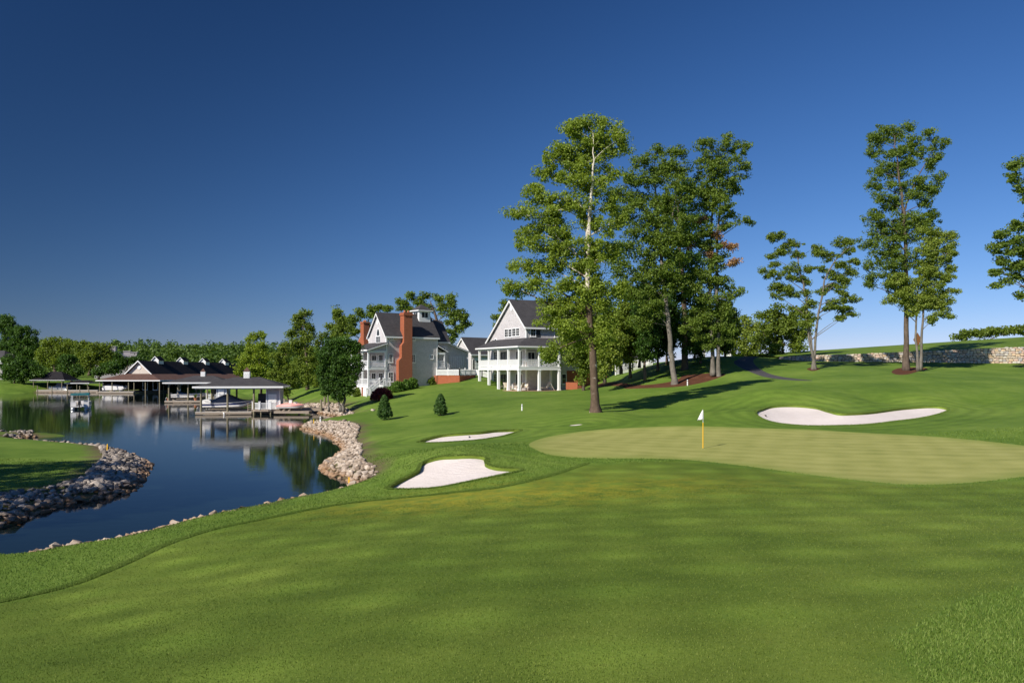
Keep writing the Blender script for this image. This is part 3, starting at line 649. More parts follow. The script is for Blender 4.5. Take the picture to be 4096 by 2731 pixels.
DZ = 0.0
_mesh0 = MB.mesh
def _mesh(s, name):
    s.v = [(a, b, c - DZ) for a, b, c in s.v]; return _mesh0(s, name)
MB.mesh = _mesh
class Frame:
    """a building's own axes on the plan: X along ang, Y to its left"""
    def __init__(s, x, y, ang): s.o = Vector((x, y)); s.a = Vector((math.cos(ang), math.sin(ang))); s.b = Vector((-math.sin(ang), math.cos(ang))); s.ang = ang
    def hitS(s, u, v, y0):             # (x, z) on the wall at local y = y0
        k = (u - U0) / FPX; p = s.o + s.b * y0              # p + a*t = (k*d, d)
        t = (k * p.y - p.x) / (s.a.x - k * s.a.y); d = p.y + s.a.y * t
        return t, CAM_H - (v - V0) / FPX * d
    def hitW(s, u, v, x0):
        k = (u - U0) / FPX; p = s.o + s.a * x0
        t = (k * p.y - p.x) / (s.b.x - k * s.b.y); d = p.y + s.b.y * t
        return t, CAM_H - (v - V0) / FPX * d
def fbox(mb, face, pl, s0, s1, z0, z1, o0, o1):
    """box on a wall: face 'S' (outward -Y, plane y=pl) or 'W' (outward -X, plane x=pl); o = distance outward"""
    s0, s1 = min(s0, s1), max(s0, s1)
    if face == 'S': mb.box(s0, s1, pl - o1, pl - o0, z0, z1)
    else: mb.box(pl - o1, pl - o0, s0, s1, z0, z1)
def window(parent, face, pl, s0, s1, z0, z1, cols=2, rows=2, fw=0.10, name='window', glass=None):
    s0, s1 = min(s0, s1), max(s0, s1); z0, z1 = min(z0, z1), max(z0, z1)
    m = MB()
    fbox(m, face, pl, s0, s0 + fw, z0, z1, 0, 0.07); fbox(m, face, pl, s1 - fw, s1, z0, z1, 0, 0.07)
    fbox(m, face, pl, s0 + fw, s1 - fw, z1 - fw * 1.2, z1, 0, 0.068); fbox(m, face, pl, s0 + fw, s1 - fw, z0, z0 + fw, 0, 0.068)
    a0, a1, c0, c1 = s0 + fw, s1 - fw, z0 + fw, z1 - fw * 1.2
    for i in range(1, cols):
        x = a0 + (a1 - a0) * i / cols; fbox(m, face, pl, x - 0.018, x + 0.018, c0, c1, 0.028, 0.046)
    for j in range(1, rows):
        z = c0 + (c1 - c0) * j / rows; fbox(m, face, pl, a0, a1, z - 0.018, z + 0.018, 0.026, 0.044)
    o = m.build(name, M_trim, parent)
    g = MB(); fbox(g, face, pl, a0 - 0.01, a1 + 0.01, c0 - 0.01, c1 + 0.01, 0.004, 0.025); g.build('pane', glass or M_glass, o)
    if z1 - z0 < 2.0 and name == 'window':
        q = MB(); fbox(q, face, pl, s0 - 0.06, s1 + 0.06, z0 - 0.07, z0, 0, 0.11); q.build('sill', M_trim, o)
    return o
def railing(parent, p, q, z0, h=0.95, gap=0.12, mat=None, bal=0.035, posts=False):
    """top and bottom rail with balusters between two plan points"""
    mat = mat or M_trim; p, q = Vector(p), Vector(q); L = (q - p).length; t = (q - p) / L
    m = MB(); m.bar((*p, z0 + h), (*q, z0 + h), 0.10, 0.08); m.bar((*p, z0 + 0.12), (*q, z0 + 0.12), 0.07, 0.07)
    o = m.build('railing', mat, parent); b = MB(); n = max(1, int(L / gap))
    for i in range(n):
        c = p + t * (L * (i + 0.5) / n); b.box(c.x - bal/2, c.x + bal/2, c.y - bal/2, c.y + bal/2, z0 + 0.155, z0 + h - 0.04)
    tag(b.build('balusters', mat, o), None, None, None, 'stuff'); return o
def slab(m, pts, th):                   # roof plane with thickness straight down
    m.prism([(a, b, c - th) for a, b, c in pts], (0, 0, th))
def post(parent, x, y, z0, z1, w=0.24, mat=None, name='post'):
    m = MB(); m.box(x - w/2, x + w/2, y - w/2, y + w/2, z0 + 0.12, z1 - 0.12)
    m.box(x - w*0.66, x + w*0.66, y - w*0.66, y + w*0.66, z0, z0 + 0.12); m.box(x - w*0.66, x + w*0.66, y - w*0.66, y + w*0.66, z1 - 0.12, z1)
    return m.build(name, mat or M_trim, parent)
def A(l, x0): return [((x0 + x / 3.485) / 4, (1150 + y / 3.485) / 4) for x, y in l]

# ------------------------------------------------------------------ house with the tall brick chimney
F1 = Frame(-19.22, 121.9, math.radians(37.7)); DZ = zb = 2.3
h1 = empty('house', (F1.o.x, F1.o.y, zb), F1.ang, 'grey shingled house with tall orange brick chimney and roof lantern', 'house')
def rS(l, y0, fr=F1, x0=1350): (a, b), (c, d) = A([(l[0], l[1]), (l[2], l[3])], x0); p = fr.hitS(a, b, y0); q = fr.hitS(c, d, y0); return min(p[0], q[0]), max(p[0], q[0]), min(p[1], q[1]), max(p[1], q[1])
def rW(l, xx, fr=F1, x0=1350): (a, b), (c, d) = A([(l[0], l[1]), (l[2], l[3])], x0); p = fr.hitW(a, b, xx); q = fr.hitW(c, d, xx); return min(p[0], q[0]), max(p[0], q[0]), min(p[1], q[1]), max(p[1], q[1])
LX, WY, EZ, RZ = 9.15, 5.5, 11.75, 15.1
MB().prism([(0, 0, zb), (0, WY, zb), (0, WY, EZ), (0, WY/2, RZ), (0, 0, EZ)], (LX, 0, 0)).build('wall', M_shingle, h1)
def gable_roof(parent, x0, x1, y0, y1, ez, rz, over=0.35, th=0.16, mat=None):
    m = MB(); yc = (y0 + y1) / 2; sl = (rz - ez) / (yc - y0); e = 0.32; t = th * 1.3
    slab(m, [(x0 - over, y0 - e, ez - e*sl + t), (x1 + over, y0 - e, ez - e*sl + t), (x1 + over, yc, rz + t), (x0 - over, yc, rz + t)], th)
    slab(m, [(x0 - over, yc, rz + t), (x1 + over, yc, rz + t), (x1 + over, y1 + e, ez - e*sl + t), (x0 - over, y1 + e, ez - e*sl + t)], th)
    r = m.build('roof', mat or M_roof, parent)
    k = MB()                            # white rake boards and fascia under the roof edge
    for xx in (x0 - over - 0.02, x1 + over - 0.10):
        for ya, za, yb, zb_ in ((y0 - e, ez - e*sl, yc, rz), (yc, rz, y1 + e, ez - e*sl)):
            k.prism([(xx, ya, za - 0.20), (xx, yb, zb_ - 0.20), (xx, yb, zb_ + 0.035), (xx, ya, za + 0.035)], (0.12, 0, 0))
    for yy in (y0 - e - 0.05, y1 + e - 0.05): k.box(x0 - over + 0.1, x1 + over - 0.1, yy, yy + 0.10, ez - e*sl - 0.16, ez - e*sl + 0.10)
    k.build('fascia', M_trim, r); return r
r1 = gable_roof(h1, 0, LX, 0, WY, EZ, RZ)
k = MB()
for (x, y) in ((0, 0), (LX, 0), (0, WY)):
    k = MB(); k.box(x - 0.06, x + 0.14 if x == 0 else x + 0.06, y - 0.06, y + 0.14, 3.2, EZ - 0.3); k.build('corner_board', M_trim, h1)
# chimney on the long wall
c = MB(); c.prism([(1.72, 0, 3.0), (4.12, 0, 3.0), (4.12, 0, 14.75), (2.66, 0, 14.75), (2.66, 0, 10.6), (2.25, 0, 10.1), (2.25, 0, 8.25), (1.72, 0, 7.7)], (0, -0.78, 0))
c.prism([(2.66, 0.0, 12.0), (4.12, 0.0, 12.0), (4.12, 0, 14.75), (2.66, 0, 14.75)], (0, 0.42, 0))
ch = c.build('chimney', M_brick, h1)
q = MB(); q.box(2.56, 4.22, -0.88, 0.52, 14.75, 15.05); q.box(2.64, 4.14, -0.80, 0.44, 15.05, 15.2); q.build('chimney_cap', M_brick, ch)
for x in (3.05, 3.7): q = MB(); q.lathe(x, -0.28, [(0.16, 15.2), (0.19, 15.3), (0.15, 15.55)], 10); q.build('chimney_pot', M_terra, ch)
# windows of the long wall and of the gable end
for l, c_, r_ in (((722, 660, 780, 722), 2, 2), ((1030, 672, 1088, 732), 2, 2), ((714, 918, 774, 1040), 2, 4), ((1028, 922, 1086, 1042), 2, 4), ((1284, 930, 1340, 990), 2, 2), ((706, 1170, 780, 1308), 2, 3)):
    window(h1, 'S', 0, *rS(l, 0), c_, r_)
a = rW((538, 672, 603, 765), 0); window(h1, 'W', 0, *a, 2, 3)
yc = (a[0] + a[1]) / 2; n = 10; rr = (a[1] - a[0]) / 2 * 0.72; zz = a[3] + 0.02
arch = [(0, yc + rr, zz)] + [(0, yc + rr * math.cos(math.pi * i / n), zz + 1.35 * math.sin(math.pi * i / n) * 0.95) for i in range(1, n)] + [(0, yc - rr, zz)]
o = MB().prism(arch, (-0.06, 0, 0)).build('window', M_trim, h1)
arch2 = [(-0.06, yc + (y - yc) * 0.72, zz + 0.06 + (z - zz) * 0.8) for _, y, z in arch]; MB().prism(arch2, (-0.012, 0, 0)).build('pane', M_glass, o)
ov = [(0, 2.75 + 0.28 * math.cos(t), 13.75 + 0.42 * math.sin(t)) for t in np.linspace(0, 2 * np.pi, 17)[:-1]]
MB().prism(ov, (-0.06, 0, 0)).build('gable_vent', M_trim, h1)
# two-storey porch on the gable end
D1, D2 = 4.0, 6.75; px = -3.05; PY = 5.6
m = MB(); m.box(px - 0.1, 0, -0.1, PY, D1 - 0.32, D1); m.box(px - 0.1, 0, -0.1, PY, D2 - 0.42, D2); m.build('porch_deck', M_trim, h1)
m = MB(); slab(m, [(px - 0.45, -0.4, 9.42), (0, -0.4, 10.55), (0, PY + 0.3, 10.55), (px - 0.45, PY + 0.3, 9.42)], 0.14); pr = m.build('porch_roof', M_roof, h1)
m = MB(); m.box(px - 0.5, px - 0.4, -0.42, PY + 0.3, 9.16, 9.36); m.box(px - 0.05, px + 0.15, 0.0, PY, 8.95, 9.25); m.box(px - 0.05, 0, -0.12, 0.06, 8.92, 9.24)
m.prism([(px - 0.48, -0.46, 9.14), (0, -0.46, 10.28), (0, -0.46, 10.42), (px - 0.48, -0.46, 9.30)], (0, 0.1, 0)); m.build('fascia', M_trim, pr)
MB().prism([(px, 0.0, 9.24), (0, 0.0, 9.24), (0, 0.0, 10.32), (px + 0.1, 0.0, 9.30)], (0, 0.08, 0)).build('gable_infill', M_shingle, pr)
m = MB(); m.box(px + 0.15, -0.01, PY - 0.12, PY - 0.02, D1, 9.0); m.build('porch_end_wall', M_shingle, h1)
for y in (0.0, 1.85, 3.7, 5.5):
    post(h1, px, y, D1, D2 - 0.42, 0.22); post(h1, px, y, D2, 8.98, 0.22)
post(h1, -0.18, 0.0, D1, D2 - 0.42, 0.18); post(h1, -0.18, 0.0, D2, 8.95, 0.18)
for y0, y1 in ((0.1, 1.75), (1.95, 3.6), (3.8, 5.4)):
    railing(h1, (px, y0), (px, y1), D2); railing(h1, (px, y0), (px, y1), D1)
railing(h1, (px + 0.1, 0), (-0.28, 0), D2); railing(h1, (px + 0.1, 0), (-1.15, 0), D1)
m = MB(); m.box(px - 0.02, px + 0.08, 0.05, PY, zb, D1 - 0.32); m.box(px + 0.1, -1.3, -0.06, 0.02, zb, D1 - 0.32); m.build('porch_skirt', M_trim, h1)
m = MB(); m.box(px - 0.12, px + 0.18, 1.7, 2.0, zb, D1 - 0.32); m.box(px - 0.12, px + 0.18, 3.6, 3.9, zb, D1 - 0.32); m.build('brick_pier', M_brick, h1)
for l in ((480, 935, 548, 1030), (580, 925, 640, 1040), (478, 1180, 540, 1290), (575, 1180, 640, 1330)):
    s = rW(l, 0.0); window(h1, 'W', 0, s[0], s[1], s[2], s[3], 2, 1, 0.09, 'porch_door')
# stairs down from the lower porch
m = MB(); m.box(-1.2, -0.05, -1.35, -0.12, D1 - 0.2, D1)
for i in range(9):
    t = (i + 1) / 10; m.box(-1.2 - 2.2 * t, -1.2 - 2.2 * t + 0.27, -1.3, -0.18, D1 - 1.65 * t - 0.05, D1 - 1.65 * t)
for yy in (-1.35, -0.14): m.prism([(-1.2, yy, D1 - 0.25), (-1.2, yy, D1), (-3.45, yy, D1 - 1.62), (-3.45, yy, D1 - 1.7), (-3.2, yy, D1 - 1.75)], (0, 0.05, 0))
st = m.build('stairs', M_trim, h1)
for yy in (-1.33, -0.13):
    m = MB(); m.bar((-1.2, yy, D1 + 0.95), (-3.4, yy, D1 - 0.7), 0.07, 0.08); m.bar((-1.2, yy, D1 + 0.15), (-3.4, yy, D1 - 1.5), 0.05, 0.06)
    for i in range(13): x = -1.3 - i * 0.165; z = D1 + 0.15 - (x + 1.2) * -0.75; m.box(x - 0.017, x + 0.017, yy - 0.017, yy + 0.017, z, z + 0.8)
    m.build('handrail', M_trim, st)
    for x, z in ((-1.2, D1 - 0.2), (-3.4, D1 - 1.8)): post(st, x, yy, z, z + 1.35, 0.13)
post(st, -0.08, -1.33, D1 - 0.2, D1 + 1.15, 0.13); railing(st, (-1.1, -1.33), (-0.15, -1.33), D1)
# chimneyed wing on the far side
MB().prism([(0.6, WY + 0.01, zb), (0.6, 10.6, zb), (0.6, 10.6, 10.4), (0.6, 8.05, 12.8), (0.6, WY + 0.01, 10.4)], (8.5, 0, 0)).build('wall', M_shingle, h1)
gable_roof(h1, 0.6, 9.1, WY + 0.1, 10.6, 10.4, 12.8, 0.3)
c = MB(); c.box(-0.4, 0.6, 6.6, 8.6, zb, 11.0); c.box(-0.4, 0.62, 6.7, 7.8, 11.0, 13.75); c.prism([(-0.4, 7.8, 11.0), (-0.4, 8.6, 11.0), (-0.4, 7.8, 11.7)], (1.0, 0, 0)); ch2 = c.build('chimney', M_brick, h1)
q = MB(); q.box(-0.48, 0.7, 6.62, 7.88, 13.75, 14.0); q.build('chimney_cap', M_brick, ch2)
for y in (7.0, 7.5): q = MB(); q.lathe(0.1, y, [(0.15, 14.0), (0.12, 14.3)], 8); q.build('chimney_pot', M_terra, ch2)
# set-back bay, little porch and lean-to on the near right
BX = F1.hitS(*A([(1535, 700)], 1350)[0], 1.3)[0]
MB().prism([(LX + 0.01, 1.3, 3.5), (LX + 0.01, WY, 3.5), (LX + 0.01, WY, 11.4), (LX + 0.01, 3.4, 14.3), (LX + 0.01, 1.3, 11.3)], (BX - LX, 0, 0)).build('wall', M_shingle, h1)
m = MB(); slab(m, [(LX + 0.02, 0.95, 10.98), (BX + 0.3, 0.95, 10.98), (BX + 0.3, 3.4, 14.48), (LX + 0.02, 3.4, 14.48)], 0.16); slab(m, [(LX + 0.02, 3.4, 14.48), (BX + 0.3, 3.4, 14.48), (BX + 0.3, 5.85, 11.1), (LX + 0.02, 5.85, 11.1)], 0.16)
rb = m.build('roof', M_roof, h1); m = MB(); m.box(LX + 0.4, BX + 0.3, 0.90, 1.0, 10.68, 10.86); m.build('fascia', M_trim, rb)
s = rS((1462, 825, 1508, 890), 1.3); window(h1, 'S', 1.3, *s, 2, 2)
p0 = F1.hitS(*A([(1540, 770)], 1350)[0], 1.8); p1 = F1.hitS(*A([(1820, 900)], 1350)[0], 1.8)
MB().prism([(BX + 0.01, 1.8, 3.9), (p1[0], 1.8, 3.9), (p1[0], 1.8, p1[1]), (BX + 0.01, 1.8, p0[1])], (0, 4.2, 0)).build('lean_to_wall', M_shingle, h1)
m = MB(); slab(m, [(BX, 1.5, p0[1] + 0.22), (p1[0] + 0.3, 1.5, p1[1] + 0.12), (p1[0] + 0.3, 6.2, p1[1] + 0.12), (BX, 6.2, p0[1] + 0.22)], 0.14); lr = m.build('lean_to_roof', M_roof, h1)
m = MB(); m.prism([(BX, 1.42, p0[1] - 0.05), (p1[0] + 0.32, 1.42, p1[1] - 0.13), (p1[0] + 0.32, 1.42, p1[1] + 0.02), (BX, 1.42, p0[1] + 0.12)], (0, 0.09, 0)); m.box(p1[0] - 0.14, p1[0] + 0.02, 1.76, 1.9, 3.9, p1[1]); m.build('fascia', M_trim, lr)
s = rS((1560, 955, 1752, 1112), 1.8); m = MB()
for i in range(8): x = s[0] + (s[1] - s[0]) * i / 7; m.box(x - 0.03, x + 0.03, 1.70, 1.74, s[2], s[3])
for i in range(7): z = s[2] + (s[3] - s[2]) * i / 6; m.box(s[0], s[1], 1.74, 1.77, z - 0.03, z + 0.03)
m.build('trellis', M_trim, h1)
sx = F1.hitS(*A([(1490, 900)], 1350)[0], 0.1)[0]; zr = F1.hitS(*A([(1490, 885)], 1350)[0], 0.1)[1]; zd = F1.hitS(*A([(1440, 1100)], 1350)[0], 0.1)[1]
m = MB(); slab(m, [(LX + 0.07, -0.2, zr + 1.0), (sx + 0.5, -0.2, zr + 0.05), (sx + 0.5, 1.3, zr + 0.05), (LX + 0.07, 1.3, zr + 1.0)], 0.12); er = m.build('entry_roof', M_roof, h1)
m = MB(); m.prism([(LX + 0.07, -0.26, zr + 0.78), (sx + 0.52, -0.26, zr - 0.17), (sx + 0.52, -0.26, zr - 0.03), (LX + 0.07, -0.26, zr + 0.9)], (0, 0.08, 0)); m.box(LX + 0.07, sx + 0.1, 0.0, 0.12, zr - 0.5, zr - 0.2); m.build('fascia', M_trim, er)
post(h1, sx, 0.1, zd, zr - 0.2, 0.16); m = MB(); m.box(LX + 0.07, sx + 0.2, 0, 1.3, zd - 0.3, zd); m.build('entry_deck', M_trim, h1)
railing(h1, (LX + 0.1, 0.08), (sx - 0.1, 0.08), zd, 0.9)
m = MB(); m.bar((sx + 0.1, 0.1, zd + 0.9), (sx + 1.1, 0.1, zd + 0.3), 0.07, 0.07)
for i in range(6): m.box(sx + 0.2 + i * 0.16, sx + 0.23 + i * 0.16, 0.08, 0.11, zd - 0.3, zd + 0.8 - i * 0.1)
m.build('handrail', M_trim, h1)
window(h1, 'S', 1.3, LX + 0.3, LX + 1.15, zd, zd + 2.1, 1, 2, 0.1, 'entry_door')
# roof lantern
lx, lz = 7.9, 14.3; yc = WY / 2
L = MB(); L.box(lx - 1.05, lx + 1.05, yc - 1.05, yc + 1.05, lz - 0.9, lz + 1.55); cu = L.build('cupola', M_trim, h1)
L = MB(); e = 1.35; L.add([(lx - e, yc - e, lz + 1.62), (lx + e, yc - e, lz + 1.62), (lx + e, yc + e, lz + 1.62), (lx - e, yc + e, lz + 1.62), (lx, yc, lz + 2.65)], [(0, 1, 4), (1, 2, 4), (2, 3, 4), (3, 0, 4), (3, 2, 1, 0)]); L.build('cupola_roof', M_roof, cu)
L = MB(); L.box(lx - e - 0.03, lx + e + 0.03, yc - e - 0.03, yc + e + 0.03, lz + 1.45, lz + 1.61); L.build('cupola_eave', M_trim, cu)
for f_, pl, c0 in (('S', yc - 1.05, lx), ('W', lx - 1.05, yc)):
    g = MB()
    for q_ in ((-0.55, -0.05), (0.05, 0.55)): fbox(g, f_, pl, c0 + q_[0], c0 + q_[1], lz + 0.45, lz + 1.25, 0, 0.02)
    g.build('cupola_window', M_glass, cu)

# ------------------------------------------------------------------ garage between the houses
DZ = zb = 6.0; FG = Frame(-7.3, 143.0, math.radians(37.7))
g = empty('garage', (FG.o.x, FG.o.y, zb), FG.ang, 'low grey shingled garage with white door between the two houses', 'garage')
MB().prism([(0, 0, zb), (0, 5.6, zb), (0, 5.6, 9.4), (0, 2.8, 12.15), (0, 0, 9.4)], (16, 0, 0)).build('wall', M_shingle, g)
gable_roof(g, 0, 16, 0, 5.6, 9.4, 12.15, 0.3)
s = FG.hitS(*A([(170, 980)], 1850)[0], 0); s2 = FG.hitS(*A([(352, 1080)], 1850)[0], 0)
dr = MB(); dr.box(s[0], s[0] + 4.2, -0.05, 0, zb, 8.5); dr = dr.build('garage_door', M_trim, g)
for i in range(4): q = MB(); q.box(s[0] + 0.25 + i * 1.0, s[0] + 0.95 + i * 1.0, -0.065, -0.05, 7.7, 8.05); q.build('pane', M_glass, dr)
for i in range(1, 4): q = MB(); q.box(s[0], s[0] + 4.2, -0.06, -0.052, zb + i * 0.62 - 0.015, zb + i * 0.62 + 0.015); q.build('door_joint', M_dark, dr)
window(g, 'S', 0, 0.25, 1.1, zb, 8.3, 1, 2, 0.08, 'side_door')

# ------------------------------------------------------------------ house with the two-storey white veranda
F2 = Frame(1.03, 114.0, math.radians(28.4)); DZ = zb = 3.2
h2 = empty('house', (F2.o.x, F2.o.y, zb), F2.ang, 'grey shingled house with steep gable and two storey white veranda', 'house')
BW = 2.6; BY1 = 14.9; BX1 = 17.0; ya = 7.2; za = 16.85; zr_ = 12.75; zl_ = 10.9
MB().prism([(BW, BW, zb), (BW, BY1, zb), (BW, BY1, zl_), (BW, ya, za), (BW, BW, zr_)], (BX1 - BW, 0, 0)).build('wall', M_shingle, h2)
m = MB(); slab(m, [(BW - 0.4, BW - 0.35, zr_ - 0.1), (BX1 + 0.4, BW - 0.35, zr_ - 0.1), (BX1 + 0.4, ya, za + 0.22), (BW - 0.4, ya, za + 0.22)], 0.17)
slab(m, [(BW - 0.4, ya, za + 0.22), (BX1 + 0.4, ya, za + 0.22), (BX1 + 0.4, BY1 + 0.4, zl_ - 0.1), (BW - 0.4, BY1 + 0.4, zl_ - 0.1)], 0.17); r2 = m.build('roof', M_roof, h2)
k = MB(); xx = BW - 0.43
for y0, z0, y1, z1_ in ((BW - 0.4, zr_ - 0.3, ya, za), (ya, za, BY1 + 0.45, zl_ - 0.32)):
    k.prism([(xx, y0, z0 - 0.22), (xx, y1, z1_ - 0.22), (xx, y1, z1_ + 0.08), (xx, y0, z0 + 0.08)], (0.13, 0, 0))
k.box(BW - 0.3, BX1 + 0.3, BW - 0.45, BW - 0.35, zr_ - 0.42, zr_ - 0.16); k.build('fascia', M_trim, r2)
k = MB(); k.box(BW - 0.06, BW + 0.15, BW - 0.06, BW + 0.15, zb, zr_ - 0.2); k.build('corner_board', M_trim, h2)
rW2 = lambda l: rW(l, BW, F2, 1850); rS2 = lambda l: rS(l, BW, F2, 1850)
for l, c_, r_ in (((590, 572, 640, 688), 2, 3), ((642, 570, 690, 686), 2, 3), ((694, 562, 746, 676), 2, 3), ((748, 556, 796, 672), 2, 3), ((436, 885, 488, 1002), 2, 4), ((436, 1190, 484, 1362), 2, 5)):
    window(h2, 'W', BW, *rW2(l), c_, r_, 0.09)
for l in ((530, 880, 626, 1010), (745, 872, 838, 1010), (528, 1188, 628, 1385), (742, 1188, 838, 1385)):
    s = rW2(l); dz = 6.80 if l[1] < 1000 else 3.32; window(h2, 'W', BW, s[0], s[1], dz, max(s[3], dz + 2.1), 4, 1, 0.10, 'french_door')
for l in ((945, 548, 1022, 682), (1280, 560, 1354, 690)):
    s = rS2(l); window(h2, 'S', BW, *s, 2, 2, 0.1)
    q = MB(); q.box(s[1] + 0.06, s[1] + 0.75, BW - 0.05, BW, s[2], s[3]); q.build('shutter', M_dark, h2)
for l in ((905, 872, 1010, 1010),): s = rS2(l); window(h2, 'S', BW, s[0], s[1], 6.80, 9.0, 2, 1, 0.1, 'french_door')
for l in ((1160, 880, 1250, 1010), (1385, 900, 1425, 1020)): s = rS2(l); window(h2, 'S', BW, s[0], s[1], 7.5, 9.0, 2, 2, 0.1)
s = rS2((1378, 1192, 1448, 1338)); window(h2, 'S', BW, *s, 1, 2, 0.1)
cy, czv = rW2((665, 225, 705, 300))[0:2], rW2((665, 225, 705, 300))[2:4]; ym, zm = sum(cy) / 2, sum(czv) / 2
MB().prism([(BW, ym + 0.42 * math.cos(t), zm + 0.68 * math.sin(t)) for t in np.linspace(0, 2 * np.pi, 19)[:-1]], (-0.07, 0, 0)).build('gable_vent', M_trim, h2)
s = rW2((440, 700, 486, 755)); ym = (s[0] + s[1]) / 2; rr = (s[1] - s[0]) / 2; z0_ = s[2] - 0.3
pa = [(BW, ym + rr, z0_)] + [(BW, ym + rr * math.cos(math.pi * i / 10), z0_ + 0.3 + (s[3] - s[2]) * math.sin(math.pi * i / 10)) for i in range(0, 11)] + [(BW, ym - rr, z0_)]
o = MB().prism(pa, (-0.06, 0, 0)).build('window', M_trim, h2); MB().prism([(BW - 0.06, ym + (y - ym) * 0.7, z0_ + 0.05 + (z - z0_) * 0.78) for _, y, z in pa], (-0.012, 0, 0)).build('pane', M_glass, o)
# veranda
VY, VX = 12.86, 6.68; DK = 6.78
m = MB(); m.box(-0.16, BW, -0.16, VY + 0.16, DK - 0.5, DK); m.box(BW + 0.001, VX + 0.16, -0.157, BW - 0.07, DK - 0.497, DK - 0.003); m.build('balcony_deck', M_trim, h2)
m = MB(); m.box(-0.19, -0.16, -0.16, VY + 0.16, DK - 0.12, DK - 0.02); m.box(-0.16, VX + 0.16, -0.19, -0.16, DK - 0.12, DK - 0.02); m.build('deck_moulding', M_trim, h2)
e = 0.45; ev, tv = 9.78, 11.05
m = MB(); slab(m, [(-e, -e, ev), (BW, BW, tv), (BW, VY + 0.5, tv), (-e, VY + 0.5, ev)], 0.14); slab(m, [(-e, -e, ev), (VX + e + 3, -e, ev), (VX + e + 3, BW, tv), (BW, BW, tv)], 0.14); vr = m.build('veranda_roof', M_roof, h2)
m = MB(); m.box(-e - 0.07, -e, -e - 0.07, VY + 0.55, ev - 0.26, ev - 0.06); m.box(-e, VX + e + 3, -e - 0.07, -e, ev - 0.26, ev - 0.06)
m.box(-0.14, 0.14, 0.14, VY + 0.14, 9.30, 9.62); m.box(-0.14, VX + 0.14, -0.14, 0.14, 9.30, 9.62); m.box(0.2, BW - 0.05, 0.2, VY, 9.45, 9.5); m.build('fascia', M_trim, vr)
for y in (0, 3.2, 6.4, 9.6, VY): post(h2, 0, y, 3.3, DK - 0.5, 0.34); post(h2, 0, y, DK, 9.30, 0.27)
for x in (3.31, VX): post(h2, x, 0, 3.3, DK - 0.5, 0.34); post(h2, x, 0, DK, 9.30, 0.27)
post(h2, VX, BW - 0.3, 3.3, DK - 0.5, 0.3)
for a_, b_ in ((0.15, 3.05), (3.35, 6.25), (6.55, 9.45), (9.75, 12.7)): railing(h2, (0, a_), (0, b_), DK, 1.0, 0.085, None, 0.045)
railing(h2, (0.15, 0), (3.15, 0), DK, 1.0, 0.16, None, 0.05); railing(h2, (3.46, 0), (VX - 0.15, 0), DK, 1.0, 0.16, None, 0.05)
m = MB(); m.box(-0.3, BW, -0.3, VY + 0.3, zb - 0.3, 3.3); m.box(BW + 0.001, VX + 0.3, -0.297, BW - 0.005, zb - 0.3, 3.297); m.build('patio_slab', M_patio, h2)
s = rS2((1452, 1140, 1660, 1400)); m = MB(); m.box(s[0], BX1 + 0.02, BW - 0.05, BW - 0.003, 2.5, 6.2); m.build('basement_wall', M_brick, h2)
# dining set inside the upper veranda
m = MB(); m.box(0.5, 1.7, 0.7, 1.5, DK + 0.68, DK + 0.74)
for x in (0.6, 1.6):
    for y in (0.8, 1.4): m.box(x - 0.03, x + 0.03, y - 0.03, y + 0.03, DK, DK + 0.68)
DZ = 0.0; pt = lambda F, x, y: F.o + F.a * x + F.b * y
m.v = [(*pt(F2, a, b), c) for a, b, c in m.v]; tag(m.build('wooden_table', plain('teak', (0.30, 0.13, 0.06), 0.6, 0.3, 0.25, 6)), 'brown wooden table on the upper veranda near its corner', 'table')
# ------------------------------------------------------------------ covered boat docks
M_hull = plain('white_gelcoat', (0.80, 0.78, 0.76), 0.25, 0.5, 0.04, 2)
M_navy = plain('navy_gelcoat', (0.015, 0.025, 0.11), 0.25, 0.5, 0.1, 2)
M_pink = plain('faded_pink_gelcoat', (0.80, 0.36, 0.31), 0.4, 0.4, 0.1, 2)
M_cover = plain('charcoal_boat_cover', (0.15, 0.15, 0.18), 0.8, 0.15, 0.25, 2, bump=0.2)
M_teal = plain('teal_canvas', (0.01, 0.19, 0.22), 0.7, 0.2, 0.15, 3)
M_seat = plain('beige_vinyl', (0.62, 0.54, 0.45), 0.5, 0.3, 0.1, 4)
M_yellow = plain('yellow_paint', (0.78, 0.45, 0.03), 0.5, 0.3, 0.08, 5)
DZ = 0.0
def hip_roof(parent, x0, x1, y0, y1, ez, rx0, rx1, ry, rz, mat, th=0.12, fh=0.22, name='roof'):
    m = MB(); e = [(x0, y0, ez), (x1, y0, ez), (x1, y1, ez), (x0, y1, ez)]; a, b = (rx0, ry, rz), (rx1, ry, rz)
    m.add(e + [a, b], [(0, 1, 5, 4), (1, 2, 5), (2, 3, 4, 5), (3, 0, 4), (3, 2, 1, 0)]); r = m.build(name, mat, parent)
    k = MB(); w = 0.06
    k.box(x0 - w, x1 + w, y0 - w, y0, ez - fh, ez + 0.02); k.box(x0 - w, x1 + w, y1, y1 + w, ez - fh, ez + 0.02)
    k.box(x0 - w, x0, y0, y1, ez - fh, ez + 0.02); k.box(x1, x1 + w, y0, y1, ez - fh, ez + 0.02); k.box(x0 + 0.2, x1 - 0.2, y0 + 0.35, y0 + 0.5, ez - fh - 0.16, ez - fh + 0.12)
    k.build('fascia', M_trim, r); return r
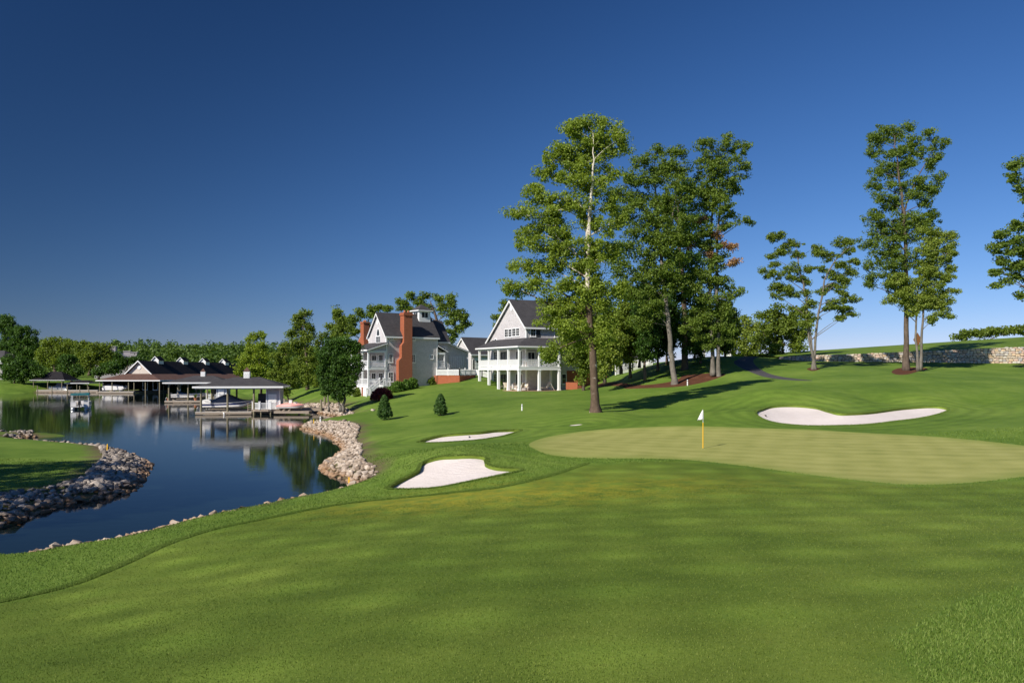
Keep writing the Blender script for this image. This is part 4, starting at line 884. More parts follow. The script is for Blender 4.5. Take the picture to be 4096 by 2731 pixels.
def cupola(parent, x, y, z, w=0.4, h=1.0, rmat=None):
    m = MB(); m.box(x - w, x + w, y - w, y + w, z - 0.5, z + h); c = m.build('cupola', M_trim, parent)
    k = MB()
    for i in range(5): zz = z + 0.12 + i * (h - 0.3) / 5; k.box(x - w + 0.08, x + w - 0.08, y - w - 0.025, y - w, zz, zz + 0.09)
    k.build('louvre', M_trim, c)
    e = w + 0.06; k = MB(); k.add([(x - e, y - e, z + h), (x + e, y - e, z + h), (x + e, y + e, z + h), (x - e, y + e, z + h), (x, y, z + h + w * 1.5)], [(0, 1, 4), (1, 2, 4), (2, 3, 4), (3, 0, 4), (3, 2, 1, 0)]); k.build('cupola_roof', rmat or M_roofb, c)
def pile(parent, x, y, z1, r=0.13, z0=-1.5): MB().cyl(x, y, z0, z1, r, r * 0.95, 9).build('piling', M_pile, parent)
def boat_dock(x, y, label, ladder=True):
    d = empty('boat_dock', (x, y, 0), math.radians(9), label, 'boat dock', 'hip roofed boat docks')
    m = MB(); m.box(0, 7.55, 0, 1.1, 0.08, 0.38); m.box(0, 7.55, 6.2, 7.3, 0.08, 0.38); m.box(7.551, 11.4, 0.6, 7.3, 0.08, 0.377); m.build('dock_frame', M_wood, d)
    for (y0, y1) in ((0.0, 1.1), (6.2, 7.3)):
        for i in range(4): m = MB(); m.box(-0.03, 7.55, y0 + i * (y1 - y0) / 4, y0 + (i + 1) * (y1 - y0) / 4 - 0.012, 0.384, 0.424); m.build('deck_plank', M_dockedge, d)
    for px_ in (0.75, 4.3, 7.85):
        for py_ in (0.2, 7.1): pile(d, px_, py_, 3.75, 0.15)
    pile(d, 1.2, 6.3, 3.75, 0.12); pile(d, 6.9, 6.3, 2.2, 0.12)
    # raised corner deck with white rails in front of the store room
    poly = [(7.62, 0.45), (8.0, -0.35), (9.9, -0.55), (11.45, 0.15), (11.45, 6.5), (7.62, 6.5)]
    m = MB(); m.prism([(a, b, 0.45) for a, b in poly], (0, 0, 0.27)); m.build('raised_deck', M_wood, d)
    for a, b in ((7.75, 0.3), (8.9, -0.3), (10.2, -0.3), (11.3, 0.4)): pile(d, a, b, 0.45, 0.1)
    rp = [(7.68, 0.42), (8.72, -0.40), (10.2, -0.45), (11.38, 0.15)]
    for a, b in rp:
        m = MB(); m.box(a - 0.11, a + 0.11, b - 0.11, b + 0.11, 0.72, 1.78); m.box(a - 0.15, a + 0.15, b - 0.15, b + 0.15, 1.78, 1.86); m.build('rail_post', M_trim, d)
    for p, q in zip(rp[:-1], rp[1:]):
        p_, q_ = Vector(p), Vector(q); t = (q_ - p_).normalized() * 0.11; railing(d, p_ + t, q_ - t, 0.72, 0.88, 0.15, None, 0.05)
    m = MB(); m.box(9.45, 11.3, 0.95, 5.0, 0.72, 3.6); st = m.build('store_room', M_blueg, d)
    for xx in (9.40, 11.23): m = MB(); m.box(xx, xx + 0.12, 0.90, 0.949, 0.72, 3.6); m.build('corner_board', M_trim, st)
    m = MB(); m.box(9.72, 10.85, 0.87, 0.948, 0.72, 2.85); dr = m.build('door', M_trim, st)
    m = MB()
    for xx in (9.9, 10.36):
        for z0, z1_ in ((0.95, 1.65), (1.8, 2.55)): m.box(xx, xx + 0.36, 0.855, 0.869, z0, z1_)
    m.build('door_panel', M_hull, dr); MB().cyl(10.75, 0.83, 1.65, 1.72, 0.04).build('handle', M_steel, dr)
    m = MB(); m.box(8.05, 9.39, 2.6, 2.7, 0.72, 2.9); m.build('screen_panel', M_dark, d)
    r = hip_roof(d, -0.2, 11.9, -0.55, 7.9, 3.98, 4.6, 8.3, 3.7, 5.25, M_roof); cupola(r, 6.35, 3.7, 5.0, 0.42, 1.1)
    m = MB(); m.tube([(0.2, 0.15, 0.42), (0.2, 0.15, 0.95), (0.4, 0.15, 1.1), (0.6, 0.15, 0.95), (0.6, 0.15, 0.42)], 0.035, 6); m.build('grab_loop', M_steel, d)
    if ladder:
        m = MB()
        for xx in (6.9, 7.45): m.bar((xx, 1.0, 0.42), (xx, 1.0, 2.2 if xx > 7 else 1.6), 0.07, 0.07)
        for z in (0.7, 1.0, 1.3): m.bar((6.9, 1.0, z), (7.45, 1.0, z), 0.05, 0.06)
        m.build('ladder', M_wood, d)
        m = MB(); m.tube([(3.75, -0.05, 0.34), (3.9, -0.10, 0.2), (3.9, -0.10, 0.0), (3.75, -0.08, -0.12)], [0.05, 0.1, 0.1, 0.05], 8); m.build('fender', M_hull, d)
    m = MB()                              # boat lift cradle
    for yy in (2.2, 5.0): m.bar((0.9, yy, 0.55), (6.8, yy, 0.55), 0.18, 0.2)
    for xx in (2.0, 5.6): m.bar((xx, 1.3, 0.40), (xx, 6.2, 0.40), 0.12, 0.12)
    m.build('boat_lift', M_wood, d)
    return d
XD1 = (195.1 - U0) / FPX * 111; XD2 = (164.5 - U0) / FPX * 154
d1 = boat_dock(XD1, 111.0, 'hip roofed boat dock nearest the camera, with the blue striped cruiser')
d2 = boat_dock(XD2, 154.0, 'hip roofed boat dock behind the nearest one, with potted plants', False)

# ------------------------------------------------------------------ boats
def hull(name, L, B, keel, sheer, bow_rise, mats, parent=None, stripe=(0.35, 0.6), full=0.55):
    """boat hull along +X with the stern at x = 0; returns parts hull, stripe, deck"""
    ns = 15; secs = []
    for i in range(ns):
        t = i / (ns - 1); w = B / 2 * (1.0 if t < full else max(0.03, (1 - ((t - full) / (1 - full)) ** 2.1)))
        k = keel + (sheer + bow_rise - keel) * max(0, (t - 0.62) / 0.38) ** 2.6 * 0.92; sh = sheer + bow_rise * t ** 1.7
        cz_ = k + (sh - k) * 0.33; cw = w * 0.90
        secs.append((t * L + (0.0 if t < 1 else 0), w, k, cz_, cw, sh))
    def ring(s, side):
        x, w, k, c, cw, sh = s; l = lambda f: (c + (sh - c) * f); ww = lambda f: cw + (w - cw) * f
        return [(x, 0, k), (x, side * cw, c), (x, side * ww(stripe[0]), l(stripe[0])), (x, side * ww(stripe[1]), l(stripe[1])), (x, side * w, sh)]
    body = MB(); band = MB(); deck = MB()
    for side in (1, -1):
        for i in range(ns - 1):
            a, b = ring(secs[i], side), ring(secs[i+1], side)
            for j in range(4):
                q = [a[j], b[j], b[j+1], a[j+1]]; q = q if side < 0 else q[::-1]
                (band if j == 2 else body).add(q, [(0, 1, 2, 3)])
        q = ring(secs[0], side); body.add([(q[0][0], 0, secs[0][5])] + q, [(0, 1, 2, 3, 4, 5) if side > 0 else (5, 4, 3, 2, 1, 0)])
    for i in range(ns - 1):
        a, b = secs[i], secs[i+1]; deck.add([(a[0], -a[1], a[5]), (b[0], -b[1], b[5]), (b[0], b[1], b[5]), (a[0], a[1], a[5])], [(0, 1, 2, 3)])
    o = body.build('hull', mats[0], parent, True); band.build('stripe', mats[1], o, True); deck.build('deck', mats[2], parent)
    return secs
def outboard(parent, x, y, z, s=1.0, name='outboard_motor'):
    m = MB(); m.prism([(x - 0.55*s, y - 0.2*s, z + 0.35*s), (x - 0.05*s, y - 0.2*s, z + 0.25*s), (x + 0.02*s, y - 0.2*s, z + 0.75*s), (x - 0.15*s, y - 0.2*s, z + 0.98*s), (x - 0.5*s, y - 0.2*s, z + 0.9*s)], (0, 0.4*s, 0))
    m.box(x - 0.38*s, x - 0.18*s, y - 0.08*s, y + 0.08*s, z - 0.6*s, z + 0.35*s); m.box(x - 0.55*s, x - 0.1*s, y - 0.12*s, y + 0.12*s, z - 0.35*s, z - 0.3*s); m.cyl(x - 0.3*s, y, z - 0.75*s, z - 0.6*s, 0.09*s, 0.06*s)
    return m.build(name, M_black, parent)
# cruiser with a charcoal cover under the near dock
b = empty('motor_cruiser', (XD1 + 0.05, 113.5, 0), math.radians(9), 'white motor cruiser with navy stripe under a charcoal cover on the near dock', 'boat', 'boats')
sc = hull('cruiser', 7.1, 2.5, 0.75, 1.62, 0.35, (M_hull, M_navy, M_hull), b, (0.35, 0.72))
m = MB(); rings = []                     # the stretched cover over the cockpit
for i, s in enumerate(sc):
    t = i / (len(sc) - 1)
    if t < 0.2: continue
    pk = 0.10 + 0.95 * math.exp(-((t - 0.50) / 0.20) ** 2) + 0.25 * math.exp(-((t - 0.3) / 0.15) ** 2) + 0.12 * (1 - t)
    rings.append([(s[0], s[1] * 1.02 * math.cos(a), s[5] - 0.05 + pk * math.sin(a) ** 0.8) for a in np.linspace(0, math.pi, 9)])
for p, q in zip(rings[:-1], rings[1:]):
    for j in range(8): m.add([p[j], q[j], q[j+1], p[j+1]], [(3, 2, 1, 0)])
m.add(rings[0], [tuple(range(9))]); m.build('cover', M_cover, b, True)
m = MB(); m.box(0.1, 1.35, -1.05, 1.05, 1.62, 1.95); m.prism([(0.1, -1.0, 1.95), (1.4, -1.0, 1.95), (1.4, -1.0, 2.12), (0.5, -1.0, 2.12)], (0, 2.0, 0)); m.build('stern_seat', M_hull, b)
m = MB(); m.tube([(0.5, -1.15, 1.9), (1.4, -1.2, 1.78), (1.4, -1.2, 1.62)], 0.025, 5); m.build('handrail', M_steel, b)
# bowrider at the second dock
b = empty('bowrider_boat', (XD2 + 0.4, 156.6, 0), math.radians(9), 'white bowrider boat with black stripes and windscreen at the second dock', 'boat', 'boats')
hull('bowrider', 7.0, 2.4, 0.75, 1.65, 0.25, (M_hull, M_black, M_hull), b, (0.45, 0.62))
m = MB(); m.add([(1.5, -1.05, 1.66), (1.5, 1.05, 1.66), (1.1, 0.9, 2.3), (1.1, -0.9, 2.3), (2.9, -1.05, 1.72), (2.9, 1.05, 1.72)], [(0, 1, 2, 3), (4, 0, 3), (1, 5, 2)]); m.build('windscreen', M_glass, b)
m = MB(); m.tube([(1.1, -1.1, 1.65), (1.3, -1.1, 2.6), (1.3, 1.1, 2.6), (1.1, 1.1, 1.65)], 0.05, 6); m.build('wake_tower', M_steel, b); outboard(b, 0.05, 0, 1.0, 1.0)
# small inflatable with motor behind the cruiser's stern
b = empty('dinghy', (XD1 - 1.6, 121.5, 0), math.radians(20), 'small pale dinghy with black outboard floating behind the near dock', 'boat', 'boats')
hull('dinghy', 2.8, 1.3, -0.1, 0.38, 0.12, (M_hull, M_hull, M_seat), b); outboard(b, 0.1, 0, 0.35, 0.95)
# pink jet boat on its ramp
pj = at(277.9, 405, 112.6)
b = empty('jet_boat', (pj.x, 112.6, 0), math.radians(-2), 'faded pink jet boat resting on a ramp by the walkway', 'boat', 'boats')
sc = hull('jet', 3.75, 1.75, 0.82, 1.22, 0.15, (M_hull, M_pink, M_pink), b, (0.55, 0.95))
m = MB(); rings = []
for i, s in enumerate(sc):
    t = i / (len(sc) - 1); pk = 0.42 * math.sin(math.pi * min(1, t * 0.9 + 0.08)) ** 0.7
    rings.append([(s[0], s[1] * math.cos(a), s[5] - 0.03 + pk * math.sin(a)) for a in np.linspace(0, math.pi, 9)])
for p, q in zip(rings[:-1], rings[1:]):
    for j in range(8): m.add([p[j], q[j], q[j+1], p[j+1]], [(3, 2, 1, 0)])
m.build('top_shell', M_pink, b, True)
m = MB(); m.box(1.65, 2.05, -0.25, 0.2, 1.5, 2.05); m.build('console', M_hull, b); m = MB(); m.prism([(2.3, -0.5, 1.55), (2.9, -0.5, 1.5), (2.45, -0.5, 1.85)], (0, 1.0, 0)); m.build('windscreen', M_seat, b)
b = empty('boat_ramp', (pj.x, 112.6, 0), 0, 'dark floating ramp carrying the pink jet boat', 'ramp')
m = MB(); m.box(-0.3, 4.6, -0.95, 0.95, 0.2, 0.52); m.build('float', M_wood, b); m = MB()
for x in (0.8, 1.6): m.bar((x, -0.6, 0.5), (x + 0.5, -0.6, 0.95), 0.1, 0.14); m.bar((x, 0.6, 0.5), (x + 0.5, 0.6, 0.95), 0.1, 0.14)
m.bar((0.3, -0.3, 0.85), (3.4, -0.3, 0.88), 0.1, 0.12); m.bar((0.3, 0.3, 0.85), (3.4, 0.3, 0.88), 0.1, 0.12); m.build('bunk', M_wood, b)
# walkway from the near dock to the bank
wy = 116.8; x1w = (337 - U0) / FPX * 115
w = empty('walkway', (XD1 + 11.4, wy, 0), 0, 'wooden plank walkway joining the near dock to the rocky bank', 'walkway')
Lw = x1w - (XD1 + 11.4); m = MB(); m.box(0, Lw, -0.75, -0.65, 0.35, 0.72); m.box(0, Lw, 0.65, 0.75, 0.35, 0.72); m.build('stringer', M_wood, w)
for i in range(int(Lw / 0.3)): m = MB(); m.box(i * 0.3, i * 0.3 + 0.285, -0.8, 0.8, 0.724, 0.764); m.build('deck_plank', M_wood, w)
m = MB(); m.box(5.2, Lw, 3.2, 3.3, 0.5, 0.95); m.box(5.2, Lw, 3.1, 4.2, 0.95, 1.0); m.build('upper_walk', M_wood, w)
for x, y, z in ((5.0, -0.95, 2.0), (4.6, 2.9, 2.3), (9.3, 2.9, 1.9), (10.0, -0.9, 0.7), (1.8, -0.9, 0.7), (5.6, 0.9, 1.2)): pile(w, x, y, z, 0.17)
for i, xx in enumerate((0.35, 5.3)):
    p = empty('potted_plant', (XD2 + 0.15 + xx, 154.5 + xx * 0.16, 0.42), 0, 'terracotta pot with green plant at the %s of the second dock finger' % ('left end' if i == 0 else 'right'), 'plant pot', 'dock planters')
    m = MB(); m.lathe(0, 0, [(0.20, 0), (0.30, 0.42), (0.34, 0.44), (0.34, 0.52), (0.28, 0.52)], 12); m.build('pot', M_terra, p)
    m = MB()
    for k in range(60):
        a = random.uniform(0, 6.28); r = random.uniform(0.1, 0.45); h = random.uniform(0.4, 0.9); m.tube([(0.1*math.cos(a), 0.1*math.sin(a), 0.5), (r*0.6*math.cos(a), r*0.6*math.sin(a), 0.5 + h*0.7), (r*math.cos(a), r*math.sin(a), 0.5 + h)], [0.02, 0.03, 0.004], 3)
    m.build('foliage', M_bladeR, p)
# pontoon boat out on the water
pb = at(79.0, 409.2, 126.5)
b = empty('pontoon_boat', (pb.x + 0.1, 126.5, 0), math.radians(24), 'white pontoon boat with teal canopy out on the open water', 'boat', 'boats')
for xx in (-0.95, 0.95): m = MB(); m.tube([(xx, 0, 0.1), (xx, 5.2, 0.1), (xx, 6.0, 0.2), (xx, 6.5, 0.45)], [0.32, 0.32, 0.28, 0.06], 12); m.build('pontoon', M_steel, b, True)
m = MB(); m.box(-1.3, 1.3, 0.0, 6.0, 0.42, 0.56); m.build('deck', M_hull, b)
m = MB(); m.box(-1.3, -1.24, 0.2, 5.8, 0.6, 1.25); m.box(1.24, 1.3, 0.2, 5.8, 0.6, 1.25); m.box(-1.23, -0.5, 0.2, 0.26, 0.6, 1.25); m.box(0.5, 1.23, 0.2, 0.26, 0.6, 1.25); m.box(-1.2, 1.2, 5.74, 5.8, 0.6, 1.25); m.build('side_panel', M_hull, b)
m = MB(); m.box(-1.22, -0.55, 0.3, 2.2, 0.56, 1.15); m.box(0.55, 1.22, 0.3, 2.2, 0.56, 1.15); m.box(-1.22, -0.55, 3.6, 5.6, 0.56, 1.05); m.build('bench', M_seat, b)
m = MB(); m.box(0.4, 1.1, 2.6, 3.2, 0.56, 1.4); m.build('console', M_hull, b)
m = MB()
for xx in (-1.2, 1.2): m.tube([(xx, 0.5, 1.2), (xx, 0.6, 2.55)], 0.045, 6); m.tube([(xx, 2.8, 1.2), (xx, 2.6, 2.55)], 0.045, 6)
m.build('canopy_frame', M_trim, b)
m = MB(); P = []
for j in range(5):
    y = 0.3 + j * 0.75; P.append([(1.3 * math.cos(a), y, 2.5 + 0.17 * math.sin(a)) for a in np.linspace(math.pi, 0, 9)])
for p, q in zip(P[:-1], P[1:]):
    for j in range(8): m.add([p[j], p[j+1], q[j+1], q[j]], [(0, 1, 2, 3)])
m.box(-1.3, 1.3, 0.27, 0.30, 2.30, 2.58); m.box(-1.32, -1.29, 0.3, 3.3, 2.40, 2.52); m.box(1.29, 1.32, 0.3, 3.3, 2.40, 2.52); m.build('canopy', M_teal, b)
om = outboard(b, 0, 0, 0.55, 0.9); om.rotation_euler = (0, 0, math.radians(90)); 

# ------------------------------------------------------------------ long boathouse and the low docks on the far shore
bx = at(127.8, 380, 223).x
h = empty('boathouse', (bx, 223.0, 0), math.radians(-4.0), 'long black and brown roofed boathouse with cream gable and roof vents', 'boathouse')
HW, HL = 9.3, 78.0; GW, G0 = 3.8, 5.6; ez, kz, rz = 3.7, 5.5, 9.3
m = MB(); m.add([(-HW, 0, ez), (HW, 0, ez), (HW, HL, ez), (-HW, HL, ez), (-GW, G0, kz), (GW, G0, kz), (GW, HL - 5, kz), (-GW, HL - 5, kz)], [(0, 1, 5, 4), (1, 2, 6, 5), (2, 3, 7, 6), (3, 0, 4, 7), (3, 2, 1, 0)]); sk = m.build('skirt_roof', M_roofb, h)
m = MB(); m.box(-HW - 0.08, HW + 0.08, -0.1, 0, ez - 0.25, ez + 0.03); m.box(HW, HW + 0.08, 0, HL, ez - 0.25, ez + 0.03); m.box(-HW - 0.08, -HW, 0, HL, ez - 0.25, ez + 0.03); m.build('fascia', M_trim, sk)
MB().prism([(-GW + 0.3, G0 + 0.35, kz - 0.3), (GW - 0.3, G0 + 0.35, kz - 0.3), (GW - 0.3, G0 + 0.35, kz + 0.1), (0, G0 + 0.35, rz - 0.25), (-GW + 0.3, G0 + 0.35, kz + 0.1)], (0, HL - 11, 0)).build('gable_wall', M_cream, h)
m = MB(); slab(m, [(-GW - 0.3, G0 - 0.4, kz - 0.1), (0, G0 - 0.4, rz), (0, HL - 5, rz), (-GW - 0.3, HL - 5, kz - 0.1)], 0.15); slab(m, [(0, G0 - 0.4, rz), (GW + 0.3, G0 - 0.4, kz - 0.1), (GW + 0.3, HL - 5, kz - 0.1), (0, HL - 5, rz)], 0.15); ur = m.build('upper_roof', M_roofk, h)  # steep slope's shade painted in: dark shingle, near black beside the brown skirt
m = MB()
for s in (-1, 1): m.prism([(0, G0 - 0.45, rz - 0.35), (0, G0 - 0.45, rz + 0.02), (s * (GW + 0.32), G0 - 0.45, kz - 0.08), (s * (GW + 0.32), G0 - 0.45, kz - 0.42)], (0, 0.12, 0))
m.build('rake_board', M_trim, ur)
m = MB(); m.tube([(0, G0 + 0.34, 7.3), (0, G0 + 0.24, 7.3)], 0.55, 16); m.build('round_window', M_trim, h)
for i in range(4):
    y = 15 + i * 15.5; m = MB(); m.prism([(-0.95, y, rz - 0.9), (0.95, y, rz - 0.9), (0.95, y, rz + 0.35), (0, y, rz + 1.25), (-0.95, y, rz + 0.35)], (0, 3.0, 0)); v_ = m.build('roof_vent', M_trim, h)
    m = MB(); slab(m, [(-1.2, y - 0.3, rz + 0.2), (0, y - 0.3, rz + 1.42), (0, y + 3.3, rz + 1.42), (-1.2, y + 3.3, rz + 0.2)], 0.1); slab(m, [(0, y - 0.3, rz + 1.42), (1.2, y - 0.3, rz + 0.2), (1.2, y + 3.3, rz + 0.2), (0, y + 3.3, rz + 1.42)], 0.1); m.build('vent_roof', M_roofk, v_)
    m = MB()
    for s in (-1, 1): m.prism([(0, y - 0.36, rz + 1.22), (0, y - 0.36, rz + 1.44), (s * 1.22, y - 0.36, rz + 0.2), (s * 1.22, y - 0.36, rz - 0.02)], (0, 0.06, 0))
    m.build('vent_rake', M_trim, v_)
for i in range(7):
    pile(h, HW - 0.3, 0.4 + i * 12, ez, 0.16)
for x in (-8.4, -4.8, 0.0, 1.6, 4.9): pile(h, x, 0.4, ez, 0.14)
for x in (-8.0, -2.0, 3.0):
    for y in (14, 30, 46): pile(h, x, y, ez, 0.14)
m = MB(); m.box(-8.4, 1.6, 0, 1.3, 0.1, 0.42); m.box(-9.3, -8.41, 0, 70, 0.1, 0.42); m.box(-1.0, 0.2, 1.301, 60, 0.1, 0.42); m.build('dock_frame', M_wood, h)
m = MB(); m.box(-8.45, 1.65, -0.05, 1.3, 0.424, 0.54); m.build('dock_edge', M_dockedge, h)
m = MB(); m.box(-9.2, -8.9, 3, 70, 0.6, 3.4); m.box(-9, 9, 60, 60.3, 0.4, 3.6); m.build('back_wall', M_dark, h)
for i, x in enumerate((3.4, 6.4)):
    m = MB(); m.bar((x - 0.7, 3, 0.9), (x + 0.7, 3, 0.9), 0.2, 0.12); m.bar((x - 0.7, 3, 0.9), (x - 0.7, 3, 3.4), 0.07, 0.07); m.bar((x + 0.7, 3, 0.9), (x + 0.7, 3, 3.4), 0.07, 0.07); m.build('lift_frame', M_trim, h)
bp = at(115, 388, 226); b = empty('pontoon_boat', (bp.x - 3.1, 226.0, 0), math.radians(-90), 'white pontoon boat raised on a lift inside the long boathouse', 'boat', 'boats')
for xx in (-0.8, 0.8): m = MB(); m.tube([(xx, 0, 1.15), (xx, 5.4, 1.15), (xx, 6.6, 1.5)], [0.33, 0.33, 0.08], 10); m.build('pontoon', M_hull, b, True)
m = MB(); m.box(-1.2, 1.2, 0, 6.2, 1.45, 1.6); m.box(-1.2, -1.14, 0.3, 6.0, 1.6, 2.1); m.box(1.14, 1.2, 0.3, 6.0, 1.6, 2.1); m.build('deck', M_hull, b)
m = MB(); m.prism([(-1.2, 0.8, 2.12), (-1.2, 5.2, 2.12), (-1.2, 4.4, 2.45), (-1.2, 1.6, 2.55)], (2.4, 0, 0)); m.build('cover', M_cover, b)
m = MB(); m.bar((-1.0, 0.8, 0.7), (1.0, 0.8, 0.7), 0.15, 0.2); m.bar((-1.0, 5.0, 0.7), (1.0, 5.0, 0.7), 0.15, 0.2); m.build('lift_beam', M_steel, b)
b.rotation_euler = (0, 0, math.radians(-90))

fd = at(36.5, 392, 232); Ld = at(97.6, 392, 232).x - fd.x
w = empty('long_dock', (fd.x, 232, 0), 0, 'long low pale timber dock on the far shore, left of the boathouse', 'dock')
m = MB(); m.box(0, Ld, 0, 2.0, 0.1, 0.6); m.build('dock_frame', M_wood, w); m = MB(); m.box(-0.05, Ld, -0.05, 2.0, 0.604, 0.72); m.build('dock_edge', M_dockedge, w)
for x in (0.3, 4.5, 9.0, 12.6, 15.2): pile(w, x, 0.0, random.uniform(1.6, 3.2), 0.13)
w = empty('boat_shelter', (at(36, 392, 238).x, 236.5, 0), 0, 'low dark hip roofed boat shelter by the far left bank', 'shelter')
hip_roof(w, -1.0, 9.3, 0, 9.0, 3.6, 2.6, 6.0, 4.5, 6.1, M_roofk, fh=0.1)  # black roof colour stands in for the tree shade over the left bank
for x in (0, 4.2, 8.4): pile(w, x, 0.3, 3.6, 0.12); pile(w, x, 8.5, 3.6, 0.12)
m = MB(); m.box(-0.5, 9.0, 7.0, 8.6, 0.2, 0.7); m.build('dock_frame', M_wood, w)
w = empty('boat_shelter', (at(70, 392, 240).x, 238, 0), 0, 'low black flat roofed shelter between the dark one and the boathouse', 'shelter')
hip_roof(w, -0.5, 6.8, 0, 6.0, 2.7, 1.5, 5.0, 3.0, 3.5, M_roofk, fh=0.14)
for x in (0, 3.0, 6.2): pile(w, x, 0.3, 2.7, 0.1)
b = empty('covered_pontoon', (at(47, 391, 238).x, 240, 0), 0, 'grey covered pontoon boat under the dark hip roofed shelter', 'boat', 'boats')
for yy in (-0.8, 0.8): m = MB(); m.tube([(0, yy, 0.6), (5.2, yy, 0.6), (6, yy, 0.9)], [0.3, 0.3, 0.08], 8); m.build('pontoon', M_steel, b)
m = MB(); m.box(0, 5.8, -1.2, 1.2, 0.9, 1.7); m.build('side_panel', M_blueg, b); m = MB(); m.prism([(1.8, -1.1, 1.7), (4.4, -1.1, 1.7), (4.0, -1.1, 2.6), (2.6, -1.1, 2.7)], (0, 2.2, 0)); m.build('cover', M_cover, b)
# ------------------------------------------------------------------ trees
def bark_material(name, c1, c2, patch=None):
    t = NT(name); geo = t.n('NewGeometry'); mp = t.n('Mapping', i_Vector=geo.outputs['Position']); mp.inputs['Scale'].default_value = (1, 1, 0.28)
    a = t.noise(7, 5, 0.7, mp.outputs[0]); b = t.noise(1.3, 4, 0.6, geo.outputs['Position'])
    col = t.ramp(t.math('ADD', t.math('MULTIPLY', a, 0.6), t.math('MULTIPLY', b, 0.4)), [(0.32, c1), (0.68, c2)])
    if patch:                              # pale peeling patches, more of them high up on the stem
        z = t.n('SeparateXYZ', i_Vector=geo.outputs['Position']).outputs[2]
        up = t.ramp(t.math('MULTIPLY', z, 0.04), [(0.42, 0.0), (0.70, 0.28)])
        col = t.mix(t.ramp(t.math('ADD', b, up), [(0.60, 0.0), (0.70, 1.0)]), col, patch)
    t.principled(col, 0.9, 0.1, t.bump(a, 0.7, 0.06)); return t.m
M_bark = bark_material('brown_bark', (0.055, 0.040, 0.030), (0.19, 0.145, 0.11))
M_plane = bark_material('plane_bark', (0.06, 0.042, 0.03), (0.185, 0.13, 0.092), (0.62, 0.56, 0.47))
M_grey = bark_material('grey_bark', (0.085, 0.072, 0.058), (0.26, 0.235, 0.195))
LEAF = {'plane': leaf_mat('plane_leaf', (0.125, 0.195, 0.022), (0.380, 0.480, 0.078), 0.50), 'oak': leaf_mat('oak_leaf', (0.072, 0.130, 0.018), (0.245, 0.335, 0.056), 0.46),
        'dark': leaf_mat('dark_leaf', (0.026, 0.070, 0.012), (0.102, 0.196, 0.029)), 'lime': leaf_mat('lime_leaf', (0.125, 0.200, 0.015), (0.375, 0.475, 0.056), 0.42),
        'mid': leaf_mat('mid_leaf', (0.080, 0.135, 0.018), (0.255, 0.335, 0.048), 0.42), 'light': leaf_mat('light_leaf', (0.125, 0.195, 0.026), (0.370, 0.445, 0.080), 0.45), 'bronze': leaf_mat('bronze_leaf', (0.24, 0.135, 0.055), (0.50, 0.31, 0.16), 0.35),
        'fir': leaf_mat('fir_needle', (0.035, 0.088, 0.020), (0.106, 0.200, 0.044), 0.2), 'box': leaf_mat('box_leaf', (0.042, 0.105, 0.014), (0.154, 0.266, 0.035), 0.25), 'red': leaf_mat('maroon_leaf', (0.075, 0.010, 0.012), (0.230, 0.040, 0.040), 0.25),
        'far': leaf_mat('far_leaf', (0.041, 0.084, 0.016), (0.142, 0.223, 0.041), 0.3)}
def leaves(centers, radii, per, size, flat=1.0):
    """leaf-sized quads spread through clumps: centers (n,3), radii (n,)"""
    n = len(centers); N = n * per; c = np.repeat(centers, per, 0); r = np.repeat(radii, per)
    p = rng.normal(0, 1, (N, 3)); p /= np.linalg.norm(p, axis=1)[:, None] + 1e-9
    out = p.copy(); p *= (rng.random(N) ** 0.42)[:, None]; p[:, 2] *= flat
    pos = c + p * r[:, None]
    nrm = rng.normal(0, 1, (N, 3)) * 0.75 + out * 0.55 + np.array([0, 0, 0.45]); nrm /= np.linalg.norm(nrm, axis=1)[:, None]
    t = np.cross(nrm, rng.normal(0, 1, (N, 3))); t /= np.linalg.norm(t, axis=1)[:, None] + 1e-9; b = np.cross(nrm, t)
    s = size * rng.uniform(0.65, 1.3, N)[:, None]; fold = nrm * s * 0.12
    V = np.stack([pos - t * s * 0.5, pos + b * s * 0.36 + fold, pos + t * s * 0.5, pos - b * s * 0.36 + fold], 1).reshape(-1, 3)
    return V
def leaf_object(name, V, mat, parent):
    return link_mesh(name, np_mesh(name, V, np.arange(len(V)).reshape(-1, 4), mat), None, parent)
def bez(p, q, bend, n=5):
    p, q = Vector(p), Vector(q); c = (p + q) / 2 + Vector(bend)
    return [p * (1 - t) ** 2 + c * 2 * t * (1 - t) + q * t * t for t in [i / n for i in range(n + 1)]]
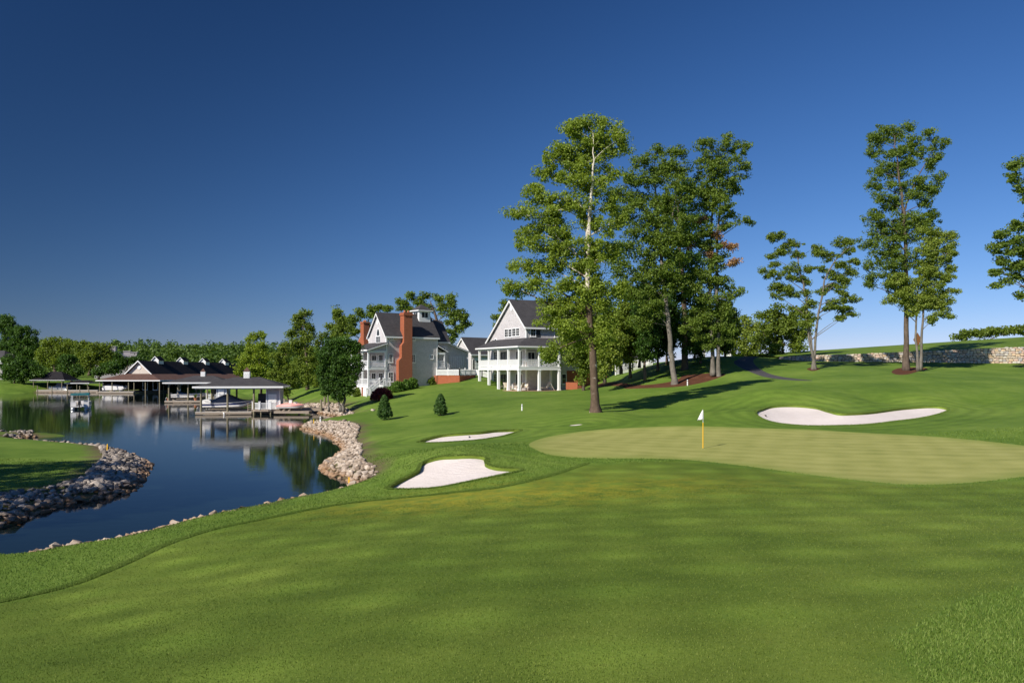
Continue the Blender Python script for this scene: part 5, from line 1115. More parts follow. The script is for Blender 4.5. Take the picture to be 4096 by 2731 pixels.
def tree(name, label, stems, lobes, d, leaf='oak', bark=None, per=70, size=0.26, clump=0.75, dens=1.0, flat=0.8, px=1.0, twig=True, group=None, extra=None, zmin=None, depth=0.75, cat='tree', base=None, fill=1, amin=0.30):
    """stems: lists of (u, v, radius m); lobes: (u, v, ru, rv[, leaf key]) in frame pixels at distance d"""
    mpp = d / FPX; b0 = stems[0][0]; g = base or at(b0[0], b0[1], d)
    root = empty(name, tuple(g), 0, label, cat, group); org = Vector(g); bark = bark or M_bark
    wood = MB(); paths = []
    for st in stems:
        P = [at(u, v, d) - org for u, v, r in st]; jz = random.uniform(-0.5, 0.5)
        if len(P) > 2:
            for i in range(1, len(P)): P[i].y += jz * i * 0.4
        Rr = [r for _, _, r in st]; Q = []; RR = []
        for i in range(len(P) - 1):
            for k in range(4):
                t = k / 4; Q.append(P[i].lerp(P[i+1], t) + Vector((random.gauss(0, 0.05), random.gauss(0, 0.05), 0)) * (0 if i == 0 and k == 0 else 1)); RR.append(Rr[i] * (1 - t) + Rr[i+1] * t)
        Q.append(P[-1]); RR.append(Rr[-1]); RR[0] *= 1.45; 
        if len(RR) > 1: RR[1] *= 1.05
        Q.insert(0, Q[0] - Vector((0, 0, 0.5))); RR.insert(0, RR[0] * 1.1)
        wood.tube(Q, RR, 9); paths.append((Q, RR))
    cl = {}; rj = random.Random(len(lobes) * 31 + int(d)); lobes = list(lobes)
    n_main = len(lobes)
    for lb in list(lobes):               # smaller sprays between the main boughs
        for _ in range(fill): lobes.append((lb[0] + rj.uniform(-0.95, 0.95) * lb[2], lb[1] + rj.uniform(-1.1, 1.1) * lb[3], lb[2] * rj.uniform(0.4, 0.7), lb[3] * rj.uniform(0.45, 0.85)) + tuple(lb[4:]))
    for il, lb in enumerate(lobes):
        u, v, ru, rv = lb[:4]; key = lb[4] if len(lb) > 4 else leaf
        c = at(u, v, d) - org; rx, rz_ = ru * mpp, rv * mpp; ry = (rx + rz_) / 2 * depth * 1.3
        c.y += random.uniform(-1, 1) * ry * 0.6
        # a limb from the nearest stem up to the lobe
        best = None
        for Q, RR in paths:
            for i in range(max(2, int(len(Q) * amin)), len(Q)):
                dh = (Q[i] - c); hd = math.hypot(dh.x, dh.y); want = c.z - 0.55 * hd - 0.3
                sc = abs(Q[i].z - want) + 0.6 * hd
                if best is None or sc < best[0]: best = (sc, Q[i], RR[i])
        if twig and best and il < n_main:
            q0 = best[1]; L = (c - q0).length
            r0 = min(best[2] * 0.55, 0.035 + 0.012 * L)
            pth = bez(q0, c, (random.uniform(-.1, .1) * L, random.uniform(-.1, .1) * L, random.uniform(-0.02, 0.14) * L), 5); wood.tube(pth, [r0 * (1 - 0.16 * i) for i in range(6)], 5, False)
        rx *= 1.18; rz_ *= 1.15; ry *= 1.15; nc = max(4, int(dens * 5.0 * (rx * rz_) ** 0.5 * max(ry, rx * 0.6) / clump ** 2))
        p = rng.normal(0, 1, (nc, 3)); p /= np.linalg.norm(p, axis=1)[:, None]; p *= (rng.random(nc) ** 0.45)[:, None]
        cc = np.array(c) + p * np.array([rx, ry, rz_]) * 0.95
        rad = clump * rng.uniform(0.55, 1.35, nc); cl.setdefault(key, []).append((cc, rad))
        if twig and il < n_main:
            for k in range(min(nc, 7)):
                e = Vector(cc[k]); wood.tube(bez(c, e, (0, 0, 0.1), 3), [0.03, 0.024, 0.018, 0.008], 4, False)
    wood.build('trunk', bark, root, True)
    for key, lst in cl.items():
        cc = np.concatenate([a for a, _ in lst]); rad = np.concatenate([b for _, b in lst])
        leaf_object('crown', leaves(cc, rad, per, size, flat), LEAF[key], root)
    return root
def Kr(l): return [(a[0], a[1], a[2] * 0.93, a[3] * 1.18) for a in K(l, *kr)]
def K(l, ox, oy, s, f=1.0):            # lobes noted on an enlarged part of the frame
    return [((ox + a[0] / s) / 4, (oy + a[1] / s) / 4, a[2] / s / 4 * f, a[3] / s / 4 * f) + tuple(a[4:]) for a in l]
def S(l, ox, oy, s): return [((ox + a[0] / s) / 4, (oy + a[1] / s) / 4, a[2]) for a in l]
k8 = (1950, 420, 1.2255); k2 = (900, 1150, 2.852); kr = (3000, 450, 1.4936); k3 = (1350, 1150, 3.485); k1 = (0, 1200, 3.357)

tree('plane_tree', 'tallest bright green plane tree standing alone in front of the veranda house',
     [S([(530,1502,.40),(522,1350,.33),(512,1180,.30),(498,1000,.26),(488,800,.21),(490,650,.18),(505,440,.12),(515,280,.06),(510,150,.02)], *k8), S([(488,800,.15),(440,740,.12),(380,690,.08),(330,640,.05)], *k8), S([(490,650,.12),(470,540,.09),(430,430,.06),(400,300,.04)], *k8)],
     K([(490,85,85,45),(425,125,55,50),(610,120,55,45),(540,175,100,50),(400,215,75,40),(620,235,60,35),(650,170,35,40),(330,260,60,40),(460,290,110,45),(285,330,55,40),(595,330,45,35),(420,370,100,40),(545,410,60,40),(265,450,55,35),(385,470,85,40),(160,520,65,30),(255,550,80,40),(480,510,70,40),(600,470,45,50),(185,615,60,40),(340,610,100,45),(560,610,60,45),(250,690,85,40),(420,700,110,45),(560,730,70,45),(160,790,65,40),(300,790,105,45),(480,810,110,45),(110,880,45,32),(220,885,85,40),(380,895,110,50),(540,900,80,50),(300,975,85,40),(440,990,105,50),(580,980,55,45),(310,1055,70,35),(440,1080,95,42),(575,1070,65,42),(300,1215,60,28),(365,1175,55,32),(560,1140,55,45),(480,1160,60,35),(230,400,40,30),(345,520,50,30),(505,240,70,45),(500,360,55,40),(495,560,60,40),(500,690,70,40),(510,770,80,40),(510,880,80,45),(510,950,70,40),(640,900,50,45),(620,700,50,50),(640,560,45,45)], *k8),
     68, 'plane', M_plane, per=64, size=0.19, clump=0.56, dens=0.92, flat=0.8)
tree('oak_tree', 'tall dark green tree with pale leaning trunk in the middle of the grove',
     [S([(918,1372,.36),(905,1240,.31),(890,1080,.28),(872,900,.24),(855,720,.2),(845,560,.15),(830,400,.10),(830,260,.04)], *k8), S([(855,720,.13),(900,560,.1),(930,420,.07),(940,280,.03)], *k8)],
     K([(830,235,45,32),(930,235,55,35),(740,285,45,35),(860,300,75,40),(955,310,45,35),(790,365,85,40),(915,385,80,42),(700,375,60,40),(650,430,55,40),(765,445,80,40),(880,465,85,42),(975,450,45,45),(700,515,75,40),(830,545,85,45),(945,555,60,45),(640,560,55,40),(750,625,85,45),(880,640,85,48),(680,695,75,45),(800,740,95,45),(915,740,75,45),(640,795,65,45),(740,845,85,42),(860,855,75,45),(700,920,70,40),(800,930,80,40),(930,850,60,45),(960,640,50,50),(845,480,60,45),(850,600,65,45),(855,700,70,45),(865,800,70,45),(800,1000,70,40),(760,1060,60,40),(840,330,50,40)], *k8),
     97, 'oak', M_grey, per=64, size=0.235, clump=0.70, dens=0.78, flat=0.7)
tree('oak_tree', 'tall twin stemmed tree with bronze tinted lower foliage at the right of the grove',
     [S([(1105,1305,.26),(1100,1120,.22),(1095,900,.2),(1098,700,.16),(1110,500,.12),(1120,300,.05)], *k8), S([(1133,1328,.25),(1130,1120,.22),(1125,880,.19),(1130,650,.15),(1150,450,.11),(1170,250,.05)], *k8)],
     K([(1080,205,55,30),(1170,195,60,32),(1240,205,40,32),(1060,265,50,32),(1140,275,60,38),(1230,290,45,40),(1080,345,60,38),(1180,355,55,40),(1060,415,55,40),(1150,425,60,40),(1210,395,35,42),(1050,485,55,40),(1140,505,60,40),(1195,535,40,30),(1250,570,35,22),(1160,580,50,24),(970,680,26,16,'bronze'),(1050,560,30,14,'bronze'),(1135,640,32,15,'bronze'),(1205,690,28,13,'bronze'),(1085,735,32,16,'bronze'),(1190,775,34,13,'bronze'),(1150,690,24,12,'bronze'),(1090,600,50,30),(1090,700,50,30),(1150,740,40,25),(1060,650,50,35),(1040,830,75,40),(1150,880,70,32),(1000,900,75,40),(1200,930,45,28),(1100,955,80,38),(1180,1005,62,36),(1040,1030,80,38),(1130,1080,80,30),(1000,1090,60,40),(1060,1130,60,25),(1110,330,45,40),(1115,450,45,40),(1105,780,50,35),(1110,850,60,35),(1115,1000,60,35),(1080,1180,50,22),(1150,1150,50,25)], *k8),
     99, 'oak', M_grey, per=62, size=0.23, clump=0.66, dens=0.78, flat=0.65)
tree('oak_tree', 'broad dark trunked tree deep in the grove, behind the pale leaning trunk',
     [S([(965,1320,.45),(965,1100,.4),(960,900,.34),(940,700,.26),(930,500,.16),(960,380,.06)], *k8)],
     K([(960,420,70,45),(1000,540,70,50),(900,520,70,45),(980,640,80,50),(1030,760,70,50),(930,760,80,50),(880,850,70,50),(1000,850,80,50),(950,950,80,45),(860,980,70,45),(1030,960,60,45),(900,1050,60,40),(990,1170,60,35),(940,1120,50,30)], *k8),
     110, 'dark', M_bark, per=60, size=0.32, clump=0.95, dens=0.8, flat=0.75)
for i, (bu, bv, top, w, dd, lf, lb) in enumerate(((772,1330,860,75,104,'dark','slender dark tree between the plane tree and the pale leaning trunk'),(700,1320,900,80,108,'mid','bushy mid green tree just right of the plane trunk'),(835,1290,930,70,114,'dark','thin stemmed dark tree at the back of the grove near the white fence'),
                                                    (600,1290,1010,80,105,'mid','low spreading green tree touching the right side of the plane tree'),(1045,1265,1000,60,114,'dark','short thin tree behind the twin stemmed tree'),(575,1345,1110,60,100,'light','small light green understorey tree at the edge of the mulch'),(470,1392,1050,85,107,'mid','dark green tree between the plane trunk and the veranda house wall'),(655,1300,1040,85,112,'dark','low dark understorey tree behind the bushy mid green one'),(745,1270,1080,70,118,'mid','low understorey tree against the white fence'),(880,1255,1040,75,119,'dark','low dark understorey tree behind the pale leaning trunk'),(1015,1250,1050,70,120,'dark','low dark understorey tree on the crest of the grove'),(1165,1250,1010,62,121,'mid','low mid green tree on the crest right of the twin stems'))):
    r = random.Random(i); L = []
    n = 15
    for k in range(n):
        t = k / (n - 1); yy = top + (bv - 45 - top) * t * 0.90; ww = w * math.sin(math.pi * (0.18 + 0.72 * t)); L.append((bu + r.uniform(-1, 1) * w * 0.85 * math.sin(math.pi * (0.15 + 0.75 * t)), yy, ww * 0.75, 40))
    tree('grove_tree', lb, [S([(bu, bv, .16), (bu - 4, (bv + top) / 2, .12), (bu - 8, top + 40, .04)], *k8)], K(L, *k8), dd, lf, M_bark, per=52, size=0.27, clump=0.75, dens=0.8, flat=0.7, group='grove trees')
# right-hand trees near the stone wall
tree('layered_tree', 'three stemmed tree with flat layered branches left of the tallest right hand tree',
     [S([(388,1525,.17),(350,1330,.14),(330,1100,.12),(300,950,.09),(268,800,.04)], *kr), S([(376,1522,.17),(408,1200,.13),(440,1000,.10),(500,885,.08),(590,800,.03)], *kr), S([(380,1522,.13),(360,1300,.10),(335,1120,.05)], *kr)],
     Kr([(150,735,62,22),(255,785,72,18),(110,860,42,12),(195,828,62,17),(300,850,46,13),(130,910,40,12),(250,925,46,24),(350,930,46,16),(160,968,72,20),(270,988,55,16),(350,1000,44,12),(180,1038,72,20),(240,1080,55,16),(170,1102,36,14),(330,1068,38,20),(402,795,26,24),(430,838,55,16),(560,778,55,20),(600,765,28,16),(590,830,45,16),(490,858,55,17),(612,890,36,12),(530,908,62,16),(450,940,45,12),(600,950,52,16),(500,978,62,16),(560,1000,55,16),(500,1040,62,16),(420,1065,36,12),(550,1080,45,16),(600,1110,62,16),(500,1130,55,12),(520,1165,72,12),(590,1200,55,12),(550,1222,38,10),(460,1165,38,10),(360,1140,46,20),(320,1180,46,24),(360,1220,46,20),(330,1262,52,20),(220,1060,50,14)]),
     100, 'mid', M_grey, per=48, size=0.19, clump=0.46, dens=0.85, flat=0.65, fill=2, amin=0.12)
tree('oak_tree', 'tallest right hand tree, dark green with a single brown trunk by the stone wall',
     [S([(932,1525,.34),(930,1200,.27),(926,900,.23),(912,600,.18),(880,400,.12),(850,150,.04)], *kr), S([(912,600,.12),(960,480,.09),(1010,360,.07),(1080,230,.03)], *kr)],
     Kr([(850,98,80,25),(740,138,40,25),(960,93,32,20),(1060,118,36,16),(820,158,90,28),(1000,178,72,25),(1130,188,54,28),(740,228,40,38),(850,238,80,34),(1000,238,80,34),(1100,258,45,25),(840,318,72,28),(960,308,62,25),(1060,298,36,16),(790,358,54,20),(890,368,54,25),(760,428,58,28),(870,438,62,28),(1000,418,72,34),(1110,398,50,34),(1080,458,72,28),(960,488,72,28),(780,518,62,28),(880,528,54,24),(1050,538,54,20),(830,568,54,16),(740,638,68,38),(860,648,90,42),(1000,638,90,38),(1100,628,54,34),(760,708,72,34),(900,718,80,34),(1030,688,72,24),(700,778,62,28),(820,778,80,34),(950,758,54,24),(770,838,62,24),(900,848,72,34),(730,908,58,28),(850,908,80,34),(960,898,54,34),(760,978,62,24),(860,978,54,34),(830,1048,54,20),(720,1030,28,12)]),
     100, 'oak', M_bark, per=50, size=0.21, clump=0.56, dens=0.72, flat=0.75, fill=2)
tree('maple_tree', 'slender light green two stemmed tree beside the tallest right hand tree',
     [S([(1003,1518,.16),(990,1350,.13),(1000,1150,.10),(1020,950,.05)], *kr), S([(1018,1512,.18),(1032,1300,.14),(1046,1050,.11),(1075,800,.04)], *kr)],
     Kr([(1100,728,72,28),(1180,738,40,24),(1080,788,72,28),(1190,798,32,24),(1050,848,62,28),(1150,848,62,28),(1080,908,80,28),(1190,928,40,16),(1030,958,62,28),(1130,978,80,24),(860,1010,72,25),(950,1040,80,32),(1080,1038,80,24),(1200,1058,42,10),(1100,1080,72,24),(900,1090,62,25),(1030,1110,54,24),(1150,1118,62,24),(1100,1150,72,24),(1020,1160,45,16),(1150,1190,54,24),(1090,1240,32,24),(830,1120,40,18),(980,1200,28,14),(940,1120,60,25),(960,1160,40,20)]),
     99, 'light', M_grey, per=56, size=0.20, clump=0.52, dens=1.0, flat=0.7, fill=2)
tree('oak_tree', 'dark tree cut off by the right edge of the picture',
     [S([(1740,1490,.3),(1745,1000,.25),(1735,600,.18),(1700,300,.05)], *kr)],
     K([(1600,305,55,34),(1580,375,36,42),(1622,470,30,52),(1700,280,70,50),(1720,400,80,60),(1740,520,80,60),(1590,678,45,34),(1520,728,54,34),(1580,758,62,34),(1480,788,36,25),(1560,828,80,34),(1490,878,45,20),(1580,908,80,34),(1500,948,54,25),(1600,968,54,25),(1520,1008,45,20),(1625,1100,22,34),(1700,640,80,60),(1720,760,90,60),(1710,880,90,60),(1720,1000,80,50)], *kr),
     96, 'oak', M_bark, per=58, size=0.28, clump=0.7, dens=0.85, flat=0.55)
tree('bushy_tree', 'rounded bushy tree behind the cart path, left of the three stemmed tree', [S([(200,1440,.2),(190,1330,.15),(180,1220,.06)], *kr)],
     K([(180,1200,55,32),(90,1215,45,30),(140,1265,85,42),(250,1255,65,50),(170,1345,85,50),(280,1335,62,50),(130,1410,80,30),(280,1400,55,28),(270,1180,42,30),(80,1330,50,45),(210,1290,60,50)], *kr), 132, 'mid', M_bark, per=60, size=0.34, clump=0.9, dens=1.0)
tree('bushy_tree', 'pale green feathery tree behind the crest beside the twin stemmed grove tree', [S([(-25,1450,.2),(-25,1340,.12),(-20,1280,.05)], *kr)],
     K([(20,1275,45,30),(-40,1260,50,35),(0,1330,60,40),(50,1380,45,40),(-60,1340,50,45),(-20,1400,70,40),(-110,1390,60,40),(-90,1310,40,35),(-150,1400,50,35)], *kr), 140, 'light', M_bark, per=55, size=0.34, clump=0.85, dens=0.8)
sh = []
for i in range(8):
    x = 1250 + i * 52; sh.append((x, 1345 - 30 * math.sin(math.pi * (i + 1) / 11) - i * 3, 34, 18))
tree('hedge_tree', 'low dark shrubby trees peeping over the grassy crest at far right', [S([(1400,1380,.15),(1400,1330,.05)], *kr)], K(sh + [(1340,1312,20,10),(1480,1302,34,10),(1590,1306,40,12)], *kr), 165, 'mid', M_bark, per=60, size=0.4, clump=0.9, dens=1.0, cat='shrub')
# trees left of the chimney house
tree('lime_tree', 'yellow green tree rising behind the near boat dock', [S([(405,1240,.2),(402,1000,.16),(390,800,.1),(360,600,.04)], *k2)],
     K([(345,535,52,34),(300,605,62,42),(410,555,45,34),(360,675,95,42),(270,715,62,34),(430,655,54,42),(400,755,95,42),(280,795,90,42),(200,828,62,34),(420,855,95,42),(300,895,105,42),(180,915,60,32),(420,955,90,42),(280,975,80,34),(400,1035,80,36),(170,980,50,30),(300,1050,60,30)], *k2), 172, 'lime', M_bark, per=60, size=0.36, clump=0.95, dens=0.95)
tree('bank_tree', 'olive green leaning tree on the bank right of the near dock', [S([(728,1290,.14),(710,1200,.12),(690,1050,.1),(680,800,.05)], *k2)],
     K([(680,650,52,36),(590,785,70,50),(700,760,62,52),(620,875,95,42),(720,895,80,52),(560,975,80,42),(680,995,95,42),(780,955,54,52),(600,1065,90,34),(720,1085,80,34),(640,1148,62,34),(800,1078,54,34),(700,1190,54,25),(530,1080,50,30)], *k2), 148, 'mid', M_bark, per=58, size=0.33, clump=0.85, dens=0.9)
tree('bank_thicket', 'dense low green thicket on the slope between the dock tree and the tall narrow tree', [S([(700,1150,.12),(690,1050,.08),(680,960,.04)], *k2)],
     K([(470,1060,60,40),(540,1020,60,45),(620,1000,60,45),(560,1110,60,32),(660,1090,60,36),(760,1010,60,45),(840,1000,55,50),(800,1095,60,36),(880,1080,50,40),(1010,1060,45,40),(700,940,60,40),(600,920,60,40),(480,970,50,40),(400,1100,50,35),(1080,1010,45,45)], *k2), 176, 'mid', M_bark, per=50, size=0.36, clump=0.9, dens=0.85)
tree('tall_bank_tree', 'tall narrow green tree left of the chimney house', [S([(942,1135,.28),(940,900,.22),(920,650,.16),(900,450,.1),(925,300,.03)], *k2)],
     K([(930,288,36,34),(860,318,34,25),(800,378,42,42),(900,378,60,34),(850,455,70,42),(960,435,42,42),(770,525,42,42),(900,535,80,42),(990,515,34,42),(820,612,70,42),(950,612,70,42),(870,692,80,42),(980,702,54,42),(780,712,42,42),(900,792,80,50),(980,822,54,50),(860,892,70,42),(960,912,62,50),(900,992,62,42),(980,1012,54,42),(950,1072,54,34)], *k2), 158, 'mid', M_bark, per=58, size=0.35, clump=0.9, dens=0.85)
tree('back_tree', 'mid green tree filling the gap between the tall narrow tree and the chimney house', [S([(1150,1130,.25),(1180,900,.2),(1260,500,.1),(1270,300,.03)], *k2)],
     K([(1270,270,42,34),(1280,340,52,34),(1350,370,34,34),(1220,470,52,52),(1310,440,70,52),(1140,560,52,34),(1250,560,80,42),(1100,650,62,52),(1060,760,60,60),(1040,880,60,60),(1050,1000,60,50),(1080,1080,50,40)], *k2), 164, 'mid', M_bark, per=55, size=0.36, clump=0.95, dens=0.85)
tree('maple_tree', 'dense dark round tree with two pale stems on the rocky bank by the walkway', [S([(1318,1372,.17),(1290,1280,.15),(1290,1100,.12),(1270,850,.06)], *k2), S([(1350,1372,.17),(1360,1250,.15),(1350,1100,.12),(1400,850,.05)], *k2)],
     K([(1180,625,70,42),(1290,605,80,42),(1400,615,70,42),(1480,655,60,42),(1130,705,70,50),(1250,712,95,52),(1390,712,90,52),(1510,722,52,50),(1100,800,70,52),(1220,820,95,52),(1360,820,95,52),(1480,820,70,52),(1130,900,90,52),(1270,930,95,52),(1410,930,80,52),(1500,900,45,52),(1120,1000,70,50),(1240,1040,95,52),(1370,1040,90,52),(1460,1020,54,42),(1150,1095,60,42),(1280,1125,90,42),(1390,1115,70,42),(1180,1165,42,32),(1300,1195,60,34),(1400,1175,45,34),(1320,1255,42,32),(1262,1250,26,34)], *k2), 106, 'dark', M_grey, per=72, size=0.24, clump=0.62, dens=1.0)
tree('young_tree', 'slim young tree with straight bare stem at the end of the walkway', [S([(1185,1372,.11),(1178,1260,.09),(1172,1120,.05)], *k2)], K([(1170,1150,45,35),(1150,1090,40,35),(1195,1100,40,35)], *k2), 111, 'dark', M_grey, per=60, size=0.24, clump=0.55)
# big trees behind the chimney house
tree('oak_tree', 'great spreading oak behind the roof lantern of the chimney house', [S([(1400,1000,.5),(1400,700,.4),(1380,400,.25),(1300,200,.08)], *k3)],
     K([(1250,90,80,34),(1060,120,62,42),(1380,130,80,42),(900,200,80,42),(1150,190,95,42),(1550,170,62,42),(1450,240,90,52),(1640,230,70,52),(1700,320,62,50),(1550,350,90,52),(1700,440,80,42),(1600,470,80,42),(1800,500,42,34),(1680,560,80,42),(1590,620,54,34),(1620,690,46,42),(1000,290,70,42),(1250,300,90,50),(1750,380,50,40),(870,270,50,40)], *k3), 152, 'oak', M_bark, per=62, size=0.36, clump=1.0, dens=0.9, flat=0.6)
tree('oak_tree', 'rounded oak behind the left wing of the chimney house', [S([(420,1000,.4),(420,700,.3),(430,450,.1)], *k3)],
     K([(480,280,70,42),(320,320,70,42),(620,290,70,42),(230,420,70,52),(400,400,95,52),(560,400,90,52),(180,520,54,52),(260,600,54,42),(420,540,80,52),(720,290,60,40),(150,640,60,60),(60,560,60,50)], *k3), 156, 'oak', M_bark, per=60, size=0.36, clump=1.0, dens=0.9, flat=0.6)
tree('back_tree', 'thin pale tree between the chimney house oak and the tall narrow tree', [S([(60,1000,.25),(50,600,.15),(25,340,.03)], *k3)], K([(20,350,34,50),(50,450,52,42),(100,560,70,50),(40,660,80,52),(110,700,60,50),(20,780,70,60),(0,560,60,60)], *k3), 150, 'mid', M_bark, per=56, size=0.34, clump=0.9, dens=0.85)
tree('back_tree', 'small layered tree just left of the steep veranda gable', [S([(640,500,.1),(630,340,.05)], 1850, 1150, 3.485)], K([(500,390,50,20),(600,200,45,18),(620,260,45,16),(590,310,40,16),(480,430,40,14),(480,520,25,10)], 1850, 1150, 3.485), 150, 'mid', M_bark, per=50, size=0.3, clump=0.7)
# far left shore
def far(lb, st, lo, d, lf, per=52, size=0.52, cl_=1.35, dens=1.15, nm='shore_tree'): return tree(nm, lb, [S(st, *k1)], K(lo, *k1), d, lf, M_bark, per=per, size=size, clump=cl_, dens=dens * 1.15, twig=False, group='far shore trees')
far('tallest dark tree on the left skyline', [(90,900,.5),(90,500,.3),(80,300,.1)], [(70,255,80,60),(150,320,70,50),(40,360,90,60),(120,420,110,70),(60,540,90,70),(160,600,90,70),(30,680,80,60),(110,740,90,50)], 275, 'dark')
far('dark tree sloping down from the left skyline', [(330,950,.5),(330,700,.3),(320,450,.1)], [(310,395,85,50),(240,470,90,60),(400,470,70,50),(480,520,50,40),(300,560,110,70),(420,590,85,70),(250,670,90,60),(380,700,100,60),(340,780,90,50),(460,680,60,60),(200,560,60,60)], 268, 'dark')
far('broad green dome tree on the left shore', [(740,955,.4),(720,800,.3),(710,600,.1)], [(720,545,110,45),(620,620,105,62),(810,620,105,62),(560,700,85,60),(700,700,110,60),(850,700,85,60),(620,800,90,50),(740,790,100,50),(680,860,80,36),(560,790,50,40),(900,620,60,50)], 262, 'mid')
far('green tree in front of the far grey roof', [(1200,990,.4),(1220,850,.3),(1240,650,.1)], [(1170,605,62,42),(1290,625,105,50),(1410,650,70,50),(1130,700,80,60),(1250,730,100,60),(1400,740,100,60),(1160,820,85,52),(1310,830,95,50),(1200,910,65,36),(1450,830,70,50),(1030,640,60,60)], 256, 'mid')
far('low dark spreading tree over the left bank', [(190,1160,.3),(200,1000,.25),(220,850,.1)], [(150,800,125,55),(260,850,120,60),(70,880,90,60),(370,880,105,60),(180,930,120,60),(460,930,85,50),(320,970,120,55),(80,1000,90,50),(200,1040,110,42),(430,1020,80,36),(540,980,50,35)], 238, 'dark')
far('low dark tree behind the hip roofed shelter', [(960,1080,.25),(950,960,.15),(950,900,.06)], [(950,905,90,36),(860,940,75,40),(1040,930,60,40),(920,990,90,36),(1000,1000,70,36),(870,790,100,36),(960,810,60,40)], 248, 'dark')
far('low spreading tree left of the boathouse gable', [(1325,1040,.25),(1350,960,.15),(1400,900,.06)], [(1450,880,105,36),(1330,930,62,34),(1540,880,62,42),(1430,950,100,36),(1570,930,50,40),(1310,980,40,25)], 246, 'dark')
far('dark tree between the far grey roof and the boathouse', [(1700,960,.3),(1720,850,.2),(1760,800,.06)], [(1800,790,85,40),(1700,830,70,50),(1620,800,60,60),(1640,880,60,50),(1880,800,60,35),(1590,740,40,40)], 285, 'dark')
far('rounded green tree behind the left dome trees', [(1000,900,.3),(1000,700,.2),(1000,600,.06)], [(1000,600,90,40),(920,580,60,35),(1080,590,60,35),(990,680,90,60),(950,760,80,50)], 285, 'oak')

# trees out of frame on the left whose shade falls on the rocky point and the bank
for i, (x, y, hgt) in enumerate(((-33, 21, 18.5), (-41, 29, 17), (-38, 23, 20), (-47, 24, 19))):
    z = z1(x, y); r = random.Random(50 + i); L = []
    for k in range(16):
        t = k / 15; a = r.uniform(0, 6.28); rad = 4.6 * math.sin(math.pi * (0.2 + 0.7 * t)); L.append((x + rad * math.cos(a) * 0.8, y + rad * math.sin(a) * 0.8, z + hgt * (0.24 + 0.74 * t), 2.3))
    root = empty('shade_tree', (x, y, z), 0, ('tall leafy tree on the bank beyond the left edge', 'shorter leafy tree inland of the rocky point, beyond the left edge', 'tall tree between the other two, beyond the left edge', 'tree farthest inland beyond the left edge')[i], 'tree', 'trees beyond the left edge')
    w = MB(); w.tube([(0, 0, -0.4), (0.1, 0, hgt * 0.3), (0, 0.1, hgt * 0.9)], [0.42, 0.32, 0.06], 9)
    for (a, b, c, _) in L: w.tube(bez((0, 0, max(2, (c - z) * 0.72)), (a - x, b - y, c - z), (0, 0, 0.3), 3), [0.1, 0.08, 0.05, 0.02], 5, False)
    w.build('trunk', M_bark, root, True); C_ = []
    for (a, b, c, rr) in L:
        p = rng.normal(0, 1, (20, 3)); p /= np.linalg.norm(p, axis=1)[:, None]; C_.append(np.array([a - x, b - y, c - z]) + p * (rng.random(20) ** 0.5)[:, None] * rr)
    cc = np.concatenate(C_); leaf_object('crown', leaves(cc, 0.7 * rng.uniform(0.7, 1.2, len(cc)), 42, 0.3, 0.8), LEAF['mid'], root)

# ------------------------------------------------------------------ shrubs and young conifers
def shrub(u, v, d, w, h, leaf, label, per=55, size=0.13, clump=0.22, name='shrub', group=None, n=None, loc=None):
    g = loc or G(u, v); root = empty(name, tuple(g), 0, label, 'shrub', group)
    n = n or int(60 * w * h); p = rng.normal(0, 1, (n, 3)); p /= np.linalg.norm(p, axis=1)[:, None]; p[:, 2] = np.abs(p[:, 2]) * 0.9; p *= (rng.random(n) ** 0.3)[:, None]
    cc = p * np.array([w / 2, w / 2, h * 0.9]) + np.array([0, 0, h * 0.08])
    m = MB()
    for k in range(5): m.tube(bez((0, 0, -0.1), tuple(cc[k] * 0.8), (0, 0, 0.1), 3), [0.04, 0.03, 0.02, 0.01], 4, False)
    m.build('stem', M_bark, root); leaf_object('foliage', leaves(cc, clump * rng.uniform(0.7, 1.2, n), per, size, 0.9), LEAF[leaf], root); return root
def k3p(x, y): return (1350 + x / 3.485) / 4, (1150 + y / 3.485) / 4
for (x, y, w, h, lb, lf) in ((835,1445,1.9,1.75,'rounded shrub below the brick chimney, leftmost of three','box'),(950,1420,1.7,1.7,'rounded shrub below the brick chimney, middle of three','box'),(1045,1400,1.7,1.75,'rounded shrub below the brick chimney, rightmost of three','box'),
                          (1280,1352,2.1,1.7,'rounded light shrub at the left end of the brick retaining wall','mid'),(740,1455,1.0,1.0,'small dark shrub beside the porch stairs','box'),(285,1505,2.0,1.5,'grassy light shrub left of the porch skirt','mid'),(615,1560,3.0,1.9,'maroon leaved bush in front of the porch stairs','red')):
    shrub(*k3p(x, y), 0, w, h, lf, lb, 26, 0.18, 0.25)
for (x, y, w, h, lb) in ((1500,1138,1.6,0.8,'low bright shrub behind the white fence, left one'),(1570,1135,1.5,0.9,'low bright shrub behind the white fence, right one')):
    p = F1.o + F1.a * F1.hitS(*k3p(x, y), 0.6)[0] + F1.b * 0.6; shrub(0, 0, 0, w, h, 'light', lb, 50, 0.15, 0.24, loc=Vector((p.x, p.y, z1(p.x, p.y) + 0.3)))
for i, (x, y, w, h) in enumerate(((330,1400,1.5,1.5),(430,1400,1.5,1.5))):
    p = F2.o + F2.a * 1.5 + F2.b * (11.6 - i * 2.2); shrub(0, 0, 0, w, h, 'box', 'clipped dark ball shrub inside the veranda, %s one' % ('left' if i == 0 else 'right'), 60, 0.12, 0.2, loc=Vector((p.x, p.y, 3.3)))
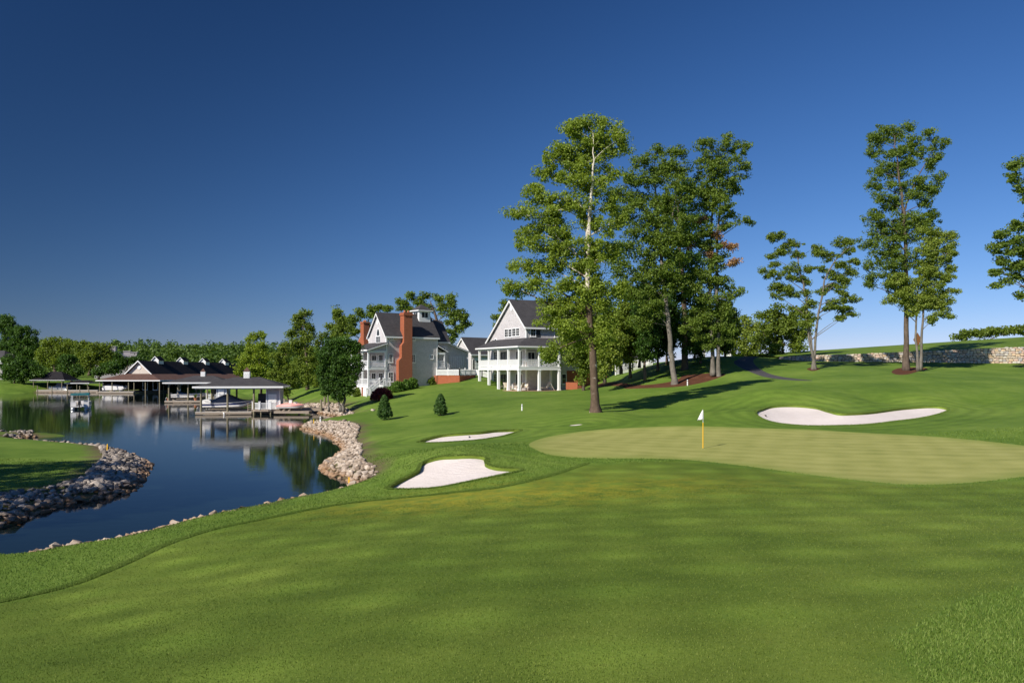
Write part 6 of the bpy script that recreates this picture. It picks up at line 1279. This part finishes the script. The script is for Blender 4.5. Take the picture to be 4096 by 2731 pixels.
def conifer(u, v, h, w, label):
    g = G(u, v); root = empty('young_conifer', tuple(g), 0, label, 'conifer', 'young conifers on the lawn'); n = 330
    t = rng.random(n) ** 0.8; a = rng.uniform(0, 6.283, n); R_ = w / 2 * np.clip((1 - t) ** 0.65 * np.minimum(1, 0.6 + t * 2.2), 0.03, 1) * (0.35 + 0.65 * rng.random(n) ** 0.5) * (1 + 0.12 * np.sin(a * 3 + t * 9))
    cc = np.stack([R_ * np.cos(a), R_ * np.sin(a), 0.18 + t * (h - 0.2)], 1)
    m = MB(); m.tube([(0, 0, -0.15), (0, 0, h * 0.5), (0, 0, h)], [0.06, 0.04, 0.01], 6); m.build('trunk', M_bark, root)
    leaf_object('foliage', leaves(cc, 0.16 * rng.uniform(0.7, 1.2, n), 34, 0.11, 0.8), LEAF['fir'], root)
conifer(384.5, 419.3, 2.45, 1.75, 'young conifer with a bare foot in front of the maroon bush'); conifer(440.5, 415, 2.15, 1.6, 'young conifer alone on the lawn between the two houses')

# ------------------------------------------------------------------ wooded ridge beyond the lake: reads as one mass
V = []; n_ = 1900
yy = 330 + 420 * rng.random(n_) ** 0.9; xx = (rng.uniform(-340, 500, n_) - U0) / FPX * yy
lf_ = xx < -0.68 * yy; yy[lf_] -= 45 * rng.random(lf_.sum())
gz = zt(xx, yy); C_ = []; Rd = []
for x, y, z in zip(xx, yy, gz):
    k = 5; p = rng.normal(0, 1, (k, 3)) * np.array([2.2, 2.2, 1.6]); top = z + random.uniform(4.5, 12.0) + (1.5 * math.sin(x * 0.02) + 1.2 * math.sin(x * 0.07 + 1))
    C_.append(np.array([x, y, top - 2.6]) + p); Rd += [random.uniform(2.0, 3.4) for _ in range(k)]
o = leaf_object('woodland', leaves(np.concatenate(C_), np.array(Rd), 17, 1.5, 0.85), LEAF['far'], None); tag(o, 'wooded ridge beyond the lake and behind the houses', 'woodland', None, 'stuff')
# ------------------------------------------------------------------ stone retaining wall and the bank above it
M_stone = []
for i, (c1, c2) in enumerate((((0.52, 0.43, 0.33), (0.70, 0.60, 0.47)), ((0.58, 0.42, 0.26), (0.76, 0.58, 0.39)), ((0.38, 0.35, 0.33), (0.54, 0.50, 0.47)), ((0.54, 0.38, 0.29), (0.70, 0.52, 0.42)), ((0.58, 0.53, 0.46), (0.72, 0.67, 0.58)))):
    t = NT('wall_stone_%s' % 'abcde'[i]); oi = t.n('ObjectInfo').outputs['Random']; a = t.noise(5, 5, 0.7)
    t.principled(t.mix(t.math('ADD', t.math('MULTIPLY', oi, 0.6), t.math('MULTIPLY', a, 0.4)), c1, c2), 0.9, 0.15, t.bump(a, 0.5, 0.04)); M_stone.append(t.m)
M_mortar = plain('wall_mortar', (0.20, 0.165, 0.13), 0.95, 0.1, 0.25, 4, bump=0.4)
WL = spline([tuple(at(u, 360, d)[:2]) for u, d in ((780, 121.5), (815, 117), (860, 114), (930, 112.5), (1010, 112), (1080, 112), (1300, 112))], 0.4, False)
wl_len = np.concatenate([[0], np.cumsum(np.linalg.norm(np.diff(WL, axis=0), axis=1))])
wtop_u = [(780, 356.3, 121.5), (815, 354.6, 117), (860, 353.2, 114), (930, 350.5, 112.5), (1010, 346.8, 112), (1080, 344.5, 112), (1300, 338, 112)]
wtop_s = [wl_len[np.argmin(np.hypot(WL[:, 0] - at(u, v, d).x, WL[:, 1] - d))] for u, v, d in wtop_u]; wtop_z = [at(u, v, d).z for u, v, d in wtop_u]
wbase = zt(WL[:, 0], WL[:, 1])
def wall_at(s):
    x = np.interp(s, wl_len, WL[:, 0]); y = np.interp(s, wl_len, WL[:, 1]); e = 0.3
    tx = np.interp(s + e, wl_len, WL[:, 0]) - np.interp(s - e, wl_len, WL[:, 0]); ty = np.interp(s + e, wl_len, WL[:, 1]) - np.interp(s - e, wl_len, WL[:, 1]); l = math.hypot(tx, ty) or 1
    return Vector((x, y)), Vector((tx / l, ty / l)), float(np.interp(s, wl_len, wbase)), float(np.interp(s, wtop_s, wtop_z))
p0, _, b0, _ = wall_at(0); sw = empty('stone_wall', (p0.x, p0.y, b0), 0, 'long tan fieldstone retaining wall along the hillside at right', 'wall'); so = Vector(sw.location)
m = MB(); N_ = 110
for i in range(N_):
    s0, s1 = wl_len[-1] * i / N_, wl_len[-1] * (i + 1) / N_; vs_ = []
    for s in (s0, s1):
        p, t, zb_, zt_ = wall_at(s); n = Vector((-t.y, t.x)); zt_ = max(zt_, zb_ + 0.25)
        for q, z in ((p, zb_ - 0.5), (p, zt_ - 0.03), (p + n * 0.5, zt_ - 0.03), (p + n * 0.5, zb_ - 0.5)): vs_.append(Vector((q.x, q.y, z)) - so)
    m.add(vs_, [(0, 4, 5, 1), (1, 5, 6, 2), (2, 6, 7, 3)])
m.build('core', M_mortar, sw)
STONE = []
for k in range(12):                     # a dozen irregular faced stones, unit size, front towards -Y
    r = random.Random(900 + k); n = r.choice((6, 7, 8)); pts = []
    for i in range(n):
        a = 2 * math.pi * (i + r.uniform(-0.18, 0.18)) / n; c, s = math.cos(a), math.sin(a); q = max(abs(c), abs(s)) ** 0.75
        pts.append((0.5 * c / q * r.uniform(0.9, 1.04), 0.5 * s / q * r.uniform(0.9, 1.04)))
    vs_ = [(x, 0.0, z) for x, z in pts] + [(x * 0.82 + r.uniform(-.02, .02), -r.uniform(0.6, 1.0), z * 0.80 + r.uniform(-.02, .02)) for x, z in pts]
    fs_ = [(i, (i + 1) % n, n + (i + 1) % n, n + i) for i in range(n)] + [tuple(range(n, 2 * n))]
    for mt in M_stone:
        me = bpy.data.meshes.new('stone'); me.from_pydata(vs_, [], fs_); me.update(); me.materials.append(mt); STONE.append((me, vs_, fs_))
rs = random.Random(5); slist = []; zrow = {}
s = 0.0; row = 0; zlev = -0.35
while zlev < 3.4:
    hgt = rs.uniform(0.19, 0.36); s = -rs.uniform(0, 0.4)
    while s < wl_len[-1]:
        w = rs.uniform(0.30, 0.72); p, t, zb_, zt_ = wall_at(s + w / 2); z = zb_ + zlev + rs.uniform(-0.05, 0.05)
        h_ = hgt * rs.uniform(0.82, 1.2)
        if z + h_ < zt_ + 0.07 and z > zb_ - 0.4: p.x / p.y * FPX < 600 and slist.append((p, t, z + h_ / 2, w * 0.97, h_ * 0.95, rs.randrange(len(STONE)), s))
        elif z < zt_ - 0.06 and z > zb_ - 0.4: p.x / p.y * FPX < 600 and slist.append((p, t, (z + zt_) / 2, w * 0.97, max(0.08, (zt_ - z)), rs.randrange(len(STONE)), s))
        s += w
    zlev += hgt
slist.sort(key=lambda a: -a[3] * a[4]); rest = MB()
vis = [a for a in slist if U0 + a[0].x / a[0].y * FPX < 1030]; keep = set(id(a) for a in vis[:300])
for a in slist:
    p, t, z, w, h_, k, s = a; ang = math.atan2(t.y, t.x); me, vs_, fs_ = STONE[k]; dp = 0.09
    if id(a) in keep:
        o = bpy.data.objects.new('stone', me); COL.objects.link(o); o.parent = sw; o.location = Vector((p.x, p.y, z)) - so; o.rotation_euler = (0, 0, ang); o.scale = (w, dp, h_)
    else:
        M_ = Matrix.Rotation(ang, 3, 'Z'); rest.add([M_ @ Vector((x * w, y * dp, zz * h_)) + Vector((p.x, p.y, z)) - so for x, y, zz in vs_], fs_)
if rest.v: tag(rest.build('stone_infill', M_stone[0], sw), None, None, None, 'stuff')
# grassy bank above the wall
nu, nd = 90, 26; V = []; F = []
for i in range(nu):
    s = wl_len[-1] * i / (nu - 1); p, t, zb_, zt_ = wall_at(s); n = Vector((0.08, 0.997)); zt_ = max(zt_, zb_ + 0.2)
    pc = p + n * 34; u = U0 + pc.x / pc.y * FPX
    crest = np.interp(u, [770, 790, 819, 900, 1024, 1100], [353.5, 351.5, 349.8, 344.5, 336.4, 332])
    for j in range(nd):
        f = j / (nd - 1) * 70; q = p + n * (0.45 + f); zc = CAM_H - (crest - V0) / FPX * (p + n * 34).y
        z = zt_ - 0.05 + (zc - zt_) * sstep(-6, 34, np.array(f)) if f <= 34 else zc - (f - 34) * 0.03
        z = zt_ - 0.05 + (zc - zt_ + 0.05) * (math.sin(min(f, 34) / 34 * math.pi / 2)) - max(0, f - 34) * 0.06
        V.append((q.x, q.y, float(z)))
for i in range(nu - 1):
    for j in range(nd - 1): a = i * nd + j; F.append((a, a + nd, a + nd + 1, a + 1))
me = np_mesh('upper_lawn', np.array(V), np.array(F), M_lawn); me.polygons.foreach_set('use_smooth', np.ones(len(F), bool))
for nm, val in (('bunker_distance', 60.0), ('rough', 0.6), ('ring', 0.0), ('dry', 0.0), ('stony', 0.0)): fattr(me, nm, np.full(len(V), val))
tag(link_mesh('upper_lawn', me), 'sunlit grass bank above the stone wall', None, None, 'structure')
# warning sign beyond the wall, with its white post
sg = at(917.5, 349.5, 128); d_ = 128
r = empty('road_sign', (sg.x, d_, CAM_H - (351 - V0) / FPX * d_ - 0.6), math.radians(-25), 'brown yellow diamond road sign on white post behind the slender tree', 'sign')
m = MB(); m.box(-0.07, 0.07, 0, 0.1, 0, 2.3); m.build('post', M_trim, r)
m = MB(); hh = 1.15; m.prism([(0, -0.03, 1.35), (0.62, -0.03, 1.35 + hh), (0, -0.03, 1.35 + 2 * hh), (-0.62, -0.03, 1.35 + hh)], (0, 0.03, 0)); m.build('board', plain('sign_amber', (0.14, 0.055, 0.012), 0.6, 0.3, 0.15, 4), r)
# roadside posts behind the crest
for i, (u, v0, v1, dd, w_) in enumerate(((729, 349.5, 357, 128, 0.5), (704, 350, 358, 130, 0.35))):
    p = at(u, v1, dd); o = empty('gate_post', (p.x, p.y, p.z - 0.4), 0, 'white square post on the crest behind the cart path' if i == 0 else 'thin white post behind the grove trunks', 'post')
    m = MB(); H_ = (v1 - v0) / FPX * dd + 0.4; m.box(-w_/2, w_/2, -w_/2, w_/2, 0, H_); m.build('shaft', M_trim, o); m = MB(); m.box(-w_*0.62, w_*0.62, -w_*0.62, w_*0.62, H_, H_ + 0.1); m.build('cap', M_trim, o)

# ------------------------------------------------------------------ flag, markers, stakes, rakes
g = G(703, 447.5); r = empty('flagstick', tuple(g), 0, 'yellow golf flagstick with drooping white flag on the green', 'flagstick')
H_ = 38.3 / FPX * g.y
m = MB(); m.cyl(0, 0, -0.1, H_ * 0.665, 0.030, 0.026, 10); m.build('pole', M_yellow, r); m = MB(); m.cyl(0, 0, H_ * 0.665, H_ * 0.99, 0.012, 0.012, 8); m.build('upper_pole', M_trim, r)
V = []; F = []; nx, nz = 9, 9         # a slack pennant hanging in folds
for i in range(nx):
    a = i / (nx - 1)
    for j in range(nz):
        b = j / (nz - 1); w_ = 0.30 * b ** 0.9 + 0.01
        V.append((-w_ * a + 0.045 * b * (1 - a) * 1.2, 0.05 * math.sin(a * 7 + b * 2) * b, H_ * (1.0 - 0.245 * b) - 0.07 * a * b))
for i in range(nx - 1):
    for j in range(nz - 1): q = i * nz + j; F.append((q, q + 1, q + nz + 1, q + nz))
fm = np_mesh('flag', np.array(V), np.array(F), plain('white_cloth', (0.85, 0.84, 0.82), 0.8, 0.1, 0.03, 4)); fl = link_mesh('flag', fm, None, r, True); sm = fl.modifiers.new('thick', 'SOLIDIFY'); sm.thickness = 0.006
def marker(g, h, r_, label):
    o = empty('marker_post', tuple(g), 0, label, 'marker post', 'white marker posts')
    m = MB(); m.lathe(0, 0, [(r_, -0.1), (r_, h * 0.92), (r_ * 0.8, h * 0.97), (r_ * 0.3, h)], 12); m.build('post', M_trim, o, False); m = MB(); m.lathe(0, 0, [(r_ + 0.004, h * 0.74), (r_ + 0.004, h * 0.82)], 12); m.build('band', M_black, o)
marker(G(522, 410), 0.62, 0.07, 'short white marker post alone on the lawn left of the plane tree')
marker(G(687.5, 385), 0.70, 0.07, 'short white marker post at the edge of the grove mulch')
marker(G(320.5, 423.4), 0.75, 0.08, 'white marker post on the tip of the curving rock bank')
def stake(g, h, label, lean=0.0):
    o = empty('stake', tuple(g), 0, label, 'stake', 'yellow hazard stakes'); o.rotation_euler = (0, lean, 0)
    m = MB(); m.box(-0.035, 0.035, -0.015, 0.015, -0.2, h - 0.06); m.prism([(-0.035, -0.015, h - 0.06), (0.035, -0.015, h - 0.06), (0, -0.015, h)], (0, 0.03, 0)); m.build('board', M_yellow, o)
stake(G(107, 450.8), 0.55, 'yellow stake on the rocky point at left', 0.05); stake(G(314, 424.5), 0.62, 'yellow stake beside the white marker on the rock bank', -0.06)
p = atz(349, 487, 0.05); stake(Vector((p.x, p.y, 0.0)), 0.62, 'yellow stake at the water edge near the boot shaped bunker')
def rake(g, ang, tilt, label):
    o = empty('bunker_rake', tuple(g), ang, label, 'rake', 'bunker rakes')
    m = MB(); m.tube([(0, 0, 0.06), (1.7, 0, 0.10 + tilt)], 0.016, 6); m.build('handle', M_seat, o); m = MB(); m.box(-0.05, 0.0, -0.24, 0.24, 0.03, 0.08)
    for i in range(9): m.box(-0.045, -0.02, -0.235 + i * 0.058, -0.222 + i * 0.058, -0.03, 0.03)
    m.build('head', M_black, o)
def sandz(u, v): q = G(u, v); return Vector((q.x, q.y, q.z - 0.22))
rake(sandz((1550 + 965 / 2.94) / 4, 433.6), math.radians(2), 0.02, 'rake lying along the far edge of the long narrow bunker')
rake(sandz((1550 + 420 / 2.94) / 4, 441.2), math.radians(120), 0.1, 'rake at the near tip of the long narrow bunker'); rake(sandz(765, 412.5), math.radians(178), 0.05, 'rake at the left tip of the kidney shaped bunker')
for (u, v, s_, lb) in ((309.5 + 0, 0, 0, ''),): pass
for i, (x, y, s_) in enumerate(((1228, 440, 0.20), (1245, 436, 0.17), (1238, 446, 0.13))):
    g = G((1100 + x / 3.136) / 4, (1500 + y / 3.136) / 4); o = bpy.data.objects.new('rock', ROCKS[i]); COL.objects.link(o); o.location = (g.x, g.y, g.z + s_ * 0.3); o.scale = (s_ * 1.6,) * 3; o.rotation_euler = (0.2, 0.1, i * 2.0)
    tag(o, 'small white rock on the lawn beside the young conifer with a bare foot', 'rock', 'lawn rocks')

# ------------------------------------------------------------------ brick retaining wall with picket fence by the chimney house
P3 = [at(436.5, 375, 127.2), at(459.5, 374.7, 125.0), at(475.5, 375.3, 131)]; zt_ = 5.45
r = empty('brick_wall', (P3[0].x, P3[0].y, 3.5), 0, 'low orange brick retaining wall right of the chimney house', 'wall'); so = Vector(r.location)
m = MB()
for a, b in zip(P3[:-1], P3[1:]):
    t = (Vector((b.x - a.x, b.y - a.y))).normalized(); n = Vector((-t.y, t.x)) * 0.35
    m.prism([Vector((a.x, a.y, 3.2)) - so, Vector((b.x, b.y, 3.2)) - so, Vector((b.x + n.x, b.y + n.y, 3.2)) - so, Vector((a.x + n.x, a.y + n.y, 3.2)) - so], (0, 0, zt_ - 3.2))
a = P3[0]; m.tube([Vector((a.x, a.y + 0.4, 3.2)) - so, Vector((a.x, a.y + 0.4, zt_)) - so], 0.6, 14); m.build('brick_face', M_brick, r)
m = MB(); m.prism([Vector((P3[0].x, P3[0].y + 0.3, 0)), Vector((P3[1].x, P3[1].y + 0.3, 0)), Vector((P3[2].x, P3[2].y + 0.3, 0)), Vector((P3[2].x - 6, P3[2].y + 8, 0)), Vector((P3[0].x + 1, P3[0].y + 6, 0))], (0, 0, 0.12))
m.v = [(x, y, z + zt_ - 0.15) for x, y, z in m.v]; tag(m.build('terrace', M_lawn), 'small grass terrace held by the brick wall', None, None, 'structure')
def picket_fence(pts, label, h=0.95, sp=0.11, base=None, name='picket_fence'):
    r = empty(name, tuple(pts[0]), 0, label, 'fence', 'white picket fences'); so = Vector(pts[0]); pk = MB(); rl = MB()
    for a, b in zip(pts[:-1], pts[1:]):
        a, b = Vector(a), Vector(b); L = (b - a).length; n = max(1, round(L / 2.3))
        for i in range(n + 1):
            p = a.lerp(b, i / n) - so; m = MB(); m.box(p.x - 0.08, p.x + 0.08, p.y - 0.08, p.y + 0.08, p.z, p.z + h + 0.08); m.box(p.x - 0.11, p.x + 0.11, p.y - 0.11, p.y + 0.11, p.z + h + 0.08, p.z + h + 0.14); m.lathe(p.x, p.y, [(0.04, p.z + h + 0.14), (0.08, p.z + h + 0.2), (0.03, p.z + h + 0.28)], 8); m.build('post', M_trim, r)
        for z in (0.15, h - 0.12): rl.bar(a - so + Vector((0, 0, z)), b - so + Vector((0, 0, z)), 0.05, 0.09)
        for i in range(int(L / sp)):
            p = a.lerp(b, (i + 0.5) / int(L / sp)) - so; pk.box(p.x - 0.032, p.x + 0.032, p.y - 0.055, p.y - 0.03, p.z + 0.06, p.z + h)
    rl.build('rail', M_trim, r); tag(pk.build('pickets', M_trim, r), None, None, None, 'stuff')
picket_fence([Vector((P3[0].x, P3[0].y + 0.15, zt_)), Vector((P3[1].x, P3[1].y + 0.15, zt_)), Vector((P3[2].x, P3[2].y + 0.1, zt_)), at(482, 376.2, 129.5), at(490, 378, 129)], 'white picket fence on top of the brick wall beside the chimney house')
picket_fence([at(615.5, 374.8, 123), at(632, 371.2, 124), at(652, 365.5, 126)], 'white picket fence seen between the grove trunks', 1.5, 0.16)
pr = at(634, 366, 131); o = empty('white_shed', (pr.x, 131, pr.z - 0.5), 0, 'white wall of a low outbuilding glimpsed through the grove', 'shed')
m = MB(); m.box(-1.6, 2.4, 0, 3, 0, 1.9); m.build('wall', M_trim, o); m = MB(); slab(m, [(-1.9, -0.3, 1.95), (2.7, -0.3, 1.95), (2.7, 1.5, 2.7), (-1.9, 1.5, 2.7)], 0.1); slab(m, [(-1.9, 1.5, 2.7), (2.7, 1.5, 2.7), (2.7, 3.3, 1.95), (-1.9, 3.3, 1.95)], 0.1); m.build('roof', M_roof, o)
pp = at((1850 + 1612 / 3.485) / 4, (1150 + 1400 / 3.485) / 4, 114); r = empty('brick_pier', (pp.x, pp.y, pp.z - 0.2), math.radians(28), 'short brick pier and wall right of the veranda', 'wall')
m = MB(); m.box(-0.35, 0.35, -0.35, 0.35, 0, 1.25); m.box(-0.42, 0.42, -0.42, 0.42, 1.25, 1.34); m.build('pier', M_brick, r); m = MB(); m.box(-0.18, 0.18, 0.36, 3.0, 0, 1.05); m.build('low_wall', M_brick, r)

# ------------------------------------------------------------------ patio furniture under the veranda
M_pat = plain('cream_patio_frame', (0.74, 0.68, 0.60), 0.5, 0.3, 0.06, 5); M_sling = plain('cream_sling', (0.66, 0.56, 0.45), 0.8, 0.15, 0.1, 8)
def patio_chair(x, y, ang, label, mat=None):
    p = pt(F2, x, y); o = empty('patio_chair', (p.x, p.y, 3.3), F2.ang + ang, label, 'chair', 'patio chairs'); mt = mat or M_sling
    m = MB(); m.box(-0.28, 0.28, -0.28, 0.28, 0.38, 0.46); m.build('seat', mt, o); m = MB(); m.prism([(-0.28, 0.24, 0.46), (-0.28, 0.32, 0.46), (-0.28, 0.55, 1.12), (-0.28, 0.48, 1.14)], (0.56, 0, 0)); m.build('backrest', mt, o)
    for sx in (-1, 1):
        m = MB(); m.bar((sx * 0.32, -0.3, 0.64), (sx * 0.32, 0.32, 0.66), 0.07, 0.05); m.build('armrest', M_pat, o)
        for yy in (-0.28, 0.3): m = MB(); m.bar((sx * 0.31, yy, 0), (sx * 0.31, yy, 0.64), 0.06, 0.06); m.build('leg', M_pat, o)
for x, y, a, lb in ((0.75, 7.1, 80, 'cream patio chair leftmost under the veranda'), (0.9, 5.4, 95, 'cream patio chair turned sideways between the veranda posts'), (0.7, 4.3, 80, 'cream patio chair left of the patio table'), (0.9, 1.1, 200, 'cream patio chair in front of the patio table'), (2.1, 2.1, -90, 'cream patio chair right of the patio table'), (1.3, 3.2, 20, 'cream patio chair behind the patio table')):
    patio_chair(x, y, math.radians(a), lb)
p = pt(F2, 1.3, 2.1); o = empty('patio_table', (p.x, p.y, 3.3), F2.ang, 'round cream patio table under the veranda corner', 'table')
m = MB(); m.lathe(0, 0, [(0.62, 0.70), (0.65, 0.72), (0.62, 0.75)], 18); m.build('top', M_pat, o)
for k in range(4): a = k * math.pi / 2 + 0.6; m = MB(); m.bar((0.45 * math.cos(a), 0.45 * math.sin(a), 0), (0.3 * math.cos(a), 0.3 * math.sin(a), 0.70), 0.05, 0.05); m.build('leg', M_pat, o)
p = pt(F2, 5.0, 0.9); o = empty('lounge_chair', (p.x, p.y, 3.3), F2.ang, 'cream reclining lounge chair at the right end of the veranda', 'lounge chair')
m = MB(); m.prism([(-1.2, -0.3, 0.36), (0.2, -0.3, 0.36), (0.2, -0.3, 0.44), (-1.2, -0.3, 0.44)], (0, 0.6, 0)); m.build('seat', M_sling, o); m = MB(); m.prism([(0.2, -0.3, 0.38), (0.72, -0.3, 1.25), (0.66, -0.3, 1.3), (0.12, -0.3, 0.44)], (0, 0.6, 0)); m.build('backrest', M_sling, o)
for x0_, x1_ in ((-1.1, -1.1), (-0.5, 0.15), (1.25, 0.62)):
    for yy in (-0.3, 0.3): m = MB(); m.bar((x0_, yy, 0), (x1_, yy, 1.0 if x0_ > 1 else 0.38), 0.05, 0.05); m.build('leg', M_pat, o)
# porch bench of the chimney house
p = pt(F1, -1.9, 0.9); o = empty('porch_bench', (p.x, p.y, 4.0), F1.ang, 'white bench on the lower porch of the chimney house', 'bench')
m = MB(); m.box(-0.7, 0.7, -0.25, 0.25, 0.4, 0.46); m.build('seat', M_trim, o); m = MB(); m.box(-0.7, 0.7, 0.22, 0.28, 0.46, 0.95); m.build('backrest', M_trim, o)
for sx in (-0.65, 0.65): m = MB(); m.box(sx - 0.04, sx + 0.04, -0.22, 0.24, 0, 0.4); m.build('leg', M_trim, o)

# ------------------------------------------------------------------ houses on the far shore
M_lilac = plain('pale_stucco', (0.34, 0.31, 0.32), 0.8, 0.2, 0.06, 2)
hp = at(118, 360, 330); r = empty('far_house', (hp.x, 330, 2.5), math.radians(12), 'far house with long grey roof and pale chimneys above the shore trees', 'house', 'far houses')
so_z = 2.5; zc = lambda v, d=330: CAM_H - (v - V0) / FPX * d - so_z
m = MB(); m.box(-9, 7, 0, 10, 0, zc(361)); m.build('wall', M_lilac, r)
m = MB(); slab(m, [(-4, -0.6, zc(349)), (8, -0.6, zc(360)), (8, 11, zc(360)), (-4, 11, zc(349))], 0.3); slab(m, [(-12, -0.6, zc(357)), (-4, -0.6, zc(349)), (-4, 11, zc(349)), (-12, 11, zc(357))], 0.3); m.build('roof', plain('slate_roof', (0.16, 0.17, 0.21), 0.8, 0.2, 0.15, 2), r)
for x0_, x1_, v0, v1, nm in ((-4.2, -1.5, 346.3, 350, 'chimney'), (1.6, 4.2, 350.9, 355, 'chimney'), (4.21, 6.8, 352, 356, 'chimney')): m = MB(); m.box(x0_, x1_, 2, 4.5, zc(v1) - 2, zc(v0)); c_ = m.build(nm, M_lilac, r); m = MB(); m.box(x0_ - 0.2, x1_ - 0.02 if x0_ > 1 and x0_ < 2 else x1_ + 0.2, 1.8, 4.7, zc(v0), zc(v0) + 0.3); m.build('chimney_cap', M_lilac, c_)
for i in range(4): window(r, 'S', 0, -7 + i * 3.2, -5.6 + i * 3.2, 5.2, 7.2, 2, 2, 0.15)
hp = at(-6, 360, 262); r = empty('far_house', (hp.x, 262, 3.5), math.radians(-8), 'pale house cut off by the left edge among dark trees', 'house', 'far houses')
m = MB(); m.box(-4, 3.0, 0, 7, 0, 7.2); m.build('wall', M_lilac, r); m = MB(); m.add([(-4.6, -0.6, 7.2), (4.2, -0.6, 7.2), (4.2, 7.6, 7.2), (-4.6, 7.6, 7.2), (-1.5, 3.5, 9.6), (1.0, 3.5, 9.6)], [(0, 1, 5, 4), (1, 2, 5), (2, 3, 4, 5), (3, 0, 4), (3, 2, 1, 0)]); m.build('roof', M_roof, r)
for i in range(2): window(r, 'S', 0, -1.2 + i * 2.2, 0.4 + i * 2.2, 3.8, 6.2, 2, 2, 0.15)
